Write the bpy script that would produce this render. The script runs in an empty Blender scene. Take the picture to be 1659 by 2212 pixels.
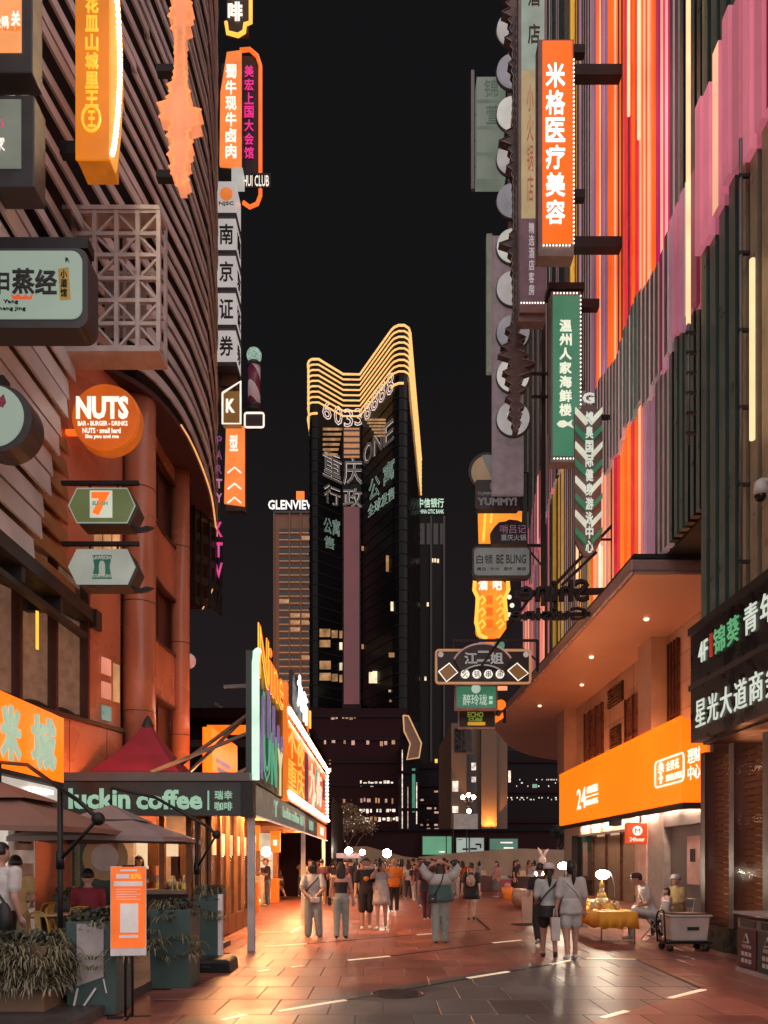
import bpy, bmesh, math, random
import numpy as np
from mathutils import Vector, Matrix
random.seed(7)
PI = math.pi
sc = bpy.context.scene
C = sc.collection
# ------------------------------------------------------------------ camera
CAMZ = 1.65
HZ = 1858.0          # horizon row and width of the picture as I measured it (1659 x 2212)
F = 1659.0
cam = bpy.data.objects.new('camera', bpy.data.cameras.new('camera'))
C.objects.link(cam)
cam.location = (0, 0, CAMZ)
cam.rotation_euler = (PI / 2, 0, 0)
cam.data.sensor_fit = 'HORIZONTAL'
cam.data.sensor_width = 36
cam.data.lens = 36
cam.data.shift_y = (HZ - 1106.0) / F
cam.data.clip_start = 0.1
cam.data.clip_end = 3000
sc.camera = cam
# ------------------------------------------------------------------ night sky and faint sky glow, added fill light
world = bpy.data.worlds.new('World')
sc.world = world
world.use_nodes = True
wn = world.node_tree
bg = wn.nodes['Background']
sky = wn.nodes.new('ShaderNodeTexSky')
sky.sky_type = 'NISHITA'
sky.sun_disc = False
sky.sun_elevation = math.radians(-8)
sky.sun_rotation = math.radians(200)
glow = wn.nodes.new('ShaderNodeMixRGB')
glow.blend_type = 'ADD'
glow.inputs[0].default_value = 1.0
glow.inputs[2].default_value = (0.0075, 0.0070, 0.0077, 1)
sk2 = wn.nodes.new('ShaderNodeMixRGB')
sk2.blend_type = 'MULTIPLY'
sk2.inputs[0].default_value = 1.0
sk2.inputs[2].default_value = (0.05, 0.05, 0.05, 1)
wn.links.new(sky.outputs[0], sk2.inputs[1])
wn.links.new(sk2.outputs[0], glow.inputs[1])
# town glow: a little warmer and lighter towards the horizon, the same all round
wtc = wn.nodes.new('ShaderNodeTexCoord'); wsep = wn.nodes.new('ShaderNodeSeparateXYZ'); wr = wn.nodes.new('ShaderNodeValToRGB')
wn.links.new(wtc.outputs['Generated'], wsep.inputs[0]); wn.links.new(wsep.outputs[2], wr.inputs[0])
wr.color_ramp.elements[0].color = (0.013, 0.007, 0.0075, 1); wr.color_ramp.elements[1].color = (0, 0, 0, 1); wr.color_ramp.elements[1].position = 0.55
wadd = wn.nodes.new('ShaderNodeMixRGB'); wadd.blend_type = 'ADD'; wadd.inputs[0].default_value = 1.0
wn.links.new(glow.outputs[0], wadd.inputs[1]); wn.links.new(wr.outputs[0], wadd.inputs[2])
wn.links.new(wadd.outputs[0], bg.inputs[0])
bg.inputs[1].default_value = 1.0
sun = bpy.data.objects.new('moonlight', bpy.data.lights.new('moonlight', 'SUN'))
C.objects.link(sun)
sun.data.energy = 3.1  # broad fill added from behind the camera to brighten the whole street
sun.data.angle = math.radians(125)
sun.data.color = (1.0, 0.87, 0.85)
sun.rotation_euler = (math.radians(52), 0, math.radians(30))
sc.view_settings.view_transform = 'Standard'
sc.view_settings.look = 'None'
sc.view_settings.gamma = 1
sc.view_settings.use_curve_mapping = False
sc.view_settings.exposure = 0.0
sc.render.engine = 'CYCLES'
sc.cycles.use_denoising = True
sc.cycles.max_bounces = 6
sc.cycles.diffuse_bounces = 3
sc.cycles.glossy_bounces = 3
sc.cycles.sample_clamp_indirect = 4.0
sc.cycles.sample_clamp_direct = 0.0
sc.cycles.caustics_reflective = False
sc.cycles.caustics_refractive = False
sc.cycles.use_light_tree = True

# ------------------------------------------------------------------ pixel helpers
def SX(x, D): return (x - 829.5) / F * D
def SZ(y, D): return CAMZ + (HZ - y) / F * D
def P(x, y, D): return Vector((SX(x, D), D, SZ(y, D)))
def GD(y): return CAMZ * F / (y - HZ)             # depth of a ground point at picture row y
def ray(x, y): return Vector(((x - 829.5) / F, 1.0, (HZ - y) / F))
def on_plane(x, y, a, b):
    """point where the view ray meets the upright plane through plan points a, b"""
    r = ray(x, y)
    dx, dy = b[0] - a[0], b[1] - a[1]
    t = (a[0] * dy - a[1] * dx) / (r.x * dy - r.y * dx)
    return Vector((r.x * t, t, CAMZ + r.z * t))

# ------------------------------------------------------------------ materials
MATS = {}
def pm(name, col, rough=0.6, metal=0.0, var=0.18, scale=3.0, bump=0.0, bscale=30.0, es=0.0, ec=None, alpha=1.0, trans=0.0, rand=0.0, spec=None, coat=0.0):
    if name in MATS: return MATS[name]
    m = bpy.data.materials.new(name); m.use_nodes = True
    nt = m.node_tree; N = nt.nodes; L = nt.links
    b = N['Principled BSDF']
    b.inputs['Roughness'].default_value = rough
    b.inputs['Metallic'].default_value = metal
    if spec is not None: b.inputs['Specular IOR Level'].default_value = spec
    if coat: b.inputs['Coat Weight'].default_value = coat
    if trans: b.inputs['Transmission Weight'].default_value = trans
    b.inputs['Alpha'].default_value = alpha
    tc = N.new('ShaderNodeTexCoord')
    no = N.new('ShaderNodeTexNoise'); no.inputs['Scale'].default_value = scale; no.inputs['Detail'].default_value = 5
    L.new(tc.outputs['Object'], no.inputs['Vector'])
    mr = N.new('ShaderNodeMapRange')
    mr.inputs['From Min'].default_value = 0.3; mr.inputs['From Max'].default_value = 0.7
    mr.inputs['To Min'].default_value = 1 - var; mr.inputs['To Max'].default_value = 1 + var
    L.new(no.outputs['Fac'], mr.inputs['Value'])
    mx = N.new('ShaderNodeVectorMath'); mx.operation = 'SCALE'
    mx.inputs[0].default_value = col[:3]
    fac = mr.outputs[0]
    if rand:
        oi = N.new('ShaderNodeObjectInfo')
        r2 = N.new('ShaderNodeMapRange'); r2.inputs['To Min'].default_value = 1 - rand; r2.inputs['To Max'].default_value = 1 + rand
        L.new(oi.outputs['Random'], r2.inputs['Value'])
        mu = N.new('ShaderNodeMath'); mu.operation = 'MULTIPLY'
        L.new(fac, mu.inputs[0]); L.new(r2.outputs[0], mu.inputs[1]); fac = mu.outputs[0]
    L.new(fac, mx.inputs['Scale'])
    L.new(mx.outputs[0], b.inputs['Base Color'])
    rr = N.new('ShaderNodeMapRange')
    rr.inputs['From Min'].default_value = 0.3; rr.inputs['From Max'].default_value = 0.7
    rr.inputs['To Min'].default_value = max(0.02, rough - 0.1); rr.inputs['To Max'].default_value = min(1, rough + 0.1)
    L.new(no.outputs['Fac'], rr.inputs['Value']); L.new(rr.outputs[0], b.inputs['Roughness'])
    if bump:
        n2 = N.new('ShaderNodeTexNoise'); n2.inputs['Scale'].default_value = bscale; n2.inputs['Detail'].default_value = 4
        L.new(tc.outputs['Object'], n2.inputs['Vector'])
        bp = N.new('ShaderNodeBump'); bp.inputs['Strength'].default_value = bump; bp.inputs['Distance'].default_value = 0.02
        L.new(n2.outputs['Fac'], bp.inputs['Height']); L.new(bp.outputs[0], b.inputs['Normal'])
    if es:
        e = ec or col
        v2 = N.new('ShaderNodeVectorMath'); v2.operation = 'SCALE'; v2.inputs[0].default_value = e[:3]
        L.new(fac, v2.inputs['Scale'])
        L.new(v2.outputs[0], b.inputs['Emission Color'])
        b.inputs['Emission Strength'].default_value = es
    MATS[name] = m
    return m
def lit(name, ec, es=1.0, base=None, var=0.17, scale=1.3, rough=0.35):
    """something that gives off light: ec is the linear emitted colour"""
    return pm(name, base or tuple(min(0.2, 0.012 + 0.08 * c) for c in ec), rough, var=var, scale=scale, es=es, ec=ec)

# ------------------------------------------------------------------ mesh builder
class MB:
    def __init__(s): s.v = []; s.f = []; s.m = []; s.sm = []
    def add(s, vs, fs, m=0, smooth=False):
        o = len(s.v); s.v += [tuple(v) for v in vs]
        for f in fs: s.f.append([i + o for i in f]); s.m.append(m); s.sm.append(smooth)
        return s
    def box(s, x0, x1, y0, y1, z0, z1, m=0):
        return s.add([(x0,y0,z0),(x1,y0,z0),(x1,y1,z0),(x0,y1,z0),(x0,y0,z1),(x1,y0,z1),(x1,y1,z1),(x0,y1,z1)],
            [(0,3,2,1),(4,5,6,7),(0,1,5,4),(1,2,6,5),(2,3,7,6),(3,0,4,7)], m)
    def bar(s, a, b, w, h=None, m=0, up=(0,0,1)):
        a, b = Vector(a), Vector(b); h = h or w
        d = (b - a).normalized(); up = Vector(up)
        if abs(d.dot(up)) > 0.98: up = Vector((0, 1, 0))
        r = d.cross(up).normalized(); u = r.cross(d).normalized()
        vs = []
        for p in (a, b):
            for i, j in ((-1,-1),(1,-1),(1,1),(-1,1)): vs.append(p + r * (i * w / 2) + u * (j * h / 2))
        return s.add(vs, [(0,1,2,3),(7,6,5,4),(0,4,5,1),(1,5,6,2),(2,6,7,3),(3,7,4,0)], m)
    def tube(s, path, rad, n=8, m=0, smooth=True, cap=True):
        path = [Vector(p) for p in path]
        if not hasattr(rad, '__len__'): rad = [rad] * len(path)
        vs = []; fs = []; prev = None
        for i, p in enumerate(path):
            d = (path[min(i + 1, len(path) - 1)] - path[max(i - 1, 0)])
            d = d.normalized() if d.length > 1e-9 else Vector((0,0,1))
            if prev is None:
                t = Vector((0,0,1)) if abs(d.z) < 0.9 else Vector((1,0,0))
                r = d.cross(t).normalized()
            else:
                r = (prev - d * prev.dot(d)).normalized()
            prev = r; u = d.cross(r)
            for k in range(n):
                a = 2 * PI * k / n
                vs.append(p + (r * math.cos(a) + u * math.sin(a)) * rad[i])
        for i in range(len(path) - 1):
            for k in range(n):
                k2 = (k + 1) % n
                fs.append((i*n+k, i*n+k2, (i+1)*n+k2, (i+1)*n+k))
        if cap:
            fs.append(tuple(reversed(range(n)))); fs.append(tuple(range((len(path)-1)*n, len(path)*n)))
        return s.add(vs, fs, m, smooth)
    def loft(s, rings, m=0, smooth=True, cap=True, closed=True):
        n = len(rings[0]); vs = [p for r in rings for p in r]; fs = []
        for i in range(len(rings) - 1):
            for k in range(n if closed else n - 1):
                k2 = (k + 1) % n
                fs.append((i*n+k, i*n+k2, (i+1)*n+k2, (i+1)*n+k))
        if cap:
            fs.append(tuple(reversed(range(n)))); fs.append(tuple(range((len(rings)-1)*n, len(rings)*n)))
        return s.add(vs, fs, m, smooth)
    def lathe(s, prof, c=(0,0,0), n=16, m=0, smooth=True):
        rings = []
        for r, z in prof:
            rings.append([(c[0]+max(r,1e-4)*math.cos(2*PI*k/n), c[1]+max(r,1e-4)*math.sin(2*PI*k/n), c[2]+z) for k in range(n)])
        return s.loft(rings, m, smooth)
    def prism_y(s, pts, y0, y1, m=0):
        """polygon in local x,z pushed along y"""
        n = len(pts)
        vs = [(x, y0, z) for x, z in pts] + [(x, y1, z) for x, z in pts]
        fs = [tuple(range(n)), tuple(reversed(range(n, 2*n)))] + [(k, n+k, n+(k+1)%n, (k+1)%n) for k in range(n)]
        return s.add(vs, fs, m)
    def prism_z(s, pts, z0, z1, m=0):
        n = len(pts)
        vs = [(x, y, z0) for x, y in pts] + [(x, y, z1) for x, y in pts]
        fs = [tuple(reversed(range(n))), tuple(range(n, 2*n))] + [(k, (k+1)%n, n+(k+1)%n, n+k) for k in range(n)]
        return s.add(vs, fs, m)
    def ball(s, c, r, n=10, m=0, sc=(1,1,1)):
        rings = []
        k = max(4, n // 2 + 1)
        for i in range(k + 1):
            t = -PI/2 + PI * i / k
            rings.append([(c[0]+sc[0]*r*max(math.cos(t),1e-3)*math.cos(2*PI*j/n), c[1]+sc[1]*r*max(math.cos(t),1e-3)*math.sin(2*PI*j/n), c[2]+sc[2]*r*math.sin(t)) for j in range(n)])
        return s.loft(rings, m)
    def mesh(s, name):
        me = bpy.data.meshes.new(name)
        me.from_pydata(s.v, [], s.f)
        me.polygons.foreach_set('material_index', s.m)
        me.polygons.foreach_set('use_smooth', s.sm)
        bm = bmesh.new(); bm.from_mesh(me)
        bmesh.ops.recalc_face_normals(bm, faces=bm.faces)
        bm.to_mesh(me); bm.free()
        me.update()
        return me
    def build(s, name, mats, parent=None, loc=None, rot=None, bevel=0):
        return obj(name, s.mesh(name), mats, parent, loc, rot, bevel)
def obj(name, me, mats, parent=None, loc=None, rot=None, bevel=0):
    o = bpy.data.objects.new(name, me); C.objects.link(o)
    if mats is not None:
        if not isinstance(mats, (list, tuple)): mats = [mats]
        if not me.materials:
            for m in mats: me.materials.append(m)
    if parent: o.parent = parent
    if loc is not None: o.location = loc
    if rot is not None: o.rotation_euler = rot
    if bevel:
        b = o.modifiers.new('bevel', 'BEVEL'); b.width = bevel; b.segments = 2; b.limit_method = 'ANGLE'
    return o
def tag(o, label=None, cat=None, group=None, kind=None):
    if label: o['label'] = label
    if cat: o['category'] = cat
    if group: o['group'] = group
    if kind: o['kind'] = kind
    return o
def thing(name, label, cat, loc=(0,0,0), rz=0.0, group=None):
    o = bpy.data.objects.new(name, None); C.objects.link(o)
    o.location = loc; o.rotation_euler = (0, 0, rz); o.empty_display_size = 0.2
    return tag(o, label, cat, group)
def bx(name, mat, parent, x0, x1, y0, y1, z0, z1, bevel=0):
    return MB().box(x0, x1, y0, y1, z0, z1).build(name, mat, parent, bevel=bevel)

# ------------------------------------------------------------------ lettering
TS = bpy.data.scenes.new('scratch')
TXT = {}
def text_mesh(s, bold, outline):
    key = (s, bold, outline)
    if key in TXT: return TXT[key]
    c = bpy.data.curves.new('scratch', 'FONT'); c.body = s; c.size = 1.0; c.resolution_u = 2
    if outline:
        c.fill_mode = 'NONE'; c.bevel_depth = outline; c.bevel_resolution = 0
    else:
        c.extrude = 0.04
        if bold: c.bevel_depth = bold; c.bevel_resolution = 0; c.extrude = 0.02
    o = bpy.data.objects.new('scratch', c); TS.collection.objects.link(o)
    vl = TS.view_layers[0]; vl.update()
    dg = vl.depsgraph
    me = bpy.data.meshes.new_from_object(o.evaluated_get(dg), depsgraph=dg)
    bpy.data.objects.remove(o); bpy.data.curves.remove(c)
    n = len(me.vertices); co = np.empty(n * 3); me.vertices.foreach_get('co', co); co = co.reshape(-1, 3)
    cjk = all(ord(ch) > 0x2e80 for ch in s.replace('\n', ''))
    lo, hi = co.min(0), co.max(0)
    if cjk and len(s) == 1: # keep the em box so that flat characters are not stretched
        lo[:2] = np.minimum(lo[:2], (lo[:2] + hi[:2]) / 2 - 0.43); hi[:2] = np.maximum(hi[:2], (lo[:2] + hi[:2]) / 2 + 0.43)
    size = hi - lo
    u = (co - lo) / np.where(size > 1e-6, size, 1)
    new = np.empty_like(co)
    new[:, 0] = u[:, 0]; new[:, 2] = u[:, 1]; new[:, 1] = -u[:, 2]   # local: x right, z up, front = -y
    me.vertices.foreach_set('co', new.ravel()); me.update()
    TXT[key] = (me, new, size)
    return TXT[key]
TM = {}
def letter(parent, s, x, z, w, h, mat, y=0.0, depth=0.02, bold=0.0, outline=0.0, name='lettering'):
    """text s filling the box x..x+w, z..z+h of the parent's face, standing out towards -y"""
    me, co, size = text_mesh(s, bold, outline)
    k = (s, bold, outline, mat.name)
    if k not in TM:
        m2 = me.copy(); m2.materials.clear(); m2.materials.append(mat); TM[k] = m2
    o = bpy.data.objects.new(name, TM[k]); C.objects.link(o); o.parent = parent
    o.location = (x, y, z); o.scale = (w, depth, h)
    return o
def letter_quad(parent, s, q, mat, bold=0.0, outline=0.0, depth=0.3, name='lettering'):
    """text on four world points (bottom left, bottom right, top right, top left)"""
    me, co, size = text_mesh(s, bold, outline)
    m2 = me.copy(); m2.materials.clear(); m2.materials.append(mat)
    a, b, c, d = [np.array(p) for p in q]
    nrm = np.cross(b - a, d - a); nrm = nrm / np.linalg.norm(nrm)
    u = co[:, 0:1]; v = co[:, 2:3]
    pts = a*(1-u)*(1-v) + b*u*(1-v) + c*u*v + d*(1-u)*v + nrm * (-co[:, 1:2]) * depth
    pts = pts - np.array(parent.location)
    m2.vertices.foreach_set('co', pts.ravel()); m2.update()
    o = bpy.data.objects.new(name, m2); C.objects.link(o); o.parent = parent
    return o
def column(parent, s, x, z_top, w, h, gap, mat, **k):
    for i, ch in enumerate(s):
        letter(parent, ch, x, z_top - (i + 1) * h - i * gap, w, h, mat, name='letter', **k)
def row(parent, s, x, z, w, h, gap, mat, **k):
    for i, ch in enumerate(s):
        letter(parent, ch, x + i * (w + gap), z, w, h, mat, name='letter', **k)

# ------------------------------------------------------------------ common materials
M_black = pm('black painted steel', (0.012, 0.012, 0.013), 0.45, 0.3)
M_dark = pm('dark grey metal', (0.035, 0.035, 0.038), 0.5, 0.3)
M_grey = pm('grey metal', (0.18, 0.18, 0.18), 0.5, 0.4)
M_white = pm('white paint', (0.7, 0.68, 0.66), 0.5)
M_steel = pm('brushed steel', (0.45, 0.44, 0.43), 0.35, 0.9)
M_ledw = lit('white light tube', (1.0, 0.60, 0.40), 22.0)
M_lw = lit('warm white letters', (1.0, 0.88, 0.74), 1.1)
M_ly = lit('yellow neon', (1.0, 0.5, 0.06), 1.4)
M_lo = lit('orange neon', (1.0, 0.11, 0.008), 1.5)
M_lm = lit('magenta neon', (0.8, 0.02, 0.22), 1.0)
M_lg = lit('pale green letters', (0.42, 0.66, 0.47), 0.8)
M_inkd = pm('dark print', (0.015, 0.017, 0.018), 0.5)
# ================================================================== GROUND
def paving_material(name, slab):
    m = bpy.data.materials.new(name); m.use_nodes = True
    nt = m.node_tree; N = nt.nodes; L = nt.links; b = N['Principled BSDF']
    geo = N.new('ShaderNodeNewGeometry')
    sep = N.new('ShaderNodeSeparateXYZ'); L.new(geo.outputs['Position'], sep.inputs[0])
    def gp(x, y): d = GD(y); return (SX(x, d), d)
    poly = [gp(600, 2176), gp(1271, 2066), gp(1374, 2073), gp(1519, 2140), gp(1290, 2206), gp(900, 2330)]
    cx = sum(p[0] for p in poly) / len(poly); cy = sum(p[1] for p in poly) / len(poly)
    acc = None
    for i in (0, 1, 2, 3):
        (x0, y0), (x1, y1) = poly[i], poly[i + 1]
        a, c = y1 - y0, -(x1 - x0); k = -(a * x0 + c * y0)
        if a * cx + c * cy + k < 0: a, c, k = -a, -c, -k
        m1 = N.new('ShaderNodeMath'); m1.operation = 'MULTIPLY_ADD'; m1.inputs[1].default_value = a; m1.inputs[2].default_value = k
        L.new(sep.outputs[0], m1.inputs[0])
        m2 = N.new('ShaderNodeMath'); m2.operation = 'MULTIPLY_ADD'; m2.inputs[1].default_value = c
        L.new(sep.outputs[1], m2.inputs[0]); L.new(m1.outputs[0], m2.inputs[2])
        g = N.new('ShaderNodeMath'); g.operation = 'GREATER_THAN'; g.inputs[1].default_value = 0
        L.new(m2.outputs[0], g.inputs[0])
        if acc is None: acc = g.outputs[0]
        else:
            mm = N.new('ShaderNodeMath'); mm.operation = 'MULTIPLY'; L.new(acc, mm.inputs[0]); L.new(g.outputs[0], mm.inputs[1]); acc = mm.outputs[0]
    n1 = N.new('ShaderNodeTexNoise'); n1.inputs['Scale'].default_value = 0.9; n1.inputs['Detail'].default_value = 6
    n2 = N.new('ShaderNodeTexNoise'); n2.inputs['Scale'].default_value = 45; n2.inputs['Detail'].default_value = 3
    L.new(geo.outputs['Position'], n1.inputs['Vector']); L.new(geo.outputs['Position'], n2.inputs['Vector'])
    red = N.new('ShaderNodeMixRGB'); red.inputs[1].default_value = (0.25, 0.082, 0.062, 1); red.inputs[2].default_value = (0.38, 0.14, 0.098, 1)
    L.new(n1.outputs['Fac'], red.inputs[0])
    gry = N.new('ShaderNodeMixRGB'); gry.inputs[1].default_value = (0.10, 0.10, 0.102, 1); gry.inputs[2].default_value = (0.155, 0.152, 0.15, 1)
    L.new(n1.outputs['Fac'], gry.inputs[0])
    mix = N.new('ShaderNodeMixRGB'); L.new(acc, mix.inputs[0]); L.new(red.outputs[0], mix.inputs[1]); L.new(gry.outputs[0], mix.inputs[2])
    col = mix.outputs[0]
    sp = N.new('ShaderNodeMapRange'); sp.inputs['From Min'].default_value = .3; sp.inputs['From Max'].default_value = .7; sp.inputs['To Min'].default_value = .82; sp.inputs['To Max'].default_value = 1.18
    L.new(n2.outputs['Fac'], sp.inputs['Value'])
    sc1 = N.new('ShaderNodeVectorMath'); sc1.operation = 'SCALE'; L.new(col, sc1.inputs[0]); L.new(sp.outputs[0], sc1.inputs['Scale']); col = sc1.outputs[0]
    if slab:
        oi = N.new('ShaderNodeObjectInfo')
        r2 = N.new('ShaderNodeMapRange'); r2.inputs['To Min'].default_value = .78; r2.inputs['To Max'].default_value = 1.15
        L.new(oi.outputs['Random'], r2.inputs['Value'])
        s2 = N.new('ShaderNodeVectorMath'); s2.operation = 'SCALE'; L.new(col, s2.inputs[0]); L.new(r2.outputs[0], s2.inputs['Scale']); col = s2.outputs[0]
    else:
        br = N.new('ShaderNodeTexBrick'); br.inputs['Scale'].default_value = 1.0
        br.inputs['Color1'].default_value = (1, 1, 1, 1); br.inputs['Color2'].default_value = (.86, .86, .86, 1); br.inputs['Mortar'].default_value = (.35, .33, .33, 1)
        br.inputs['Mortar Size'].default_value = .007; br.inputs['Brick Width'].default_value = .6; br.inputs['Row Height'].default_value = .9; br.offset = .5
        L.new(geo.outputs['Position'], br.inputs['Vector'])
        s3 = N.new('ShaderNodeMixRGB'); s3.blend_type = 'MULTIPLY'; s3.inputs[0].default_value = 1; L.new(col, s3.inputs[1]); L.new(br.outputs['Color'], s3.inputs[2]); col = s3.outputs[0]
    # old stains and chewing-gum spots
    st = N.new('ShaderNodeTexNoise'); st.inputs['Scale'].default_value = 0.45; st.inputs['Detail'].default_value = 8; st.inputs['Roughness'].default_value = .7; L.new(geo.outputs['Position'], st.inputs['Vector'])
    sr = N.new('ShaderNodeMapRange'); sr.inputs['From Min'].default_value = .42; sr.inputs['From Max'].default_value = .62; sr.inputs['To Min'].default_value = .62; sr.inputs['To Max'].default_value = 1.12; L.new(st.outputs['Fac'], sr.inputs['Value'])
    vo = N.new('ShaderNodeTexVoronoi'); vo.inputs['Scale'].default_value = 3.2; L.new(geo.outputs['Position'], vo.inputs['Vector'])
    vr = N.new('ShaderNodeMapRange'); vr.inputs['From Min'].default_value = .05; vr.inputs['From Max'].default_value = .075; vr.inputs['To Min'].default_value = .45; vr.inputs['To Max'].default_value = 1.0; L.new(vo.outputs['Distance'], vr.inputs['Value'])
    mm2 = N.new('ShaderNodeMath'); mm2.operation = 'MULTIPLY'; L.new(sr.outputs[0], mm2.inputs[0]); L.new(vr.outputs[0], mm2.inputs[1])
    s4 = N.new('ShaderNodeVectorMath'); s4.operation = 'SCALE'; L.new(col, s4.inputs[0]); L.new(mm2.outputs[0], s4.inputs['Scale']); col = s4.outputs[0]
    L.new(col, b.inputs['Base Color'])
    rr = N.new('ShaderNodeMapRange'); rr.inputs['From Min'].default_value = .3; rr.inputs['From Max'].default_value = .7; rr.inputs['To Min'].default_value = .28; rr.inputs['To Max'].default_value = .5
    L.new(n1.outputs['Fac'], rr.inputs['Value']); L.new(rr.outputs[0], b.inputs['Roughness'])
    bp = N.new('ShaderNodeBump'); bp.inputs['Strength'].default_value = .12; bp.inputs['Distance'].default_value = .01
    L.new(n2.outputs['Fac'], bp.inputs['Height']); L.new(bp.outputs[0], b.inputs['Normal'])
    return m
M_pave = paving_material('plaza paving', False)
M_slab = paving_material('granite paving slab', True)
gm = MB(); gm.add([(-1500, -200, 0), (1500, -200, 0), (1500, 2500, 0), (-1500, 2500, 0)], [(0, 1, 2, 3)])
ground = gm.build('ground', M_pave); tag(ground, kind='structure')
slab = MB()
sw, sd, th = 0.593, 0.893, 0.014
c = 0.004
slab.loft([[(-sw/2, -sd/2, 0), (sw/2, -sd/2, 0), (sw/2, sd/2, 0), (-sw/2, sd/2, 0)],
           [(-sw/2, -sd/2, th-.004), (sw/2, -sd/2, th-.004), (sw/2, sd/2, th-.004), (-sw/2, sd/2, th-.004)],
           [(-sw/2+c, -sd/2+c, th), (sw/2-c, -sd/2+c, th), (sw/2-c, sd/2-c, th), (-sw/2+c, sd/2-c, th)]], smooth=False)
slab_me = slab.mesh('slab'); slab_me.materials.append(M_slab)
for j in range(12):
    y = 7.2 + j * 0.9 + 0.45
    for i in range(-20, 21):
        x = i * 0.6 + (0.3 if j % 2 else 0)
        if abs(x) > 0.5 * y + 0.7 or x < -2.2 - 0.0 and y < 13.6 and x < -2.6: continue
        if x > 6.1 and y < 15.4: continue
        o = bpy.data.objects.new('slab', slab_me); C.objects.link(o); o.parent = ground
        o.location = (x, y, 0.004 + random.uniform(0, .0015))
M_strip = lit('inlaid light strip', (1.0, 0.72, 0.42), 0.62, base=(.6, .55, .5))
M_slot = pm('dark drain slot', (0.01, 0.008, 0.01), 0.5)
def inlay(a, b, w, mat, name, z=0.0225):
    da, db = GD(a[1]), GD(b[1])
    p, q = Vector((SX(a[0], da), da, z)), Vector((SX(b[0], db), db, z))
    MB().bar(p, q, w, 0.006).build(name, mat, ground)
for a, b in [((1011,2116),(1098,2102)), ((1267,2073),(1374,2075)), ((1446,2160),(1520,2141)), ((1301,2203),(1354,2188)), ((1065,2039),(1126,2033)),
             ((752,2077),(841,2068)), ((572,2047),(662,2041)), ((900,2021),(934,2019)), ((601,2189),(746,2164)), ((557,2101),(583,2098)), ((630,2092),(656,2089)),
             ((628,2017),(650,2003)), ((1190,2086),(1229,2078)), ((480,2208),(530,2196)), ((560, 2016), (610, 2015))]:
    inlay(a, b, 0.075, M_strip, 'inlay_strip')
for a, b in [((841,2068),(1065,2040)), ((746,2164),(1011,2117)), ((662,2041),(900,2021)), ((1029,1984),(1058,2010)), ((934,2019),(1058,2010)), ((1098,2102),(1190,2086)), ((1374,2075),(1520,2141))]:
    inlay(a, b, 0.05, M_slot, 'drain_slot', 0.0205)

for xp, yp, rr_ in ((860, 2150, .33), (1130, 1998, .33)):
    d_ = GD(yp); mh = MB(); mh.lathe([(rr_, 0), (rr_, .004), (rr_ - .03, .006), (rr_ - .03, .003), (rr_ - .06, .003)], (SX(xp, d_), d_, .0195), 28)
    for k in range(-3, 4): mh.box(SX(xp, d_) - rr_ * .75, SX(xp, d_) + rr_ * .75, d_ + k * .075 - .014, d_ + k * .075 + .014, .0226, .0262)
    mh.build('manhole_cover', pm('worn iron cover', (.06, .045, .045), .45, .6), ground)
# ================================================================== LEFT: slat-clad building
def smooth_path(pts, n=6):
    out = []
    for i in range(len(pts) - 1):
        p0 = Vector(pts[max(i-1, 0)]); p1 = Vector(pts[i]); p2 = Vector(pts[i+1]); p3 = Vector(pts[min(i+2, len(pts)-1)])
        for k in range(n):
            t = k / n
            out.append(0.5 * ((2*p1) + (p2-p0)*t + (2*p0-5*p1+4*p2-p3)*t*t + (3*p1-3*p2+p3-p0)*t**3))
    out.append(Vector(pts[-1]))
    return out
PATH = [Vector((-6.0, 8.0)), Vector((-6.0, 11.0)), Vector((-6.0, 13.0)), Vector((-6.0, 15.0))] + \
       smooth_path([(-5.97, 15.4), (-5.62, 16.0), (-5.06, 16.85), (-4.77, 18.4), (-4.84, 20.9), (-5.12, 22.9), (-5.6, 25.5), (-6.3, 28.2), (-7.4, 31)], 4)
def normals(path):
    out = []
    for i in range(len(path)):
        d = path[min(i+1, len(path)-1)] - path[max(i-1, 0)]
        d.normalize(); out.append(Vector((d.y, -d.x)))        # towards the street
    return out
def cut_path(path, y_end):
    out = []
    for i, p in enumerate(path):
        if p.y > y_end:
            q = path[i-1]; t = (y_end - q.y) / (p.y - q.y); out.append(q + (p - q) * t); break
        out.append(p)
    return out
def board(path, z, h, t, off, tilt, mat, name, parent):
    nr = normals(path); rings = []
    for p, n in zip(path, nr):
        a = p + n * off; b = p + n * (off + t); ta = n * tilt
        rings.append([(a.x, a.y, z), (b.x, b.y, z), (b.x + ta.x, b.y + ta.y, z + h), (a.x + ta.x, a.y + ta.y, z + h)])
    return MB().loft(rings, smooth=False).build(name, mat, parent)
M_slat = pm('warm grey timber-look slat', (0.55, 0.56, 0.585), 0.42, var=.14, scale=1.2, rand=.12, bump=.08)
M_brass = pm('brass slat end', (0.40, 0.26, 0.13), 0.38, 0.6)
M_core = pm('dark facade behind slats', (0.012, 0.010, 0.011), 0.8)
sb = thing('slat_clad_building', 'tall building clad in stacked horizontal grey slats bulging over the street', 'building', (0, 0, 0))
_ys = [8, 11.5, 14, 16.5, 19, 21, 23, 25.5, 28.2, 31]; _xs = [-6.1, -5.92, -5.6, -5.2, -4.86, -4.84, -5.12, -5.6, -6.3, -7.4]
PATH2 = [Vector((float(np.interp(p.y, _ys, _xs)), p.y)) for p in PATH]
def path_at(z):
    t = max(0.0, min(1.0, (z - 11.9) / 3.0)); return [p.lerp(q, t) for p, q in zip(PATH, PATH2)]
z = 6.75; i = 0
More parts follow.
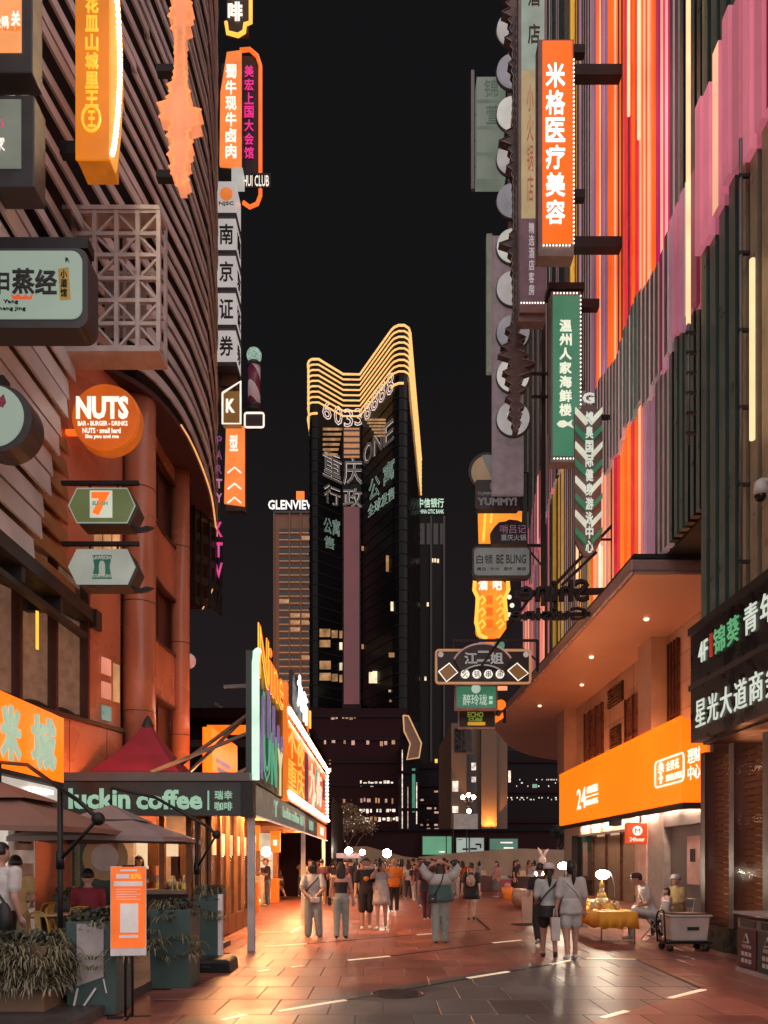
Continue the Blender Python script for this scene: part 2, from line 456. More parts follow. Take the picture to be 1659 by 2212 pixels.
while z < 34:
    pth = path_at(z) if z > 11.85 else cut_path(PATH, 13.2 + (z - 7.0) * 0.40)
    hh = 0.375 if z < 11.85 else 0.25
    if z > 14 and i % 3 == 1:      # some slats come in two lengths, one set further out
        k = 4 + (i * 7) % 9
        board(pth[:k+1], z, hh, .05, .10, -.03, M_slat, 'slat', sb)
        board(pth[k:], z + .05, hh, .05, .02, -.03, M_slat, 'slat', sb)
    else:
        board(pth, z, hh, .05, .05 * (i % 2), -.03, M_slat, 'slat', sb)
    if z < 11.6:
        q = [p for p in (Vector((-6.16, 12.2)), Vector((-6.16, 15.7)))]
        board(q, z + .03, .30, .06, 0, -.02, M_brass, 'inner_slat', sb)
    z += 0.45; i += 1
nr = normals(PATH)
core = MB()
inner = [Vector((min(p.x, q.x) , p.y)) - n * 0.24 for p, q, n in zip(PATH, PATH2, nr)]
far = [Vector((-14, 31)), Vector((-14, 8))]
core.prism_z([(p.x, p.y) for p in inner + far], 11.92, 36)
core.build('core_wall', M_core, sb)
bx('lower_core', M_core, sb, -9, -6.3, 8, 12.4, 6.9, 11.9)
M_soff = pm('dark plum soffit', (0.05, 0.018, 0.022), 0.55)
sf = MB(); sf.prism_z([(p.x, p.y) for p in [q + n * .02 for q, n in zip(PATH, nr)][3:] + [Vector((-9, 31)), Vector((-9, 15))]], 11.78, 11.9)
sf.build('soffit', M_soff, sb)
edge = [p + n * .08 for p, n in zip(PATH, nr)]
ed = MB(); ed.tube([(p.x, p.y, 11.8) for p in edge if p.y > 17.6], .025, 6)
ed.build('edge_light', lit('amber edge light', (1.0, .42, .14), 1.0), sb)
fb = MB()
fb.box(-6.25, -5.85, 8, 15.75, 6.45, 6.7); fb.box(-8.5, -5.8, 15.5, 15.8, 6.35, 6.72); fb.box(-8.2, -6.3, 8, 15.5, 6.5, 6.62)
for yy in (9.5, 11, 12.5, 14): fb.box(-8.5, -5.9, yy, yy + .14, 6.2, 6.5)
fb.box(-6.1, -5.95, 8, 15.6, 6.1, 6.2)
fb.build('bottom_beam', M_dark, sb)

# ------------------------------------------------------------------ brown lower building with round columns
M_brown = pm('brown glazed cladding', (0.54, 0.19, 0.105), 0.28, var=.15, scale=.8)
M_brownd = pm('dark brown frame', (0.07, 0.025, 0.018), 0.45)
M_curt = pm('lit beige curtain', (0.42, 0.30, 0.22), 0.8, var=.25, scale=6, es=.16, ec=(1, .55, .33))
M_glassd = pm('dark window glass', (0.02, 0.016, 0.018), 0.08, var=.1, spec=.9)
M_warmw = lit('warm lit window', (1.0, .48, .20), .55, var=.5, scale=1.5)
bb = thing('brown_corner_building', 'brown glazed corner building with round columns under the slatted volume', 'building', (0, 0, 0))
a, b = Vector((-7.25, 11.0)), Vector((-5.62, 16.5))
d = (b - a).normalized(); n = Vector((d.y, -d.x)); ln = (b - a).length
bb_rot = math.atan2(d.y, d.x)
wall = MB().box(0, ln, 0, .3, 0, 4.45).build('street_wall', M_brown, bb, (a.x, a.y, 0), (0, 0, bb_rot))
# local: x along the wall, front is -y
bx('spandrel', M_brown, wall, 0, ln, 0, .3, 7.4, 11.8)
bx('spandrel', M_brown, wall, ln - 1.05, ln, 0.05, .3, 4.45, 7.4)
bx('cornice', M_brownd, wall, 0, ln, -.06, 0, 4.38, 4.47)
bx('curtain', M_curt, wall, 0, ln - 1.1, .22, .26, 4.5, 7.4)
for k in range(7):
    x = ln - 1.1 - k * 0.92
    if x < 0: break
    bx('mullion', M_brownd, wall, x - .03, x + .03, .0, .2, 4.47, 7.4)
    if k: bx('window_pane', pm('window film', (.1,.07,.06), .12, alpha=.25), wall, x + .03, x + .89, .1, .108, 4.5, 7.4)
# scalloped valance along the foot of the curtains
sv = MB(); pts = [(0, 4.47)]
k = 0.0
while k < ln - 1.1:
    pts.append((k, 4.56 + .07 * abs(math.sin(k * 4.2)))); k += .08
pts.append((ln - 1.1, 4.47)); sv.prism_y(pts, .19, .21); sv.build('valance', M_inkd, wall)
for (x, z, w, h, mt) in [(ln-2.6, 5.5, .06, 1.5, M_ly), (ln-.72, 5.0, .3, .34, lit('pink window', (1,.35,.22), .7)), (ln-.72, 5.5, .3, .34, lit('pink window', (1,.35,.22), .7)), (ln-.72, 4.55, .3, .3, lit('pale green window', (.25,.5,.4), .5)), (ln-.33, 5.0, .2, .8, M_warmw)]:
    bx('lit_pane', mt, wall, x, x + w, -.025, -.005, z, z + h)
for k in range(3):
    bx('upper_window', M_warmw, wall, ln - .95 + k * .3, ln - .72 + k * .3, -.025, -.005, 7.7, 8.9)
letter(wall, 'Pizza', ln - 3.3, 3.42, .7, .26, lit('faint red-white letters', (.7, .35, .3), .35), y=-.01)
colm = MB(); colm.lathe([(.36, 0), (.36, 11.8)], (-5.42, 17.0, 0), 20)
colm.build('column', M_brown, bb)
colm = MB(); colm.lathe([(.24, 0), (.24, 11.8)], (-5.33, 20.1, 0), 18)
colm.build('column', M_brown, bb)
M_brown2 = pm('brown curved wall', (0.46, 0.18, 0.10), 0.33, var=.15, scale=.8)
bay = [Vector((-5.35, 17.2)), Vector((-5.42, 18.0)), Vector((-5.46, 19.0)), Vector((-5.4, 20.0))]
bay = smooth_path([tuple(p) for p in bay], 4)
def bay_band(z0, z1, off, t, mat, name):
    nr = normals(bay); rings = []
    for p, nn in zip(bay, nr):
        a = p + nn * off; b = p + nn * (off + t)
        rings.append([(a.x, a.y, z0), (b.x, b.y, z0), (b.x, b.y, z1), (a.x, a.y, z1)])
    return MB().loft(rings, smooth=False).build(name, mat, bb)
for z0, z1 in ((0, 3.0), (5.6, 6.9), (8.4, 9.7), (11.4, 11.8)): bay_band(z0, z1, -.15, .15, M_brown2, 'spandrel')
for z0, z1 in ((3.0, 5.6), (6.9, 8.4), (9.7, 11.4)):
    bay_band(z0, z1, -.3, .02, M_glassd, 'window_pane')
    bay_band(z1 - .07, z1 + .0, -.1, .14, M_brownd, 'window_head')
    bay_band(z0, z0 + .06, -.1, .14, M_brownd, 'window_sill')
    for p in (bay[4], bay[8]):
        MB().box(p.x - .2, p.x - .12, p.y - .03, p.y + .03, z0, z1).build('mullion', M_brownd, bb)
    bay_band(z0 + .1, z0 + .8, -.34, .02, M_curt, 'curtain')
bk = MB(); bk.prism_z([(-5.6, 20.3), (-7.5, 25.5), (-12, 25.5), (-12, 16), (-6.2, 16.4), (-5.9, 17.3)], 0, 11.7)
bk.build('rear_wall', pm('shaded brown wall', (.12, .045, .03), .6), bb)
for k in range(5):          # panel joints
    bx('panel_joint', M_brownd, wall, .6 + k * 1.15, .612 + k * 1.15, -.004, -.0005, 0.2, 4.36)
for z in (2.4, 4.9, 7.3, 9.8):
    for (cx, cy, r) in ((-5.42, 17.0, .363), (-5.33, 20.1, .243)):
        m = MB(); m.lathe([(r, z), (r, z + .018)], (cx, cy, 0), 20); m.build('column_joint', M_brownd, bb)
# dark perforated screen hanging below the bulge
sp = MB(); pt = smooth_path([(-5.45, 22.0), (-5.2, 23.2), (-5.25, 24.6)], 5)
for kz in range(5):
    rings = []
    for p in pt:
        zz = 9.0 + kz * .62 + (p.y - 22) * .2
        rings.append([(p.x, p.y, zz), (p.x + .04, p.y, zz), (p.x + .04, p.y, zz + .22), (p.x, p.y, zz + .22)])
    sp.loft(rings, smooth=False)
for kk in range(0, len(pt), 2):
    p = pt[kk]; sp.box(p.x - .02, p.x + .06, p.y - .08, p.y + .08, 9.0 + (p.y-22)*.2, 11.9)
sp.build('hanging_screen', M_black, bb)
# ================================================================== RIGHT: building clad in coloured upright fins
NX, FX = 6.05, 7.2            # street faces of the near and the far part
fbld = thing('fin_clad_building', 'tall building clad in coloured upright light fins above the curved canopy', 'building', (0, 0, 0))
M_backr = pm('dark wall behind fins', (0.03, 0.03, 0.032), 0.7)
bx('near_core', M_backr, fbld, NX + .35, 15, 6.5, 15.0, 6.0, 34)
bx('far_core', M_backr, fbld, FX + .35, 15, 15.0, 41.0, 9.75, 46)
def fin(x, y, z0, z1, w, dep, mat, name='fin'):
    m = MB()
    m.box(x, x + dep, y, y + w, z0, z1)
    m.m = [0, 0, 0, 0, 0, 1]            # the thin outer edge of a fin has its own look
    key = mat.name.split()[1]
    if key in ('green', 'deep', 'black'): e = pm('fin edge sage', (.14, .2, .18), .35)
    elif key == 'olive': e = pm('fin edge sand', (.42, .38, .27), .35)
    elif key in ('warm', 'pale'): e = pm('fin edge mauve', (.2, .15, .155), .4)
    elif random.random() < .13: e = lit('fin edge light', (1.0, .50, .30), .9, var=.3, scale=.2)
    elif random.random() < .15: e = pm('fin edge maroon', (.2, .04, .05), .4, es=.12, ec=(.7, .05, .08))
    else: e = mat
    return m.build(name, [mat, e], fbld)
def fmat(key):
    T = {
     'green':  lambda: pm('fin deep green', (.055, .115, .097), .42, var=.1, rand=.2),
     'olive':  lambda: pm('fin olive', (.29, .26, .17), .42, var=.1, rand=.15),
     'black':  lambda: pm('fin black green', (.014, .024, .022), .4, rand=.2),
     'grey':   lambda: pm('fin warm grey', (.44, .37, .36), .45, var=.1, rand=.42, es=.17, ec=(.8, .52, .52)),  # faint glow put into the grey fins as fill
     'pink':   lambda: pm('fin pink light', (.45, .22, .26), .4, rand=.42, es=.42, ec=(.80, .20, .28), var=.35, scale=.25),
     'lilac':  lambda: pm('fin lilac light', (.45, .3, .36), .4, rand=.42, es=.26, ec=(.72, .30, .46), var=.3, scale=.25),
     'magenta':lambda: pm('fin magenta light', (.45, .03, .18), .4, rand=.42, es=.72, ec=(.72, .012, .15), var=.35, scale=.2),
     'red':    lambda: pm('fin red light', (.45, .05, .05), .4, rand=.42, es=.8, ec=(.8, .02, .04)),
     'orange': lambda: pm('fin orange light', (.45, .13, .03), .4, rand=.42, es=.95, ec=(1.0, .11, .004), var=.35, scale=.2),
     'peach':  lambda: pm('fin peach light', (.5, .28, .18), .4, rand=.42, es=.6, ec=(1.0, .34, .16), var=.35, scale=.2),
     'yellow': lambda: pm('fin ochre light', (.4, .26, .06), .4, rand=.42, es=.5, ec=(.8, .42, .06)),
     'teal':   lambda: pm('fin pale teal', (.2, .27, .25), .4, rand=.42, es=.18, ec=(.35, .6, .5)),
     'white':  lambda: lit('fin white light', (1.0, .80, .66), 1.2),
    }
    return T[key]()
def pick(table, x):
    for lim, keys in table:
        if x >= lim: return keys[int(random.random() * len(keys))]
    return table[-1][1][0]
LOW = [(1580, ['olive']), (1500, ['green']), (1432, ['black', 'black', 'green']), (1418, ['grey']), (1396, ['lilac', 'grey']), (1376, ['magenta', 'lilac', 'magenta']), (1318, ['orange', 'orange', 'orange', 'red']),
       (1296, ['lilac', 'pink', 'peach']), (1268, ['orange', 'orange', 'peach']), (1236, ['grey', 'grey', 'yellow']), (1205, ['grey', 'yellow', 'grey']), (1190, ['yellow', 'green']), (1170, ['green', 'pink']), (1128, ['lilac', 'pink', 'peach', 'grey']), (0, ['orange', 'peach', 'red'])]
MID = [(1500, ['pink']), (1462, ['pink', 'lilac']), (1425, ['grey', 'lilac', 'grey']), (1392, ['grey']), (1345, ['grey', 'teal', 'teal', 'grey']), (1318, ['grey']), (1255, ['grey', 'teal']), (1200, ['grey', 'green']), (0, ['grey', 'pink'])]
TOP = [(1625, ['pink', 'peach']), (1500, ['green', 'green', 'black']), (1440, ['black', 'black', 'grey']), (1408, ['magenta', 'pink', 'magenta', 'lilac']), (1325, ['orange', 'orange', 'peach', 'orange', 'orange', 'red', 'orange']), (1280, ['orange', 'lilac', 'magenta', 'orange', 'pink']), (1242, ['grey', 'grey', 'lilac']), (1212, ['yellow', 'olive']), (0, ['green', 'grey'])]
def ragged(i, amp): return amp * (math.sin(i * 1.7) * .5 + math.sin(i * .61 + 1) * .5)
# near part: broad fins
y = 8.7; i = 0
while y < 14.9:
    x = 829.5 + NX * F / y
    z0 = 6.05 + .1 * (i % 2)
    fin(NX + .12, y, z0, 13.7, .24, .24, fmat(pick(LOW, x)))
    zb = 13.45 + ragged(i, .28)
    fin(NX, y, zb, zb + 3.0 + ragged(i + 3, .2), .25, .3, fmat(pick(MID, x)))
    fin(NX + .14, y, 16.2, 26.0, .24, .2, fmat(pick(TOP, x)))
    y += .40; i += 1
y = 15.1; i = 0
while y < 40.5:
    x = 829.5 + FX * F / y
    w = .2
    zt = 14.55 + ragged(i, .3) - (y - 18) * .02
    if x < 1260: zt = 15.5 + 2.2 * math.sin((1260 - x) * .028)
    fin(FX + .12, y, 9.8, zt + .25, w, .2, fmat(pick(LOW, x)))
    fin(FX, y, zt, zt + 3.1 + ragged(i + 2, .25), w + .02, .26, fmat(pick(MID, x)))
    fin(FX + .14, y, zt + 2.9, 44, w, .18, fmat(pick(TOP, x)))
    y += .34; i += 1
# upright light strips
for (x, y0, y1, nx, st) in [(1487, -60, 700, NX + .02, 1.0), (1625, 560, 950, NX - .02, 1.0), (1380, -60, 300, FX - .03, 1.2), (1358, -60, 250, FX - .03, 1.2), (1247, 1180, 1250, FX - .03, 1), (1300, 1180, 1330, FX - .03, 1)]:
    D = nx * F / (x - 829.5)
    MB().tube([(nx, D, SZ(y1, D)), (nx, D, SZ(y0, D))], .045, 6).build('light_strip', lit('amber light strip', (1.0, .62, .32), 1.3), fbld)
for (x, y0, y1) in [(1487, 700, 960), (1600, 300, 1300)]:
    D = (NX - .03) * F / (x - 829.5)
    MB().tube([(NX - .03, D, SZ(y1, D)), (NX - .03, D, SZ(y0, D))], .03, 6).build('conduit', M_grey, fbld)
    for k in range(6):
        zz = SZ(y1, D) + (SZ(y0, D) - SZ(y1, D)) * (k + .5) / 6
        bx('clip', M_dark, fbld, NX - .07, NX + .12, D - .03, D + .03, zz, zz + .05)
# dark glazed ground floor under the near part, with louvred blinds
M_plum = pm('dark plum fascia', (.028, .012, .018), .4)
gf = MB()
gf.box(NX + .18, 12, 6.5, 15.0, 3.9, 6.0)
gf.build('ground_floor_fascia', M_plum, fbld)
bx('plinth', pm('black granite plinth', (.012, .011, .012), .3), fbld, NX + .0, 12, 6.5, 14.9, 0, .45)
bx('back_room', pm('dim amber interior', (.16, .06, .03), .7, es=2.2, ec=(1, .33, .13), scale=.5, var=.7), fbld, NX + .75, 12, 6.5, 14.8, .45, 3.72)
for k in range(6):
    yy = 14.72 - k * 1.22
    bx('jamb', M_plum, fbld, NX + .1, NX + .75, yy, yy + .2, .45, 3.72)
    if k: MB().box(NX + .11, NX + .13, yy + .2, yy + 1.22, .45, 3.72).build('glass_pane', pm('louvre glass', (.03, .02, .02), .12, alpha=.05, spec=.3), fbld)
M_slatb = pm('bronze blind slat', (.32, .2, .15), .25, .6, var=.2)
blind = MB(); blind.box(0, .062, 0, .98, 0, .012)
blind_me = blind.mesh('blind_slat'); blind_me.materials.append(M_slatb)
for k in range(1, 5):
    yy = 14.72 - k * 1.22 + .22
    for q in range(27):
        o = bpy.data.objects.new('blind_slat', blind_me); C.objects.link(o); o.parent = fbld
        o.location = (NX + .3, yy, .55 + q * .117); o.rotation_euler = (0, math.radians(14), 0)
bx('far_reveal', M_plum, fbld, NX + .32, 9.5, 14.85, 15.0, .0, 6.0)

# boards with names above the ground floor (on the near face, facing the street)
def wall_right(name, label, cat, X, D0, z0, D1=None, group=None):
    """empty on the right wall; local x runs towards the camera, local front faces the street"""
    return thing(name, label, cat, (X, D0, z0), -PI / 2, group)
M_board = pm('black sign board', (.018, .015, .017), .3, var=.2)
M_lwg = lit('white sign letters', (.80, .86, .72), .72)
M_lgr = lit('green sign letters', (.16, .55, .24), .6)
s1 = wall_right('fascia_sign', 'black fascia board reading 4F in white and green letters under the green fins', 'sign', NX, 14.95, 5.06)
bx('board', M_board, s1, 0, 6.5, -.08, .17, 0, 1.0)
bx('frame', M_dark, s1, 0, 6.5, -.14, -.08, .94, 1.08)
letter(s1, '4F', .42, .3, .4, .38, M_lwg, y=-.09, bold=.0)
bx('small_mark', lit('red mark', (.6, .04, .02), .6), s1, .9, 1.0, -.1, -.08, .3, .72)
row(s1, '锦葵', 1.08, .28, .46, .46, .08, M_lgr, y=-.09, bold=.008)
row(s1, '青年旅舍', 2.25, .28, .46, .48, .1, M_lwg, y=-.09, bold=.008)
s2 = wall_right('fascia_sign', 'lower black fascia board with seven white characters about a business hotel', 'sign', NX, 14.95, 3.93)
bx('board', M_board, s2, 0, 6.5, -.08, .17, 0, 1.0)
bx('frame', M_dark, s2, 0, 6.5, -.13, -.08, 1.0, 1.1)
row(s2, '星光大道商务酒店', .28, .24, .44, .5, .10, M_lwg, y=-.09)
# camera dome on the fins
cd = thing('security_camera', 'white dome security camera hung on an arm below the olive fins', 'camera', (NX - .12, 12.1, 7.35))
cd.scale = (.6, .6, .6)
MB().bar((.55, 0, .5), (0, 0, .5), .06).build('arm', M_white, cd)
m = MB(); m.lathe([(.05, .5), (.15, .42), (.18, .22), (.17, .08)], n=16); m.build('housing', M_white, cd)
m = MB(); m.ball((0, 0, .06), .15, 14); m.build('dome', pm('smoked dome', (.01, .01, .01), .05), cd)

# ================================================================== bank shop under the canopy
M_stone = pm('warm stone facade', (.52, .36, .26), .55, var=.12, scale=1.5, bump=.1)
M_stone2 = pm('pale shopfront stone', (.62, .52, .47), .45, var=.08)
BX, B0, B1 = 9.4, 15.2, 40.0
bank = thing('bank_building', 'stone bank branch with an orange fascia under the curved canopy', 'building', (BX, B1, 0), -PI / 2)
# local x: 0 (far end) .. 24.8 towards camera, front -y
LEN = B1 - B0
def bl(D): return B1 - D
bx('upper_wall', M_stone, bank, 0, LEN, .25, 4, 5.7, 9.3)
bx('lower_wall', M_stone2, bank, 0, 1.6, 0, 4, 0, 5.7)
bx('end_wall', M_stone, bank, -.05, 0, .0, 4, 0, 9.3)
for D, w in ((39.2, 1.5), (26.6, 1.35)):       # pilasters
    bx('pilaster', M_stone, bank, bl(D) - w/2, bl(D) + w/2, -.38, .25, 5.7, 9.3)
M_bwin = pm('bronze window', (.16, .065, .035), .3, var=.2)
M_vent = pm('dark vent', (.03, .02, .016), .6)
for Da, Db, z0, z1 in ((33.7, 36.6, 5.7, 8.6), (25.0, 25.8, 5.7, 8.9), (27.6, 30.4, 5.75, 8.0)):
    p = bx('window_recess', M_bwin, bank, bl(Db), bl(Da), .17, .249, z0, z1)
    w = (Db - Da) / 3
    for k in range(4): bx('mullion', M_brownd, p, bl(Db) + k * w - .03, bl(Db) + k * w + .03, .11, .168, z0, z1)
    bx('transom', M_brownd, p, bl(Db), bl(Da), .12, .165, z0 + .7, z0 + .76)
for Da, Db, z0, z1 in ((30.9, 32.9, 8.1, 8.9), (31.2, 32.6, 5.7, 7.2)):
    p = bx('vent', M_vent, bank, bl(Db), bl(Da), .18, .248, z0, z1)
    n = int((z1 - z0) / .13)
    for k in range(n): bx('vent_slat', M_bwin, p, bl(Db) + .04, bl(Da) - .04, .13, .178, z0 + k * .13 + .03, z0 + k * .13 + .08)
# shopfront: glazed doors with rolled shutters, white pillar, grey door
M_shut = pm('pale roller shutter', (.55, .45, .33), .5)
M_inner = pm('bank lobby', (.5, .36, .24), .6, es=.7, ec=(1, .6, .32))
for k_ in range(8): bx('stone_joint', pm('stone joint', (.25, .15, .1), .7), bank, 1.0 + k_ * 3.1, 1.02 + k_ * 3.1, .244, .2495, 5.8, 9.2)
for k_ in range(3): bx('stone_joint', pm('stone joint', (.25, .15, .1), .7), bank, 0, LEN, .244, .2493, 6.5 + k_ * .9, 6.52 + k_ * .9)
bx('lintel', M_stone2, bank, 1.6, LEN, 0, .3, 2.85, 5.7)
bx('lobby', M_inner, bank, 1.6, bl(27.4), .9, 1.0, 0, 2.85)
bx('door_frame', M_dark, bank, 1.6, 1.75, -.02, .3, 0, 2.85)
for k in range(3):
    x0 = 4.6 + k * 2.1
    p = bx('shutter', M_shut, bank, x0, x0 + 2.0, .32, .36, .0, 2.7)
    for q in range(20): bx('shutter_rib', M_shut, p, x0 + .02, x0 + 1.98, .285, .318, .08 + q * .13, .14 + q * .13)
    bx('door_frame', M_bwin, bank, x0 - .1, x0, .2, .42, 0, 2.8)
    bx('glass_pane', pm('shop glass', (.05, .05, .05), .04, alpha=.12, spec=1.0), bank, x0, x0 + 2.0, .18, .19, 0, 2.75)
bx('dark_glass', M_glassd, bank, 1.8, 4.4, .22, .25, 0, 2.8)
bx('poster', pm('pale poster', (.5, .38, .36), .4), bank, 3.0, 3.7, .19, .21, .9, 2.5)
bx('pillar', pm('pink lit pillar', (.72, .52, .46), .5), bank, bl(28.4), bl(27.2), -.12, .3, 0, 3.5)
bx('pillar_side', pm('grey stone tiles', (.36, .35, .34), .5), bank, bl(27.2), bl(25.7), -.05, .3, 0, 3.5)
M_gdoor = pm('grey steel door', (.13, .13, .135), .4)
bx('grey_door', M_gdoor, bank, bl(25.7), bl(23.0), .2, .25, 0, 2.95)
bx('door_head', M_gdoor, bank, bl(25.7), bl(21.0), -.05, .2, 2.75, 3.3)
pp = bx('poster', pm('pink poster', (.55, .38, .38), .45), bank, bl(24.2), bl(23.2), .15, .19, .9, 2.4)
bx('poster_print', M_inkd, pp, bl(23.95), bl(23.55), .14, .15, 1.6, 2.0)
bx('side_wall', M_stone2, bank, bl(23.0), LEN, .1, .3, 0, 3.3)
# orange fascia sign
M_org = lit('orange backlit acrylic', (1.0, .155, .002), 1.35, base=(.8, .2, .02), var=.10, scale=.25)
fs = wall_right('bank_sign', 'long glowing orange fascia sign with white bank lettering', 'sign', BX - .75, 37.5, 3.32)
W = 37.5 - 22.2
bx('light_box', [M_org], fs, 0, W, -.1, .72, 0, 2.42, bevel=.05)
bx('added_wash', lit('orange added wash', (1.0, .40, .14), 15.0), fs, .2, W - .2, .35, .5, 2.425, 2.44)  # added strip, out of view behind the lip, brightens wall and canopy soffit
bx('wash_lip', M_org, fs, 0, W, -.1, .0, 2.4205, 2.5)
bx('soffit_trim', M_dark, fs, -.02, W + .02, -.02, .7, -.06, -.005)
for k_ in range(8): bx('added_under_strip', lit('added shopfront strip', (1.0, .60, .40), 75.0), fs, 1.0 + k_ * 1.8, 2.3 + k_ * 1.8, .5, .6, -.075, -.062)  # strips added to brighten the shopfront, kept out of view by the lip
bx('strip_hider', M_dark, fs, -.02, W + .02, -.02, .02, -.19, -.061)  # lip added only to hide the strips
bx('strip_hider', M_dark, fs, W - .02, W + .02, .021, .7, -.19, -.061)
def fx(x): D = (BX - .85) * F / (x - 829.5); return 37.5 - D
M_lwo = lit('white letters on orange', (1.0, .86, .70), 1.25)
def fl(s, x0, x1, z0, z1, **k): letter(fs, s, fx(x0), z0, fx(x1) - fx(x0), z1 - z0, M_lwo, y=-.11, **k)
fl('24', 1247, 1266, .55, 1.45, bold=.01)
fl('小时自助服务', 1268, 1292, 1.1, 1.42)
bx('rule', M_lwo, fs, fx(1262), fx(1293), -.125, -.105, .96, 1.01)
fl('HOUR BANKING', 1266, 1292, .62, .85)
# rounded white frame with flower mark
fr = MB(); x0, x1, z0, z1 = fx(1417), fx(1479), .60, 1.40
pts = []
for cx, cz, a0 in ((x1-.15, z1-.15, 0), (x0+.15, z1-.15, 90), (x0+.15, z0+.15, 180), (x1-.15, z0+.15, 270)):
    for k in range(5):
        t = math.radians(a0 + k * 22.5); pts.append((cx + .15*math.cos(t), -.13, cz + .15*math.sin(t)))
fr.tube(pts + [pts[0]], .03, 6, cap=False); fr.build('frame', M_lwo, fs)
fm = MB(); cx, cz = fx(1429), 1.12
for k in range(9):
    t = math.radians(-20 + k * 27.5); fm.bar((cx+.08*math.cos(t), -.125, cz+.08*math.sin(t)), (cx+.22*math.cos(t), -.125, cz+.22*math.sin(t)), .04)
fm.bar((cx, -.125, cz - .08), (cx, -.125, .68), .05); fm.bar((cx, -.125, .76), (cx+.14, -.125, .88), .04); fm.bar((cx, -.125, .76), (cx-.14, -.125, .88), .04)
fm.build('flower_mark', M_lwo, fs)
fl('金葵花', 1440, 1468, 1.0, 1.3); fl('SUNFLOWER', 1440, 1475, .70, .9)
fl('理', 1487, 1500, 1.02, 1.42, bold=.01); fl('财', 1501, 1514, 1.02, 1.42, bold=.01)
fl('中', 1487, 1500, .56, .96, bold=.01); fl('心', 1501, 1514, .56, .96, bold=.01)
# small orange projecting box sign (faces the camera)
D = 26.8
ss = thing('box_sign', 'small square orange box sign with a white round emblem below the bank fascia', 'sign', P(1353, 1823, D))
w, h = 46 / F * D, 46 / F * D
bx('light_box', lit('deep orange box', (.75, .06, .005), 1.0), ss, 0, w, 0, .22, 0, h, bevel=.03)
m = MB(); m.prism_y([(w*.52 + .17*math.cos(2*PI*k/20), h*.62 + .17*math.sin(2*PI*k/20)) for k in range(20)], -.02, 0); m.build('emblem', M_lwo, ss)
letter(ss, 'M', w*.52-.09, h*.62-.08, .18, .16, lit('violet emblem', (.12, .02, .3), .5), y=-.021)
letter(ss, '24hour', w*.15, h*.12, w*.7, h*.2, M_lwo, y=-.005)
MB().bar((w*.7, .1, h), (w*.7, .1, h + .35), .05).build('hanger', M_dark, ss)
MB().box(-.5, -.15, 0, .4, h - .1, h + .15).build('camera_box', M_dark, ss)

# ================================================================== curved canopy
cp = thing('canopy', 'broad orange-lit canopy with a rounded far end over the pavement', 'canopy', (0, 0, 0))
out = [(BX + .2, 20.3), (6.62, 20.3), (6.5, 28), (6.3, 38)]
out += [tuple(p) for p in smooth_path([(6.2, 41), (6.35, 43.8), (7.2, 47.0), (8.7, 51.5), (10.7, 55.4), (14, 58.8)], 4)] + [(14, 46), (BX + .2, 41.2)]
M_sofo = pm('glossy canopy soffit', (.50, .31, .24), .38, var=.02, scale=.6)
M_fasc = pm('canopy fascia', (.36, .25, .24), .4)
MB().prism_z(out, 9.2, 9.28).build('soffit', M_sofo, cp)
def grow(pts, g): return [(x - g, y) if i < 5 else (x - g * .5 if i < 24 else x, y + g * (.6 if i < 26 else 0)) for i, (x, y) in enumerate(pts)]
MB().prism_z(grow(out, .1), 9.285, 9.62).build('edge', M_fasc, cp, bevel=.06)
MB().prism_z(grow(out, .02), 9.625, 9.75).build('roof', M_dark, cp)
rim = MB(); rim.tube([(x - .06, y, 9.23) for x, y in out[1:-2]], .045, 6); rim.build('rim', pm('pale rim', (.7, .5, .42), .3), cp)
dl = MB(); dl.lathe([(.06, 0), (.08, .03), (.08, .05)], n=12)
dl_me = dl.mesh('downlight'); dl_me.materials.append(lit('downlight glass', (1.0, .5, .24), 5.0))
for x, y in ((8.2, 24.0), (7.7, 28.5), (8.5, 33.0), (7.6, 37.5)):
    o = obj('downlight', dl_me, None, cp, (x, y, 9.14))
# ================================================================== FAR: towers
M_tglass = pm('night tower glass', (.005, .005, .006), .3, var=.2, scale=.05, spec=.12)
M_ledge = pm('tower floor ledge', (.012, .010, .011), .6, spec=.1)
M_gold = lit('golden roofline light', (1.0, .52, .17), 1.25)
M_twl = lit('tower letter outline', (.95, .78, .66), .75)
M_twl2 = lit('tower letter outline green', (.55, .78, .62), .5)
M_twf = lit('tower letter fill', (.5, .42, .38), .10)
tw = thing('glass_tower', 'tall dark glass tower with golden lit roofline and neon phone number', 'tower', (0, 250, 0))
FR = [(-24.6, 262), (-24.5, 252.5)] + [(-24.4 + 1.4 * (1 - math.cos(t)), 252 - 2.6 * math.sin(t)) for t in (.4, .8, 1.2, 1.57)] + [(-21.5, 249.3), (-13.9, 257), (-7.7, 257), (2.6, 235.6)] + \
     [(3.4, 234.4), (4.6, 233.6), (6.0, 233.6), (7.1, 234.6), (7.6, 236.6)] + [(14.6, 312)]
LOC = lambda pts, g=0: [(x, y - 250) for x, y in pts]
TZ = 164.0
MB().prism_z(LOC(FR + [(-24, 312)]), 0, TZ - .4).build('shaft', M_tglass, tw)
def ring(z, r, mat, name, pts=FR, off=.5):
    p2 = [Vector(p) for p in pts]; nr = normals(p2)
    m = MB(); m.tube([(p.x + n.x * off, p.y - 250 + n.y * off, z) for p, n in zip(p2, nr)], r, 6)
    return m.build(name, mat, tw)
for k in range(9): ring(TZ - k * 1.75, .27 if k else .36, M_gold, 'light_line')
ring(TZ - 17.6, .34, M_gold, 'light_line', FR[:7]); ring(TZ - 17.6, .34, M_gold, 'light_line', FR[9:13])
for k in range(34):
    z = 22 + k * 3.65
    ring(z, .2, M_ledge, 'floor_ledge', FR, .0)
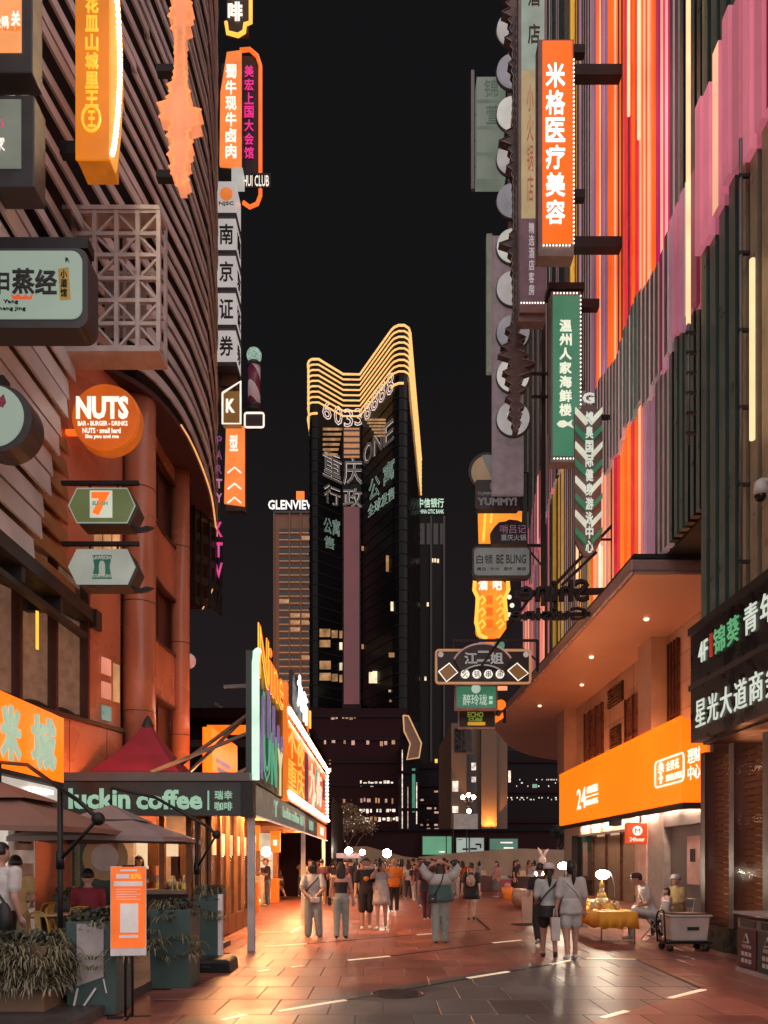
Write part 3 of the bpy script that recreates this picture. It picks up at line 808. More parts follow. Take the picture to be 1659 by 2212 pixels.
M_purp = pm('mauve lit core strip', (.06, .02, .025), .5, es=.21, ec=(.42, .115, .125), var=.25, scale=.12)  # mauve light falling on the core is put in as emission
M_ambs = lit('amber core strip', (.72, .30, .11), .6, var=.2)
bx('core_strip', M_purp, tw, -13.4, -8.2, 6.2, 6.8, SZ(1521, 256.4), SZ(1095, 256.4))
bx('core_strip_top', M_ambs, tw, -13.4, -8.2, 6.2, 6.8, SZ(988, 256.4), SZ(925, 256.4))
for k in range(5): bx('core_line', M_brownd, tw, -13.45, -8.15, 6.1, 6.19, SZ(985 - k * 13, 256.4), SZ(981 - k * 13, 256.4))
PLt, PLc, PRt = ((-21.5, 249.0), (-13.9, 256.6)), ((-13.9, 256.5), (-7.7, 256.5)), ((-7.7, 256.5), (2.6, 235.2))
def tl(s, pl, q, mats=(M_twl, M_twf), outline=.014):
    pts = [on_plane(x, y, *pl) for x, y in q]
    if mats[1]: letter_quad(tw, s, pts, mats[1], depth=.3)
    letter_quad(tw, s, pts, mats[0], outline=outline, depth=.12)
def box4(x0, x1, yb0, yb1, h0, h1): return [(x0, yb0), (x1, yb1), (x1, yb1 - h1), (x0, yb0 - h0)]
M_num = lit('pink white neon digits', (1.0, .74, .64), .95)
for s, pl, q in [('6', PLt, box4(696, 716, 903, 910, 40, 42)), ('0', PLt, box4(721, 740, 917, 921, 42, 43)), ('3', PLc, box4(743, 763, 923, 923, 40, 40)), ('3', PLc, box4(766, 784, 920, 920, 38, 38)),
                 ('8', PRt, box4(787, 801, 909, 903, 40, 41)), ('8', PRt, box4(802, 817, 893, 881, 44, 45)), ('8', PRt, box4(818, 833, 876, 862, 45, 46)), ('8', PRt, box4(835, 851, 860, 846, 46, 47))]:
    tl(s, pl, q, (M_num, None), .02)
for s, pl, q in [('重', PLt, box4(697, 738, 1028, 1047, 62, 60)), ('庆', PLc, box4(741, 783, 1047, 1047, 58, 58)), ('O', PRt, box4(786, 805, 1010, 992, 44, 46)), ('N', PRt, box4(807, 826, 988, 970, 46, 46)), ('E', PRt, box4(829, 850, 968, 950, 46, 46)),
                 ('行', PLt, box4(699, 735, 1084, 1097, 42, 41)), ('政', PLc, box4(741, 783, 1097, 1097, 42, 42))]:
    tl(s, pl, q)
for s, pl, q in [('公', PRt, box4(797, 821, 1085, 1068, 46, 46)), ('寓', PRt, box4(828, 852, 1052, 1030, 44, 44)), ('全球发售', PRt, box4(795, 852, 1120, 1076, 27, 27)),
                 ('公寓', PLt, box4(699, 734, 1150, 1160, 34, 36)), ('售', PLt, box4(700, 722, 1182, 1188, 26, 26))]:
    tl(s, pl, q, (M_twl2, None), .011)
# lit lattice beside the core and lit windows
M_wina = lit('amber tower window', (1.0, .52, .22), .34, var=.5, scale=.4)
M_winw = lit('pale tower window', (1.0, .8, .5), 1.0, var=.4, scale=.4)
def twin(pl, x0, x1, y0, y1, mat, off=.35):
    q = [on_plane(x, y, *pl) for x, y in ((x0, y1), (x1, y1), (x1, y0), (x0, y0))]
    n = (q[1] - q[0]).cross(q[3] - q[0]).normalized()
    q = [p + n * off - Vector((0, 250, 0)) for p in q]
    MB().add(q, [(0, 1, 2, 3)]).add([p - n * .3 for p in q], [(3, 2, 1, 0)]).build('window', mat, tw)
for k in range(6):
    twin(PLt, 697, 738 - k * 2, 925 + k * 11, 930 + k * 11, M_wina); twin(PRt, 790 + k * 5, 834, 905 + k * 7, 909 + k * 7, M_wina)
for x0, x1, y0, y1, m in [(690, 712, 1359, 1376, M_wina), (690, 712, 1383, 1398, M_wina), (690, 713, 1428, 1446, M_wina), (690, 713, 1454, 1470, M_wina), (716, 728, 1362, 1378, M_wina), (733, 738, 1363, 1379, M_wina), (733, 738, 1388, 1404, M_winw), (733, 738, 1432, 1448, M_winw), (716, 728, 1456, 1472, M_wina), (733, 738, 1458, 1474, M_wina)]:
    twin(PLt, x0, x1, y0, y1, m)
for x0, x1, y0, y1, m in [(799, 806, 1452, 1476, M_winw), (807, 815, 1450, 1476, M_winw), (842, 852, 1410, 1420, M_wina), (836, 840, 1200, 1235, M_wina), (846, 850, 1300, 1320, M_winw), (783, 786, 1180, 1190, M_wina), (783, 786, 1392, 1402, M_wina)]:
    twin(PRt, x0, x1, y0, y1, m)
for k in range(26):
    y = 1490 + (k % 13) * 22; x = 842 + (k * 37) % 12
    twin(PRt, x, x + 2, y, y + 5, M_wina if k % 3 else M_winw)

def flood(parent, loc, target, energy, sx, sy, col):
    l = bpy.data.lights.new('floodlight', 'AREA'); l.energy = energy; l.shape = 'RECTANGLE'; l.size = sx; l.size_y = sy; l.color = col
    o = bpy.data.objects.new('floodlight', l); C.objects.link(o); o.parent = parent
    o.location = loc
    dv = Vector(target) - Vector(loc); o.rotation_euler = dv.to_track_quat('-Z', 'Y').to_euler()
    return o
# residential tower on the left
D = 350.0
gv = thing('brick_tower', 'brown gridded apartment tower with white roof letters left of the glass tower', 'tower', (SX(632, D), D, 0))
hw = 41 / F * D; gt = SZ(1110, D)
M_brk = pm('tan tower masonry', (.16, .075, .042), .6, var=.12, scale=.1)
bx('shaft', M_brk, gv, -hw, hw, 0, 16, 0, gt)
M_gw = pm('dark flat window', (.016, .012, .012), .15)
wm = MB(); wm.box(0, 4.4, 0, .3, 0, 1.7); wm_me = wm.mesh('window'); wm_me.materials.append(M_gw)
wm2 = wm_me.copy(); wm2.materials.clear(); wm2.materials.append(M_wina)
wl = MB(); wl.box(0, 4.4, 0, .7, 0, .35); wl_me = wl.mesh('window_sill'); wl_me.materials.append(pm('pale sill', (.5, .34, .2), .6))
for r in range(46):
    z = 10 + r * 3.2
    if z > gt - 6: break
    for cc, x in enumerate((-hw + 2.6, -hw + 8.0 - .4, -hw + 12.6)):
        me_ = wm2 if (r * 5 + cc * 3) % 17 == 0 or r in (31, 32) and cc > 0 else wm_me
        o = obj('window', me_, None, gv, (x, -.32, z)); obj('window_sill', wl_me, None, o, (0, -.4, -.4))
for x in (-hw, -hw + 7.1, -hw + 12.2, hw - .8): bx('pier', M_brk, gv, x, x + .6, -.9, 0, 0, gt)
letter(gv, 'GLENVIEW', -hw - 2.2, gt + 1.2, 22, 4.2, lit('white roof letters', (1, .95, .9), 1.1), y=-1.5, depth=.6, bold=.02)
bx('logo_box', lit('orange roof logo', (1, .14, .01), 1.6), gv, hw - 6.8, hw - 3.2, -1.5, -.6, gt + 6.0, gt + 9.6)
bx('sign_rail', M_dark, gv, -hw, hw, -1, -.5, gt, gt + 1.0)
flood(gv, (2, -70, 6), (0, 0, 75), 90000, 30, 10, (1, .55, .3))
# bank tower on the right
D = 330.0
ct = thing('bank_tower', 'dark slab tower with green lit bank letters right of the glass tower', 'tower', (SX(932, D), D, 0))
hw = 30 / F * D; ctop = SZ(1116, D)
M_cit = pm('charcoal tower cladding', (.018, .016, .016), .6, spec=.1)
bx('shaft', M_cit, ct, -hw, hw, 0, 18, 0, ctop)
for k in range(4): bx('crown_opening', M_gw, ct, -hw + 1 + k * 2.9, -hw + 3 + k * 2.9, -.2, 0, ctop - 12, ctop - 3)
for x in (-hw, -.6, hw - 1): bx('pier', pm('pier', (.035, .026, .026), .5), ct, x, x + .8, -.8, 0, 0, ctop)
for k, (x, z) in enumerate([(-2, SZ(1310, D)), (-3, SZ(1470, D)), (0, SZ(1215, D)), (1.2, SZ(1215, D)), (2.4, SZ(1216, D))]): bx('window', M_winw, ct, x, x + .8, -.35, 0, z, z + 1.6)
M_cgl = lit('mint bank letters', (.62, .88, .66), .8)
letter(ct, '中信银行', SX(902, D) - ct.location.x, SZ(1099, D), 56 / F * D, 3.9, M_cgl, y=-1, depth=.5, bold=.01)
letter(ct, 'CHINA CITIC BANK', SX(902, D) - ct.location.x, SZ(1112, D), 56 / F * D, 1.7, M_cgl, y=-1, depth=.5)

# ================================================================== mid distance
M_pl = pm('plum night facade', (.018, .005, .008), .6, var=.2, scale=.1, spec=.08)
M_pl2 = pm('dark night facade', (.011, .008, .010), .6, var=.2, scale=.1, spec=.1)
def facade(name, label, x0, x1, ytop, D, dep, mat, wins, rows=0, cat='building'):
    o = thing(name, label, cat, (SX(x0, D), D, 0))
    w = SX(x1, D) - SX(x0, D); h = SZ(ytop, D)
    bx('wall', mat, o, 0, w, 0, dep, 0, h)
    for k in range(rows): bx('floor_band', M_pl2 if mat is M_pl else M_pl, o, -.05, w + .05, -.3, 0, h * (k + .6) / rows, h * (k + .6) / rows + .5)
    for (a, b, c, d_, m) in wins:
        bx('window', m, o, SX(a, D) - o.location.x, SX(b, D) - o.location.x, -.12, 0, SZ(d_, D), SZ(c, D))
    return o
M_wpk = lit('pinkish lit window', (1.0, .55, .42), .5, var=.6, scale=2)
M_wwh = lit('white lit window', (1.0, .82, .68), 1.0, var=.6, scale=2)
wins = []
rnd = random.Random(3)
for y0, xs, m, dens in ((1598, (700, 760), M_wpk, .7), (1600, (785, 848), M_wpk, .8), (1688, (778, 850), M_wwh, .75), (1545, (715, 770), M_wpk, .4), (1640, (690, 720), M_wwh, .3), (1660, (700, 720), M_wwh, .4), (1725, (700, 860), M_wpk, .5), (1745, (720, 880), M_wwh, .8), (1765, (740, 900), M_wwh, .9)):
    x = xs[0]
    while x < xs[1]:
        w = rnd.uniform(3, 8)
        if rnd.random() < dens: wins.append((x, x + w, y0 + rnd.uniform(-2, 2), y0 + rnd.uniform(6, 12), m if rnd.random() < .7 else M_wina))
        x += w + rnd.uniform(1, 4)
pod = facade('shopping_podium', 'plum shopping podium with scattered lit windows at the foot of the glass tower', 560, 880, 1530, 150, 40, M_pl, wins, 7)
flood(pod, (13, -30, 3), (13, 0, 14), 2600, 8, 4, (1, .45, .2))
p2 = facade('mall_wing', 'dark mall wing with a green light strip behind the plaza', 868, 905, 1560, 120, 30, M_pl2, [(890, 897, 1660, 1755, lit('teal strip', (.12, .5, .32), .4)), (868, 870, 1620, 1790, M_wwh), (880, 882, 1700, 1790, M_wpk), (899, 901, 1690, 1780, M_wwh)], 4)
# gold outlined folded sign on its corner
D = 117.0
gs = thing('outline_sign', 'tall folded sign outlined in dull gold light above the mall wing', 'sign', P(871, 1641, D))
pp = [(871, 1546), (882, 1547), (910, 1606), (905, 1637), (879, 1641), (886, 1607), (873, 1580)]
lp = [(SX(x, D) - gs.location.x, SZ(y, D) - gs.location.z) for x, y in pp]
MB().prism_y(lp, 0, 1.2).build('panel', pm('bronze panel', (.2, .1, .06), .5), gs)
m = MB(); m.tube([(x, -.2, z) for x, z in lp + [lp[0]]], .13, 6); m.build('outline_light', lit('dull gold line', (.8, .42, .18), .8), gs)
dk = facade('office_block', 'dark office block with dim shelf-like lit floors beside the bank tower', 905, 968, 1645, 125, 25, M_pl2, [(x, x + rnd.uniform(4, 12), y, y + 4, M_wpk if rnd.random() < .6 else M_ledge) for y in range(1690, 1790, 9) for x in (908, 922, 938, 952) if rnd.random() < .45], 6)
bx('roof_light', M_ly, dk, 2.6, 3.0, -.3, .2, SZ(1648, 125), SZ(1640, 125)); bx('roof_light', M_ly, dk, 4.2, 4.5, -.3, .2, SZ(1648, 125), SZ(1640, 125))
D = 88.0
M_bei = pm('tan corner facade', (.13, .075, .045), .6, var=.12, scale=.3)
cb = facade('corner_building', 'tan corner building with a glowing amber pilaster behind the plaza', 975, 1096, 1562, D, 20, M_bei, [(982, 996, 1574, 1625, M_gw), (998, 1008, 1570, 1625, M_gw), (1011, 1019, 1567, 1622, M_gw), (1010, 1030, 1630, 1790, M_gw), (1018, 1028, 1648, 1664, M_wwh), (1018, 1028, 1678, 1690, M_wwh)])
for (a, b, c, d_) in ((977, 989, 1688, 1710), (977, 989, 1742, 1756)):
    bx('light_box', M_wwh, cb, SX(a, D) - cb.location.x, SX(b, D) - cb.location.x, -.5, -.13, SZ(d_, D), SZ(c, D))
px0, px1 = SX(1037, D) - cb.location.x, SX(1070, D) - cb.location.x
bx('pilaster', M_bei, cb, px0, px1, -1.1, -.01, 0, SZ(1560, D))
for x in (px0 + .4, (px0 + px1) / 2, px1 - .3):
    l = bpy.data.lights.new('uplight', 'SPOT'); l.energy = 2200; l.color = (1, .42, .08); l.spot_size = math.radians(60); l.shadow_soft_size = .1
    o = bpy.data.objects.new('uplight', l); C.objects.link(o); o.parent = cb; o.location = (x, -1.75, 4.6); o.rotation_euler = (math.radians(172), 0, 0)
    bx('uplight_housing', M_dark, cb, x - .15, x + .15, -1.9, -1.6, 4.2, 4.5)
bx('ledge', M_pl2, cb, -1, px1 + 8, -2.2, -.02, 3.9, 4.15)
wins = []
for k in range(46):
    x = rnd.uniform(1080, 1212); y = rnd.choice([1683, 1690, 1697, 1722, 1726]); wins.append((x, x + 1.6, y, y + 2.6, M_wwh))
wins += [(1098, 1103, 1665, 1690, M_wwh), (1150, 1160, 1694, 1702, lit('mint pane', (.3, .6, .45), .6))]
rb = facade('terrace_building', 'dark terraced building strung with tiny white lamps behind the canopy', 1076, 1330, 1622, 115, 25, M_pl2, wins, 4)
# ------------------------------------------------------------------ plaza rear wall with light boxes
D = 62.0
rw = thing('plaza_wall', 'dark plum wall closing the plaza behind the crowd', 'wall', (SX(560, D), D, 0))
W = SX(1330, D) - SX(560, D)
M_pwall = pm('plum plaza wall', (.028, .009, .012), .6, var=.15, scale=.4, spec=.15)
bx('wall', M_pwall, rw, 0, W, 0, 1.2, 0, SZ(1796, D))
bx('coping', M_pl2, rw, -.1, W + .1, -.15, 1.3, SZ(1796, D) + .01, SZ(1796, D) + .2)
def lightbox(x0, x1, y0, y1, label, mat, extras=()):
    D = 61.6
    o = thing('advertising_light_box', label, 'light box', P(x0, y1, D))
    w, h = (x1 - x0) / F * D, (y1 - y0) / F * D
    bx('frame', M_dark, o, -.08, w + .08, 0, .3, -.08, h + .08)
    bx('screen', mat, o, 0, w, -.03, -.002, 0, h)
    for (a, b, c, d_, m) in extras: bx('print', m, o, a * w, b * w, -.05, -.032, c * h, d_ * h)
    return o
M_gs = lit('green advert', (.13, .36, .21), .85, var=.1); M_ps = lit('pale advert', (.42, .5, .42), .8, var=.1); M_ds = lit('deep green advert', (.09, .2, .14), .8)
lightbox(913, 963, 1807, 1846, 'largest green light box on the dark plaza wall', M_gs, [(.7, .95, .12, .18, M_wwh)])
lightbox(965, 975, 1807, 1846, 'narrow green light box right beside the largest one', M_gs)
lightbox(986, 1012, 1810, 1842, 'pale light box left of the grey one showing a dark shape', M_ps, [(.5, .98, .18, .3, M_pl2), (.1, .5, .86, .9, M_pl2)])
lightbox(1015, 1045, 1810, 1842, 'pale grey light box with dark tap-like shapes', lit('grey advert', (.36, .4, .37), .8), [(.02, .5, .2, .32, M_pl2), (.4, .8, .5, .62, M_pl2), (.72, .82, .3, .55, M_pl2)])
lightbox(1058, 1118, 1812, 1836, 'wide dark green light box at the right end of the plaza wall', M_ds, [(.38, .82, .6, .72, M_lw), (.5, .85, .12, .24, M_lw)])
# planter walls in front
M_plant = pm('sand coloured stone', (.50, .36, .24), .6, var=.2, scale=.6, bump=.2)
def lowwall(name, label, pts, D, dep):
    o = thing(name, label, 'wall', (SX(pts[0][0], D), D, 0))
    lp = [(SX(x, D) - o.location.x, max(0, SZ(y, D))) for x, y in pts]
    MB().prism_y(lp, 0, dep).build('stone_wall', M_plant, o)
    x0, x1 = lp[0][0], lp[-1][0]
    MB().box(x0, x1, -.06, -.002, 0, .3).build('base_course', pm('dark base course', (.12, .08, .06), .6), o)
    return o
lowwall('planter_wall', 'long sand coloured stone planter wall on the right of the plaza', [(905, 1960), (905, 1851), (1000, 1841), (1125, 1833), (1225, 1836), (1225, 1960)], 52, 2.0)
lowwall('planter_wall', 'wedge shaped stone planter wall around the bare tree', [(736, 1960), (738, 1858), (752, 1829), (792, 1828), (872, 1850), (905, 1854), (905, 1960)], 50, 2.5)

# ------------------------------------------------------------------ trees
def branch(m, p, d, r, depth, rng, tips, ln):
    n = 4; path = [p]; rad = [r]; dd = d.copy(); q = p.copy()
    for k in range(n):
        dd = (dd + Vector((rng.uniform(-.2, .2), rng.uniform(-.2, .2), rng.uniform(-.05, .15)))).normalized()
        q = q + dd * (ln / n); path.append(q.copy()); rad.append(r * (1 - .5 * (k + 1) / n))
    m.tube(path, rad, 6)
    if depth == 0: tips.append(q); tips.append(path[2]); return
    for k in range(rng.choice((2, 3))):
        nd = (dd + Vector((rng.uniform(-.8, .8), rng.uniform(-.8, .8), rng.uniform(-.1, .6)))).normalized()
        branch(m, path[-1 - (k % 2)], nd, r * .5, depth - 1, rng, tips, ln * .68)
def leaves(m, tips, rng, per, spread, size):
    for t in tips:
        for k in range(per):
            c = t + Vector((rng.gauss(0, spread), rng.gauss(0, spread), rng.gauss(0, spread * .8)))
            a = Vector((rng.uniform(-1, 1), rng.uniform(-1, 1), rng.uniform(-1, 1))).normalized(); b = a.orthogonal().normalized() * size * rng.uniform(.5, 1); a = a * size
            m.add([c - a, c + b * .6, c + a, c - b * .6], [(0, 1, 2, 3)])
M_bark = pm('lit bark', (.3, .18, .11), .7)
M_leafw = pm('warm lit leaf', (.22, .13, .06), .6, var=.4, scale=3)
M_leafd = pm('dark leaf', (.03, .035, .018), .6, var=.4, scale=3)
rng = random.Random(11)
D = 51.0
tr = thing('plaza_tree', 'slender multi-stemmed tree hung with tiny lights in front of the plum wall', 'tree', (SX(733, D), D, .6))
m = MB(); tips = []
for dx, dy in ((-.12, .05), (.05, -.05), (.16, .1)): branch(m, Vector((dx, dy, 0)), Vector((dx * 2.2, dy, 1)).normalized(), .085, 3, rng, tips, 1.75)
m.build('trunk', M_bark, tr)
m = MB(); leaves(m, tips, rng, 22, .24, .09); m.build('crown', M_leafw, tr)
m = MB()
for t in tips[::2]:
    for k in range(2): m.ball(t + Vector((rng.gauss(0, .3), rng.gauss(0, .3), rng.gauss(0, .25))), .03, 5)
m.build('fairy_lights', M_wwh, tr)
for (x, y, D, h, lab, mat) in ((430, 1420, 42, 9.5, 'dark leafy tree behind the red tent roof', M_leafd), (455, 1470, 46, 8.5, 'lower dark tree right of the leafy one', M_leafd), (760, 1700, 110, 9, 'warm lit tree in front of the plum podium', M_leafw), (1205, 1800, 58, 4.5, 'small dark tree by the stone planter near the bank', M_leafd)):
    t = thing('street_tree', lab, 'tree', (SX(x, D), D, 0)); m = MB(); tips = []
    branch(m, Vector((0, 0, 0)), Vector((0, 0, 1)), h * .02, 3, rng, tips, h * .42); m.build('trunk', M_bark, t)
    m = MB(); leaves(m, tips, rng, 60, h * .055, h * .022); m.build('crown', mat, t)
# lamp post with globes
D = 72.0
lp_ = thing('globe_lamp_post', 'dark lamp post with four warm globes in front of the tan building', 'street lamp', (SX(1013, D), D, 0))
m = MB(); m.tube([(0, 0, 0), (0, 0, SZ(1745, D))], [.12, .07], 8)
gl = [(1000, 1722), (1012, 1717), (1023, 1722), (1013, 1752)]
for x, y in gl[:3]: m.tube([(0, 0, SZ(1745, D)), (SX(x, D) - lp_.location.x, 0, SZ(y, D) - .2)], .04, 6)
m.build('post', M_dark, lp_)
for x, y in gl: MB().ball((SX(x, D) - lp_.location.x, 0, SZ(y, D)), .2, 10).build('globe', lit('warm globe', (1, .62, .34), 45), lp_)
sgn = thing('notice_board', 'small pale notice board on two posts above the plaza wall', 'sign', (SX(980, 60.5), 60.5, 0))
bx('board', pm('pale board', (.16, .14, .13), .5, es=.15, ec=(1, .8, .7)), sgn, 0, 1.9, 0, .1, 4.1, 5.3)
for x in (-.05, 1.0): bx('post', M_dark, sgn, x, x + .08, .1, .2, 0, 5.3)
# ================================================================== coffee kiosk row on the left
KD = 13.9; KX = -2.4
M_kgreen = pm('green black sign board', (.022, .03, .028), .4, var=.15)
M_wood = pm('brown timber frame', (.24, .115, .05), .45, var=.2, scale=5)
M_teal = pm('teal panel', (.045, .085, .078), .5, var=.12)
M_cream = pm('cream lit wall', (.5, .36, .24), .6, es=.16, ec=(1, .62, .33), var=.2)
kk = thing('coffee_kiosk', 'dark green coffee kiosk with glowing interior and a long arcade of posts', 'kiosk', (0, 0, 0))
bx('roof_slab', M_dark, kk, -6.2, KX - .02, KD + .35, 31.8, 3.0, 3.12)
bx('ceiling', pm('timber ceiling', (.3, .16, .09), .5), kk, -6.2, KX - .1, KD + .4, 31.6, 2.9, 2.99)
bx('cornice', pm('grey cornice', (.12, .115, .11), .5), kk, -6.1, KX + .02, KD - .35, KD + .35, 3.05, 3.2)
bx('added_roof_wash', lit('front added wash', (1.0, .36, .12), 30.0), kk, -5.9, -3.4, 14.6, 14.75, 3.13, 3.15)  # both roof strips are added, unseen behind the cornice, to brighten the brown building
bx('added_roof_wash', lit('amber added wash', (1.0, .36, .12), 55.0), kk, -4.2, -4.05, 16.8, 21, 3.13, 3.15)
# white posts
for x, y in ((543, 13.85), (655, 22.8), (699, 30.6)):
    X = SX(x, y)
    bx('post', pm('pale steel post', (.5, .5, .5), .4), kk, X - .06, X + .06, y - .06, y + .06, 0, 2.95)
for k in range(9): bx('ceiling_beam', M_wood, kk, -6.1, KX - .02, 15 + k * 1.9, 15.14 + k * 1.9, 2.72, 2.9)
# front wall (faces the camera)
FY = 14.9
bx('interior_back', M_cream, kk, -6.0, -3.45, 18.6, 18.7, .15, 2.9)
bx('interior_side', M_cream, kk, -6.0, -5.9, FY, 18.6, .15, 2.9)
bx('floor', pm('kiosk floor', (.2, .13, .09), .4), kk, -6.0, -3.4, FY, 18.6, .1, .15)
bx('front_panel', M_teal, kk, -6.4, SX(246, FY), FY, FY + .1, .15, 2.9)
for x in (84, 250, 350, 408): bx('timber_post', M_wood, kk, SX(x, FY) - .05, SX(x, FY) + .05, FY - .03, FY + .12, .15, 2.9)
bx('timber_post', M_wood, kk, SX(150, FY), SX(158, FY), FY - .04, FY - .005, .15, 2.9)
# plates printed on the teal panel
def disc(parent, name, cx, cz, r, y, mat, n=28, t=.015):
    return MB().prism_y([(cx + r * math.cos(2*PI*k/n), cz + r * math.sin(2*PI*k/n)) for k in range(n)], y - t, y).build(name, mat, parent)
M_plate = pm('pale plate print', (.5, .47, .45), .4); M_butter = pm('butter ring print', (.45, .33, .15), .5); M_choc = pm('chocolate print', (.05, .02, .02), .5)
disc(kk, 'plate_print', SX(80, FY), SZ(1880, FY), .42, FY - .004, M_plate)
m = MB()
for k in range(5):
    m.bar((SX(60 + k*10, FY), FY - .03, SZ(1915, FY)), (SX(75 + k*8, FY), FY - .03, SZ(1845, FY)), .03); m.bar((SX(55, FY), FY - .035, SZ(1855 + k*12, FY)), (SX(108, FY), FY - .035, SZ(1875 + k*9, FY)), .025)
m.build('waffle_lines', M_choc, kk)
disc(kk, 'ring_print', SX(228, FY), SZ(1853, FY), .44, FY - .004, M_butter); disc(kk, 'ring_print', SX(228, FY), SZ(1853, FY), .27, FY - .022, M_plate)
disc(kk, 'plate_print', SX(150, FY), SZ(1960, FY), .42, FY - .004, M_plate); disc(kk, 'plate_print', SX(150, FY), SZ(1960, FY), .36, FY - .022, pm('inner plate print', (.36, .3, .2), .4))
# serving window with counter and things behind it
bx('counter', pm('stone counter', (.32, .27, .22), .4), kk, SX(258, FY), SX(408, FY), FY - .25, FY + .5, 1.0, 1.08)
bx('counter_front', pm('dark counter front', (.04, .03, .025), .5), kk, SX(258, FY), SX(408, FY), FY - .12, FY + .4, .15, 1.0)
for (a, b, c, d, mt) in ((270, 292, 1815, 1885, M_cream), (298, 318, 1812, 1890, lit('glowing menu', (1, .72, .42), .8)), (322, 345, 1820, 1870, M_wood), (360, 384, 1813, 1850, lit('glowing menu', (1, .72, .42), .8)), (372, 392, 1850, 1905, M_choc), (388, 405, 1815, 1890, M_wood), (300, 340, 1890, 1905, M_steel)):
    bx('back_fitting', mt, kk, SX(a, 16.5), SX(b, 16.5), 16.4, 16.6, SZ(d, 16.5), SZ(c, 16.5))
for k in range(16):
    x = SX(rnd.uniform(340, 405), 15.1)
    m = MB(); h = rnd.uniform(.14, .28); m.lathe([(.035, 0), (.04, h*.6), (.015, h*.8), (.015, h)], (x, 15.12 + rnd.uniform(-.1, .2), 1.08), 8); m.build('bottle', lit('amber bottle', (1, .55, .12), .35) if k % 2 else M_steel, kk)
for x0, x1 in ((414, 429), (432, 447)):
    bx('front_door', pm('amber door glass', (.12, .06, .03), .06, alpha=.45, spec=1.0), kk, SX(x0, FY), SX(x1, FY), FY + .02, FY + .03, .2, 2.6)
    bx('door_rail', M_wood, kk, SX(x0, FY), SX(x1, FY), FY, FY + .06, .15, .5); bx('door_rail', M_wood, kk, SX(x0, FY), SX(x1, FY), FY, FY + .06, 2.45, 2.6); bx('door_stile', M_wood, kk, SX(x1, FY), SX(x1 + 3, FY), FY, FY + .08, .15, 2.6)
# side doors towards the arcade
for k in range(6):
    y = FY + k * .85
    bx('timber_post', M_wood, kk, -3.47, -3.35, y, y + .1, .05, 2.85)
    bx('door_glass', pm('amber door glass', (.12, .06, .03), .06, alpha=.3, spec=1.0), kk, -3.42, -3.41, y + .1, y + .85, .15, 2.7)
    bx('door_rail', M_wood, kk, -3.45, -3.37, y + .1, y + .85, .05, .45)
    bx('notice', pm('pale notice', (.6, .58, .56), .5), kk, -3.40, -3.385, y + .25, y + .6, 1.75, 2.2)
# arcade shops behind the posts
shopmats = [lit('bright shop interior', (1.0, .74, .5), .9, var=.35, scale=1.2), lit('warm shop interior', (1.0, .58, .28), .8, var=.35, scale=1.2), lit('pink shop interior', (1.0, .62, .48), .9, var=.35, scale=1.5)]
for k in range(5):
    y0 = 19.6 + k * 2.4
    bx('shop_interior', shopmats[k % 3], kk, -6.15, -6.05, y0, y0 + 2.3, .1, 2.85)
    if k % 2 == 0: bx('shop_pillar', M_wood, kk, -4.85, -4.7, y0 - .18, y0 - .03, 0, 2.9)
    if k in (2, 4): bx('orange_box', pm('orange shop box', (.6, .16, .03), .4, es=.9, ec=(1, .16, .01)), kk, -4.3, -3.95, y0 - .1, y0 + .12, 1.95, 2.75); bx('orange_bin', pm('orange bin', (.6, .16, .03), .4, es=.4, ec=(1, .16, .01)), kk, -4.3, -4.0, y0 - .1, y0 + .2, 0.02, .95)
    bx('display_case', pm('display case', (.4, .3, .2), .3, es=.25, ec=(1, .6, .3)), kk, -5.4, -4.95, y0 + .3, y0 + 2.0, .1, 1.05)  # faint glow put into the case material, which is no lamp
    bx('case_light', lit('case light', (1, .78, .5), 2.5), kk, -4.94, -4.925, y0 + .3, y0 + 2.0, .12, .2)
    for q in range(3):
        bx('shelf_item', shopmats[(k + q) % 3], kk, -5.9, -5.6, y0 + .3 + q * .6, y0 + .7 + q * .6, 1.1, 1.5 + .2 * (q % 2))
    if k in (2, 4): bx('hanging_card', lit('white card', (1, .86, .76), 1.1), kk, -4.2, -4.05, y0 - .13, y0 - .11, 2.2, 2.42)
# end shop of the arcade, open towards us
bx('end_shop_wall', lit('bright end shop', (1.0, .74, .5), .75, var=.3, scale=1.1), kk, -6.0, -4.5, 31.4, 31.5, .05, 2.85)
bx('end_shop_pillar', M_wood, kk, -4.5, -4.3, 31.1, 31.45, 0, 2.9)
for q in range(3): bx('end_shop_shelf', M_wood, kk, -5.9, -4.6, 31.1, 31.395, 1.1 + q * .5, 1.14 + q * .5)
for q in range(12): bx('shelf_item', shopmats[q % 3] if q % 4 else M_choc, kk, -5.85 + (q % 6) * .21, -5.7 + (q % 6) * .21, 31.15, 31.35, 1.142 + (q // 6) * .5, 1.35 + (q // 6) * .5)
bx('end_shop_case', pm('display case', (.4, .3, .2), .3, es=.25, ec=(1, .6, .3)), kk, -5.0, -4.55, 28.4, 30.6, .03, 1.05)
bx('case_light', lit('case light', (1, .78, .5), 2.5), kk, -4.98, -4.57, 28.38, 28.395, .12, .2)
disc(kk, 'round_lamp', -4.75, 2.0, .2, 31.0, lit('round shop lamp', (1, .86, .7), 6))
bx('yellow_step', lit('yellow step edge', (1, .5, .06), .8), kk, -4.9, -4.5, 27.9, 28.1, .02, .12)
for k in range(7):
    y = 15.8 + k * 2.3
    m = MB(); m.lathe([(.10, 0), (.12, .04)], (-3.1, y, 2.86), 12); m.build('ceiling_lamp', lit('ceiling lamp glass', (1, .42, .16), 1300), kk)
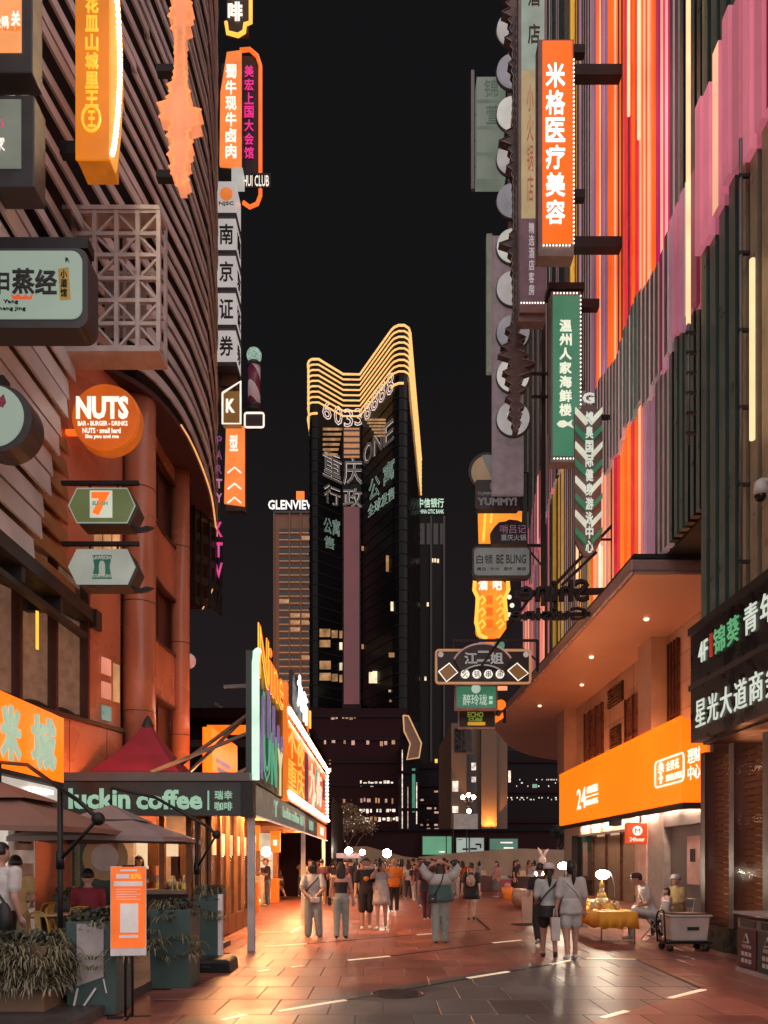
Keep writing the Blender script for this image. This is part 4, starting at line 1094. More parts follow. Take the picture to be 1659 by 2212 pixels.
for k in range(3):
    m = MB(); m.lathe([(.09, 0), (.11, .04)], (-4.9 + k * .9, 16.2, 2.84), 12); m.build('ceiling_lamp', lit('kiosk lamp glass', (1, .56, .28), 90), kk)
# front sign
fs2 = thing('coffee_shop_sign', 'wide black-green sign board with pale green coffee shop letters', 'sign', (SX(118, KD), KD - .3, 2.44))
def kx(x): return SX(x, KD - .3) - fs2.location.x
bx('board', M_kgreen, fs2, 0, kx(520), 0, .25, 0, .6)
bx('end_box', M_black, fs2, kx(520), kx(547), -.02, .3, -.02, .62)
M_lk = lit('pale green coffee letters', (.36, .60, .42), .72)
def kz(y): return SZ(y, KD - .3) - 2.44
letter(fs2, 'luckin', kx(149), kz(1748), kx(282) - kx(149), kz(1703) - kz(1748), M_lk, bold=.035, depth=.04)
letter(fs2, 'coffee', kx(295), kz(1749), kx(438) - kx(295), kz(1706) - kz(1749), M_lk, bold=.035, depth=.04)
bx('divider', M_lk, fs2, kx(449), kx(452), -.03, 0, kz(1750), kz(1708))
for ch, x, y in (('瑞', 464, 1727), ('幸', 484, 1727), ('咖', 464, 1751), ('啡', 484, 1751)): letter(fs2, ch, kx(x), kz(y), kx(x+18) - kx(x), kz(y-19) - kz(y), M_lk, bold=.012, depth=.03, name='letter')
# side fascia along the arcade (local x runs away from the camera)
def wall_left(name, label, cat, X, D0, z0): return thing(name, label, cat, (X, D0, z0), PI / 2)
sf_ = wall_left('arcade_fascia', 'grey fascia board with pale green letters along the arcade below the neon board', 'sign', KX + .02, KD + .1, 2.5)
M_gfas = pm('grey green fascia', (.10, .12, .115), .35, es=.07, ec=(.6, .8, .7))
bx('board', M_gfas, sf_, 0, 9.4, 0, .1, 0, .55); bx('board', pm('dim fascia', (.07, .08, .08), .4), sf_, 9.45, 13.4, 0, .1, 0, .55)
bx('orange_board', M_lo, sf_, 13.45, 17.6, 0, .1, 0, .5)
bx('white_card', M_lw, sf_, 14.6, 16.2, -.02, 0, .1, .4)
letter(sf_, 'luckin coffee', 4.0, .16, 3.4, .26, M_lk, bold=.02)
letter(sf_, 'Y', 2.6, .1, .5, .36, M_lk); letter(sf_, '瑞幸', 7.7, .14, .9, .3, M_lk); letter(sf_, 'lll', 10.4, .12, 1.2, .3, M_lk)
m = MB(); m.tube([(0, -.05, -.05), (17.5, -.05, -.05)], .02, 6); m.build('edge_light', lit('soft fascia light', (1, .62, .45), .7), sf_)
# neon board on the roof edge
nb = wall_left('neon_board', 'tall neon billboard of orange, yellow and green tubes on the kiosk roof edge', 'billboard', KX + .02, KD, 3.1)
Lb = 17.6; s0 = 4.2
bx('near_panel', pm('dark green neon panel', (.015, .035, .032), .35), nb, 0, s0, .0, .12, 0, 2.35)
M_obk = lit('orange billboard face', (1.0, .10, .004), .8, base=(.25, .05, .01), var=.2, scale=.5)
bx('far_panel', M_obk, nb, s0 + .25, Lb, .0, .12, .25, 2.05)
bx('top_trim', pm('copper trim', (.35, .14, .07), .35), nb, s0, Lb, -.05, .2, 2.3, 2.42); bx('bottom_trim', pm('copper trim', (.35, .14, .07), .35), nb, s0, Lb, -.05, .2, 0, .12)
bx('divider_post', lit('amber post', (1, .2, .012), .9), nb, s0 - .05, s0 + .22, -.1, .15, -.05, 2.75)
m = MB(); m.tube([(s0 + .3, -.1, 2.17), (Lb, -.1, 2.17)], .06, 8); m.build('light_tube', M_ledw, nb)
m = MB(); m.tube([(s0 + .3, -.1, .17), (Lb, -.1, .17)], .06, 8); m.build('light_tube', M_ledw, nb)
m = MB(); m.tube([(-.02, -.06, 0), (-.02, -.06, 2.1), (.06, -.06, 2.32), (.25, -.06, 2.4)], .07, 8); m.build('edge_tube', lit('pale mint tube', (.62, .85, .68), 1.2), nb)
M_ng = lit('green neon', (.10, .42, .24), .8); M_nv = lit('violet neon', (.32, .2, .42), .6); M_nyel = lit('pale yellow neon', (.8, .7, .35), .9)
for ch, x, w, z, h, mt in (('N', .35, .55, .1, 1.25, M_nv), ('U', 1.0, .95, .1, 1.75, M_ng), ('N', 2.1, .75, .12, 1.1, M_ng), ('Y', 3.0, .95, .0, 1.15, M_nyel)):
    letter(nb, ch, x, z, w, h, mt, y=-.02, outline=.02, depth=.03, name='letter')
m = MB()
for x, h in ((.8, 1.7), (1.5, 2.1), (2.2, 1.8), (2.9, 1.5), (3.5, 1.35)): m.tube([(x, -.05, 1.0), (x + .04, -.05, h), (x + .22, -.05, h), (x + .26, -.05, 1.0)], .02, 5)
m.build('neon_skyline', M_nv, nb)
letter(nb, 'Nine', .3, 1.95, 3.5, 1.0, M_ly, y=-.04, bold=.015, depth=.03)
letter(nb, 'Nine', .3, 1.95, 3.5, 1.0, M_lo, y=-.04, outline=.02, depth=.04)
M_gold2 = lit('golden characters', (.95, .48, .05), 1.0)
row(nb, '不夜', s0 + .6, 1.15, 1.9, .8, .15, M_gold2, y=-.02, depth=.02); row(nb, '重庆', s0 + .6, .35, 1.9, .75, .15, M_gold2, y=-.02, depth=.02)
bx('blue_panel', lit('ink blue panel', (.03, .03, .09), .6), nb, s0 + 5.0, s0 + 5.6, -.04, 0, .3, 1.8)
row(nb, '九街', s0 + 6.0, .5, 2.3, 1.2, .2, M_gold2, y=-.02, depth=.02)
row(nb, '九街', s0 + 6.0, .5, 2.3, 1.2, .2, lit('white neon outline', (.9, .95, .85), .9), y=-.02, outline=.02, depth=.03)
bx('blue_panel', lit('ink blue panel', (.03, .03, .09), .6), nb, Lb - 1.6, Lb - .9, -.04, 0, .9, 1.7)
disc(nb, 'green_dot', s0 + 8.6, 1.55, .28, -.03, M_ng); disc(nb, 'white_dot', s0 + 7.4, .45, .26, -.03, M_lw); disc(nb, 'green_dot', s0 + 8.2, .4, .2, -.05, M_ng)
bl_ = MB(); bl_.ball((0, 0, 0), .06, 8); bl_me = bl_.mesh('bulb'); bl_me.materials.append(lit('bulb glass', (1, .9, .7), 5))
for k in range(14): obj('bulb', bl_me, None, nb, (Lb + .1, -.05, .2 + k * .15))
for k, (p, q) in enumerate([((-3.0, 14.4, 4.9), (-2.5, 14.3, 4.9)), ((-5.2, 16.8, 3.2), (-2.5, 15.0, 4.6)), ((-4.9, 17.5, 3.2), (-2.5, 16.5, 5.2)), ((-4.6, 18.5, 3.2), (-2.5, 18.2, 4.2)), ((-5.2, 15.4, 3.2), (-2.5, 14.2, 4.0))]):
    MB().bar(Vector(p), Vector(q), .06).build('roof_strut', M_grey, kk)
# white neon cluster above the board
wc = wall_left('neon_cluster', 'white and coloured neon letter cluster standing above the kiosk billboard', 'neon sign', KX, 21.0, 5.55)
bx('backing', pm('dark backing', (.02, .02, .03), .5), wc, 0, 4.2, .1, .2, 0, 1.3)
M_nw = lit('white neon', (.95, .95, .88), 2.0)
letter(wc, '九', .1, .35, 1.3, .95, M_nw, y=0, bold=.03, depth=.06); letter(wc, '街', 1.5, .2, 1.2, .9, M_nw, y=0, bold=.02, depth=.06)
disc(wc, 'orange_dot', 3.1, .35, .25, 0, M_lo)
disc(wc, 'green_dot', 3.6, -.05, .22, 0, M_ng); bx('yellow_bar', M_ly, wc, 3.9, 4.1, -.02, .05, .4, .95)
bx('leg', M_dark, wc, .3, .38, .12, .2, -.2, 0); bx('leg', M_dark, wc, 3.8, 3.88, .12, .2, -.2, 0)
# red tent roof behind the sign
tent = thing('tent_roof', 'peaked crimson tent roof with a dark cap behind the coffee sign', 'tent', (-4.92, 16.0, 3.2))
m = MB(); R_ = []
for r, z in ((1.15, 0), (.86, .22), (.52, .58), (.25, .95), (.09, 1.22)): R_.append([(r * a, r * b, z) for a, b in ((-1, -1), (0, -1.02), (1, -1), (1.02, 0), (1, 1), (0, 1.02), (-1, 1), (-1.02, 0))])
m.loft(R_, smooth=False); m.build('canvas', pm('crimson canvas', (.30, .022, .045), .6, var=.12), tent)
m = MB(); m.lathe([(.12, 1.18), (.13, 1.24), (.07, 1.38), (.02, 1.46)], n=10); m.build('cap', M_dark, tent)
# orange slanting light sign between tent and billboard
os_ = wall_left('orange_side_sign', 'tilted glowing orange sign between the red tent and the billboard', 'sign', -4.45, 19.9, 3.75)
bx('light_box', M_org, os_, 0, 3.4, 0, .25, 0, 1.35)
[bx('print_bar', M_nv, os_, .5 + q * .12, 2.3 - q * .1, -.012, -.002, .5 - q * .22, .62 - q * .22) for q in range(2)]
for x in (.3, 3.0): bx('leg', M_dark, os_, x, x + .08, .1, .18, -.6, 0)
lamp = thing('round_wall_lamp', 'small round pinkish lamp beside the brown column', 'lamp', P(407, 1428, 22))
MB().ball((0, 0, 0), .22, 12).build('globe', pm('pink globe', (.6, .4, .36), .3, es=.25, ec=(1, .6, .5)), lamp); MB().bar((-.2, 0, 0), (-.75, 0, 0), .05).build('arm', M_dark, lamp)
# dark shops block behind
blk = thing('low_shop_block', 'dark low shop block with an orange lit eave behind the kiosk', 'building', (-9, 33, 0))
bx('wall', M_pl2, blk, 0, 4.3, 0, 12, 0, 7.6); bx('roof', M_pl, blk, -.4, 5.6, -1, 12.4, 7.61, 8.0); bx('eave', M_dark, blk, -.2, 5.0, -.8, 0, 6.4, 6.7)
bx('eave_light', lit('blurred orange eave', (1, .2, .01), 1.1), blk, 1.6, 3.8, -.9, -.81, 6.9, 7.3)
bx('lower_wall', M_pl, blk, 4.31, 6.6, 2, 12, 0, 4.6)

# ================================================================== shop with orange sign at far left
ls = thing('snack_shop', 'bright white snack shop at the left edge under the brown windows', 'shop', (-5.5, 0, 0))
M_wsh = pm('white shop wall', (.7, .64, .58), .5, es=.12, ec=(1, .85, .72))  # slight glow put into the wall colour as fill
bx('wall', M_wsh, ls, -.2, 0, 8.8, 12.1, 0, 2.85)
bx('opening', lit('lit shop room', (1, .86, .72), .55, var=.3, scale=2), ls, .002, .02, 9.2, 11.2, .15, 2.6)
bx('lintel', lit('lit lintel', (1, .86, .72), .5), ls, .01, .12, 8.8, 12.8, 2.62, 2.84)
bx('ceiling_lamp', lit('shop strip lamp', (1, .9, .78), 8), ls, .12, .2, 11.6, 12.3, 2.7, 2.76)
for k in range(2):
    pz = .9 + .9 * k
    p = bx('menu_board', pm('menu board', (.6, .55, .5), .5), ls, .025, .05, 11.35, 11.95, pz, pz + .7); bx('menu_print', M_inkd, p, .051, .056, 11.45, 11.85, pz + .1, pz + .13)
os2 = wall_left('shop_fascia', 'glowing orange fascia with pale green outlined characters at the left edge', 'sign', -5.38, 9.6, 2.95)
bx('light_box', M_org, os2, 0, 3.3, 0, .3, 0, 1.08)
M_mint = lit('mint characters', (.5, .66, .46), .75)
letter(os2, '米', 1.1, .12, .6, .8, M_mint, y=-.01, bold=.05, depth=.06, name='letter'); letter(os2, '城', 2.05, .1, .85, .86, M_mint, y=-.01, bold=.045, depth=.06, name='letter')
bx('under_edge', M_dark, os2, 0, 3.3, 0, .3, -.08, -.005)
# ================================================================== HANGING SIGNS (all face the camera unless said)
class Sign:
    """thing placed at depth D; px coordinates of the photo are turned into its local frame"""
    def __init__(s, name, label, x0, y1, D, cat='sign', group=None):
        s.D = D; s.o = thing(name, label, cat, P(x0, y1, D), 0, group); s.l = s.o.location
    def X(s, x): return SX(x, s.D) - s.l.x
    def Z(s, y): return SZ(y, s.D) - s.l.z
    def box(s, name, mat, x0, x1, y0, y1, d0, d1, bevel=0): return bx(name, mat, s.o, s.X(x0), s.X(x1), d0, d1, s.Z(y1), s.Z(y0), bevel)
    def text(s, t, x0, x1, y0, y1, mat, d=0.0, **k): return letter(s.o, t, s.X(x0), s.Z(y1), s.X(x1) - s.X(x0), s.Z(y0) - s.Z(y1), mat, y=d, **k)
    def col(s, t, xc, w, ya, yb, mat, d=0.0, **k):
        n = len(t); p = (yb - ya) / n
        for i, ch in enumerate(t): s.text(ch, xc - w/2, xc + w/2, ya + i * p + p*.06, ya + (i+1) * p - p*.06, mat, d, name='letter', **k)
    def poly(s, name, mat, pts, d0, d1): return MB().prism_y([(s.X(x), s.Z(y)) for x, y in pts], d0, d1).build(name, mat, s.o)
    def disc(s, name, mat, x, y, r, d0, d1, n=32): return s.poly(name, mat, [(x + r*math.cos(2*PI*k/n), y + r*math.sin(2*PI*k/n)) for k in range(n)], d0, d1)
    def line(s, name, mat, pts, r, d=0.0, closed=False):
        q = [(s.X(x), d, s.Z(y)) for x, y in pts]
        if closed: q.append(q[0])
        m = MB(); m.tube(q, r, 6); return m.build(name, mat, s.o)
    def bar(s, name, mat, x0, y0, x1, y1, w, d=0.0, d2=None):
        return MB().bar((s.X(x0), d, s.Z(y0)), (s.X(x1), d if d2 is None else d2, s.Z(y1)), w).build(name, mat, s.o)
def rrect(x0, x1, y0, y1, r, n=5):
    pts = []
    for cx, cy, a in ((x1-r, y0+r, -90), (x1-r, y1-r, 0), (x0+r, y1-r, 90), (x0+r, y0+r, 180)):
        for k in range(n + 1):
            t = math.radians(a + k * 90 / n); pts.append((cx + r*math.cos(t), cy + r*math.sin(t)))
    return pts
M_pale = lit('pale green light box', (.40, .50, .40), .62, var=.05)
M_pale2 = lit('grey white light box', (.52, .52, .45), .55, var=.05)
M_salm = lit('salmon light', (1.0, .30, .13), .95, var=.25, scale=1.5)
M_amb = lit('amber sign face', (.80, .20, .004), .95, var=.2, scale=.6)
M_ambl = lit('glowing yellow characters', (1.0, .46, .03), 1.15)
M_frame = pm('charcoal sign frame', (.045, .045, .048), .45)
FACE = lambda y: -6.0
# ---------------- left side
s = Sign('box_sign', 'square orange box sign with a white character at the top left corner', -40, 120, 11.5)
s.box('frame', M_frame, -60, 70, -60, 157, 0, .35, bevel=.02); s.box('face', lit('peach sign face', (1, .36, .12), .95), -55, 47, -50, 115, -.02, -.002)
s.text('关', 26, 46, 28, 62, M_lw, -.021, bold=.03); s.text('火锅', -10, 20, 40, 66, M_lw, -.021); s.text('HUO GUO XI', -20, 46, 62, 70, M_lo, -.021)
s = Sign('box_sign', 'square grey-green box sign under the orange one at the left edge', -40, 405, 11.6)
s.box('frame', M_frame, -60, 74, 205, 405, 0, .4, bevel=.02); s.box('face', lit('sage sign face', (.26, .28, .22), .6), -55, 46, 217, 365, -.02, -.002)
s.text('家', -12, 12, 300, 330, M_lw, -.021); s.text('S', 5, 9, 262, 278, M_lm, -.021); s.box('bracket', M_black, -60, -40, 230, 400, .4, .8)
# tall amber sign with bulbs
s = Sign('amber_sign', 'tall amber vertical sign with glowing yellow characters and a string of bulbs', 163, 345, 12.6)
s.box('face', M_amb, 163, 236, -80, 343, 0, .04); s.box('body', pm('amber cased body', (.45, .17, .02), .4, es=.28, ec=(1, .26, .01)), 165, 234, -78, 341, .045, .5)
s.col('花皿山城里王', 199, 28, -8, 236, M_ambl, -.002, bold=.03, depth=.03)
s.line('emblem_ring', M_ambl, [(198 + 19*math.cos(k*PI/12), 258 + 27*math.sin(k*PI/12)) for k in range(24)], .022, -.02, True)
s.text('王', 190, 207, 240, 276, M_ambl, -.002, bold=.03)
edge_pts = [(236, -80), (252, -60), (261, 60), (262, 170), (257, 260), (246, 332), (236, 340)]
s.poly('curved_side', lit('amber side glow', (1.0, .40, .06), .9), [(236, -80), (244, -80), (252, 60), (253, 170), (248, 260), (240, 330), (236, 340)], .05, .3)
bulb = MB(); bulb.ball((0, 0, 0), .035, 8); bulb_me = bulb.mesh('bulb'); bulb_me.materials.append(lit('white bulb', (1, .80, .5), 45))
cv = smooth_path([(250, -40), (257, 60), (259, 150), (256, 230), (249, 300), (243, 332)], 8)
for p in cv: obj('bulb', bulb_me, None, s.o, (s.X(p.x), .0, s.Z(p.y)))
s.box('bracket', M_black, 120, 163, 285, 312, .15, .3)
# salmon sound-wave sculpture
def wave(sgn, xc, ya, yb, half, mats, th, dip=.5):
    hh = []
    for k_, (l, r) in enumerate(half):
        hh.append((l, r))
        if k_ < len(half) - 1: l2, r2 = half[k_ + 1]; hh.append((min(l, l2) * dip, min(r, r2) * dip))
    half = hh; n = len(half); L_, R_ = [], []
    for i, (l, r) in enumerate(half):
        y = ya + (yb - ya) * i / (n - 1); L_.append((xc - l, y)); R_.append((xc + r, y))
    m = MB()
    for i in range(n - 1):      # sliced so that every spike stays clean
        q = [(sgn.X(a), sgn.Z(b)) for a, b in (L_[i], R_[i], R_[i+1], L_[i+1])]
        m.prism_y(q, 0, th)
    o = m.build('wave_body', mats[0], sgn.o)
    m = MB(); m.tube([(sgn.X(x), -.01, sgn.Z(y)) for x, y in L_], .028, 5); m.tube([(sgn.X(x), -.01, sgn.Z(y)) for x, y in R_], .028, 5)
    m.build('wave_edge', mats[1], sgn.o)
s = Sign('wave_sculpture', 'salmon glowing sound-wave sculpture on the slatted facade', 338, 402, 15.4, 'sculpture')
hl = [(16,16),(22,20),(12,26),(20,24),(24,14),(10,22),(18,10),(9,12),(9,10),(10,10),(10,11),(9,12),(10,10),(12,12),(14,16),(26,14),(22,22),(28,18),(48,20),(40,46),(44,40),(18,44),(24,24),(28,18),(16,26),(22,24),(26,18),(14,20),(22,12),(18,16),(8,20),(5,10)]
wave(s, 388, -20, 402, hl, (M_salm, lit('salmon edge tube', (1, .22, .07), 1.6)), .28, .82)
for y in (112, 345): s.box('bracket', M_black, 328, 384, y - 6, y + 10, .28, .45)
# white lattice screen
s = Sign('lattice_screen', 'white steel lattice screen of crossed square cells beside the slats', 158, 765, 14.4, 'screen')
M_lat = pm('white lattice steel', (.52, .46, .45), .5)
xs = [160, 205, 252, 298, 343]; ys = [458, 506, 552, 602, 650, 700, 752]
for x in xs: s.bar('lattice_bar', M_lat, x, 452, x, 757, .075)
for y in ys: s.bar('lattice_bar', M_lat, 158, y, 345, y, .07, .01)
for i in range(4):
    for j in range(6):
        a, b, c, d = xs[i], xs[i+1], ys[j], ys[j+1]
        if (i + j) % 2: s.bar('lattice_brace', M_lat, a, d, b, c, .045, .03)
        else: s.bar('lattice_brace', M_lat, a, c, b, d, .045, .03)
for x in xs[::2]: s.bar('rear_bar', M_lat, x, 452, x, 757, .06, .45)
for y in ys[::2]: s.bar('rear_bar', M_lat, 158, y, 345, y, .06, .46)
s.box('rear_panel', pm('pale rear panel', (.26, .225, .215), .6), 205, 298, 540, 690, .5, .53)
s.box('top_plate', M_lat, 136, 346, 447, 456, -.05, .5); s.box('bottom_plate', M_lat, 136, 346, 752, 762, -.05, .5)
# rounded steamed-dish sign
s = Sign('rounded_sign', 'rounded pale green light box with dark brush characters hung from a black beam', -40, 710, 11.2)
s.poly('frame', M_frame, rrect(-60, 190, 536, 708, 24), .0, .4); s.poly('face', M_pale, rrect(-55, 178, 545, 690, 22), -.03, -.002)
s.text('阳', -34, 4, 592, 640, M_inkd, -.031, bold=.02); s.text('日', -4, 24, 594, 632, M_inkd, -.031, bold=.035); s.text('蒸', 28, 78, 584, 640, M_inkd, -.031, bold=.03); s.text('经', 78, 126, 586, 640, M_inkd, -.031, bold=.03)
s.text('Yang', 10, 42, 652, 661, M_inkd, -.031); s.text('Zheng Jing', -10, 58, 667, 676, M_inkd, -.031); s.text('R', 144, 152, 562, 570, M_inkd, -.031)
s.poly('paper_tag', lit('ochre tag', (.38, .22, .04), .7), [(128, 586), (150, 582), (155, 650), (132, 652)], -.045, -.03); s.col('小酒馆', 141, 14, 588, 648, M_inkd, -.046, bold=.02)
s.poly('flame_mark', lit('red flame mark', (.8, .1, .02), .8), [(26, 638), (34, 644), (42, 638), (50, 646), (58, 640), (66, 646), (74, 636), (70, 650), (30, 650)], -.04, -.03)
s.box('beam', M_black, -60, 187, 506, 530, .05, .3); s.box('hanger', M_black, 150, 156, 530, 546, .1, .2); s.box('hanger', M_black, 20, 26, 530, 546, .1, .2)
# round pale sign at left edge
s = Sign('round_sign', 'large round pale green light box cut by the left edge below the rounded sign', -72, 1008, 11.0)
s.disc('rim', M_frame, -3, 903, 72, 0, .4, 40); s.disc('face', M_pale, -14, 900, 66, -.03, -.002, 40)
s.line('diamond_mark', lit('wine mark', (.25, .03, .05), .5), [(-30, 872), (12, 872), (-9, 893), (-30, 872)], .02, -.045); s.poly('diamond', lit('wine mark', (.25, .03, .05), .5), [(-6, 872), (11, 855), (16, 872), (8, 884)], -.045, -.03)
s.box('bracket', M_black, -40, 0, 800, 832, .1, .3)
# round NUTS sign
s = Sign('round_sign', 'round orange light box reading NUTS in white block letters', 156, 988, 14.6)
s.disc('rim', pm('orange sign rim', (.5, .16, .03), .4, es=.25, ec=(1, .2, .01)), 230, 904, 73, .0, .22, 40); s.disc('face', lit('burnt orange face', (.72, .115, .004), .8), 228, 903, 71, -.03, -.002, 40)
s.text('NUTS', 166, 279, 858, 908, M_lw, -.031, bold=.05); s.text('BAR - BURGER - DRINKS', 170, 277, 912, 922, M_lw, -.031, bold=.02); s.text('NUTS · small hard', 180, 262, 927, 938, M_lw, -.031, bold=.02); s.text('like you and me', 186, 258, 941, 951, M_lw, -.031, bold=.02)
s.bar('bracket', M_lo, 134, 922, 160, 922, .09, .2)
# two hexagonal shop signs
def hexsign(label, yc, face, D):
    s = Sign('hexagonal_sign', label, 150, yc + 40, D)
    hx = [(150, yc), (168, yc-37), (276, yc-37), (293, yc), (276, yc+37), (168, yc+37)]
    s.poly('body', M_frame, [(x + 5, y + 4) for x, y in hx], 0, .38); s.poly('face', face, hx, -.03, -.002)
    s.line('edge_light', lit('pale edge', (.55, .55, .45), .5), hx, .012, -.035, True)
    s.bar('beam', M_black, 128, yc - 56, 296, yc - 56, .07, .1); s.bar('hanger', M_black, 190, yc - 56, 190, yc - 36, .035, .1); s.bar('hanger', M_black, 250, yc - 56, 250, yc - 36, .035, .1)
    s.poly('leaf_scroll', M_black, [(282, yc + 36), (300, yc + 40), (312, yc + 36), (328, yc + 39), (314, yc + 47), (296, yc + 50), (284, yc + 46)], .1, .16)
    return s
s = hexsign('olive green hexagonal sign with an orange numeral emblem', 1094, lit('olive face', (.13, .155, .055), .75), 13.6)
s.box('emblem', lit('pale emblem', (.62, .64, .5), .9), 196, 244, 1062, 1120, -.045, -.03); s.text('7', 200, 240, 1066, 1116, M_lo, -.046, bold=.07); s.text('ELEVEN', 204, 236, 1088, 1096, lit('green word', (.1, .35, .16), .6), -.08, bold=.03)
s = hexsign('pale grey hexagonal sign with a green milk-churn emblem', 1226, lit('grey face', (.46, .47, .4), .62), 13.6)
M_lawg = pm('green emblem', (.02, .16, .1), .5, es=.1, ec=(.1, .4, .28))
s.poly('emblem', M_lawg, [(201, 1201), (243, 1201), (238, 1226), (243, 1252), (201, 1252), (206, 1226)], -.045, -.03)
s.poly('churn', lit('grey face', (.46, .47, .4), .62), [(216, 1246), (216, 1222), (219, 1214), (226, 1214), (229, 1222), (229, 1246)], -.055, -.045)
s.text('LAWSON', 203, 241, 1203, 1211, lit('grey face', (.46, .47, .4), .62), -.046, bold=.02); s.text('STATION', 203, 241, 1243, 1250, lit('grey face', (.46, .47, .4), .62), -.046, bold=.02)
# ---------------- far left blade signs
D = 26.0
s = Sign('stacked_box_sign', 'column of five white light boxes with dark characters on the left facade', 467, 790, D)
s.box('spine', M_dark, 466, 471, 380, 792, .1, 1.0)
M_lbx = lit('white light box', (.62, .55, .52), .72, var=.05)
for k, ch in enumerate('中南京证券'):
    y0 = 392 + k * 80.5
    o = s.box('light_box', M_lbx, 469, 509, y0, y0 + 68, 0, .95); s.box('box_frame', M_frame, 467, 511, y0 + 68.5, y0 + 77, -.02, .98)
    if k: 
        s.text(ch, 474, 504, y0 + 12, y0 + 56, M_inkd, -.005, bold=.02)
        l2 = letter(o, ch, 0, 0, .55, .62, M_inkd, bold=.02, name='side_letter'); l2.location = (s.X(509) + .012, .2, s.Z(y0 + 54)); l2.rotation_euler = (0, 0, PI/2)
    else:
        s.disc('emblem', lit('orange emblem', (1, .25, .05), .8), 489, y0 + 28, 14, -.03, -.002); s.text('NJSC', 473, 505, y0 + 44, y0 + 54, M_inkd, -.005, bold=.02)
s = Sign('vertical_sign', 'narrow orange vertical sign with white characters high on the left facade', 474, 362, 26.4)
s.poly('face', lit('bright orange face', (1, .24, .05), 1.0), [(490, 112), (521, 108), (521, 360), (474, 356), (476, 200)], 0, .1); s.box('back', M_dark, 476, 521, 130, 360, .11, .5)
s.col('蜀牛现牛卤肉', 499, 24, 138, 345, M_lw, -.01, bold=.03); s.box('cap', lit('white sign end', (.7, .68, .62), .6), 500, 524, 362, 392, 0, .4)
s = Sign('neon_outline_sign', 'tall rounded orange neon outline with magenta characters on the left', 521, 450, 27.0)
s.line('outline_tube', lit('hot orange tube', (1, .13, .015), 1.5), [(519, 112), (540, 110), (556, 124), (563, 145), (563, 425), (556, 443), (540, 450), (526, 440)], .07, -.05)
s.box('panel', pm('dark panel', (.03, .012, .02), .5), 521, 560, 120, 400, .02, .15); s.col('美宏上国大会馆', 538, 20, 140, 345, M_lm, -.005, bold=.02)
s.box('board', M_black, 524, 586, 380, 412, -.12, -.06); s.text('HUI CLUB', 527, 582, 386, 409, M_lw, -.121)
s = Sign('neon_outline_sign', 'yellow neon framed coffee sign at the very top of the left facade', 487, 82, 26.6)
s.line('outline_tube', M_ly, [(542, -30), (542, 52), (530, 56), (528, 72), (515, 80), (492, 74), (489, 52)], .07, -.05); s.text('咖', 492, 524, -38, 0, M_lw, 0, bold=.04); s.text('啡', 492, 524, 4, 46, M_lw, 0, bold=.04)
s.box('panel', pm('dark brown panel', (.06, .03, .015), .5), 489, 536, -50, 70, .03, .2)
s = Sign('vertical_sign', 'white-framed brown box sign with a letter K below the stacked boxes', 480, 918, 26.2)
s.box('bracket', pm('brown bracket', (.12, .05, .02), .5, .3), 425, 500, 826, 856, .2, .5); s.box('drum', pm('brown bracket', (.12, .05, .02), .5, .3), 475, 508, 790, 830, .2, .7)
s.box('face', lit('brown amber face', (.3, .13, .03), .6), 480, 519, 845, 915, 0, .3); s.line('frame_tube', M_lw, [(481, 850), (520, 825), (520, 916), (481, 916)], .035, -.03, True); s.text('K', 488, 508, 862, 892, M_lw, -.01, bold=.05)
s = Sign('vertical_sign', 'orange strip sign with white chevrons below the letter K box', 486, 1098, 26.6)
s.poly('face', lit('bright orange face', (1, .24, .05), 1.0), [(488, 925), (528, 920), (528, 1092), (484, 1086)], 0, .1); s.box('back', M_frame, 486, 529, 930, 1100, .11, .4)
s.text('型', 496, 514, 940, 975, M_lw, -.01, bold=.03)
for y in (1010, 1045, 1075): s.line('chevron', M_lw, [(492, y + 12), (507, y), (521, y + 12)], .03, -.02)
s = Sign('barber_pole', 'striped barber pole with a pale green globe beside the orange strip', 538, 885, 27.4)
X0, Z0, Z1 = s.X(549), s.Z(880), s.Z(790)
m = MB(); m.lathe([(.22, Z0 - .1), (.26, Z0), (.26, Z0 + .08)], (X0, 0, 0), 14); m.build('cap', M_dark, s.o); m = MB(); m.lathe([(.26, Z1 - .05), (.26, Z1 + .05), (.2, Z1 + .12)], (X0, 0, 0), 14); m.build('cap', M_dark, s.o)
def stripe_mat():
    m_ = pm('pole stripes', (.5, .38, .38), .3, es=.2, ec=(1, .75, .75)); nt = m_.node_tree; b = nt.nodes['Principled BSDF']
    tc = nt.nodes.new('ShaderNodeTexCoord'); w = nt.nodes.new('ShaderNodeTexWave'); w.bands_direction = 'DIAGONAL'; w.inputs['Scale'].default_value = .55
    r = nt.nodes.new('ShaderNodeValToRGB'); r.color_ramp.interpolation = 'CONSTANT'; r.color_ramp.elements[0].color = (.12, .015, .04, 1); r.color_ramp.elements[1].color = (.5, .4, .42, 1); r.color_ramp.elements[1].position = .5
    nt.links.new(tc.outputs['Object'], w.inputs['Vector']); nt.links.new(w.outputs['Fac'], r.inputs[0]); nt.links.new(r.outputs[0], b.inputs['Base Color']); nt.links.new(r.outputs[0], b.inputs['Emission Color']); return m_
m = MB(); m.lathe([(.22, Z0 + .05), (.22, Z1 - .03)], (X0, 0, 0), 16); m.build('cylinder', stripe_mat(), s.o)
MB().ball((X0, 0, s.Z(768)), .27, 14).build('globe', lit('mint globe', (.4, .6, .48), .6, var=.5, scale=12), s.o); MB().bar((X0, .1, Z0 + .3), (X0 - .9, .6, Z0 + .3), .06).build('arm', M_dark, s.o)
s = Sign('small_box_sign', 'small dark rectangle outlined in white neon under the barber pole', 528, 925, 27.2)
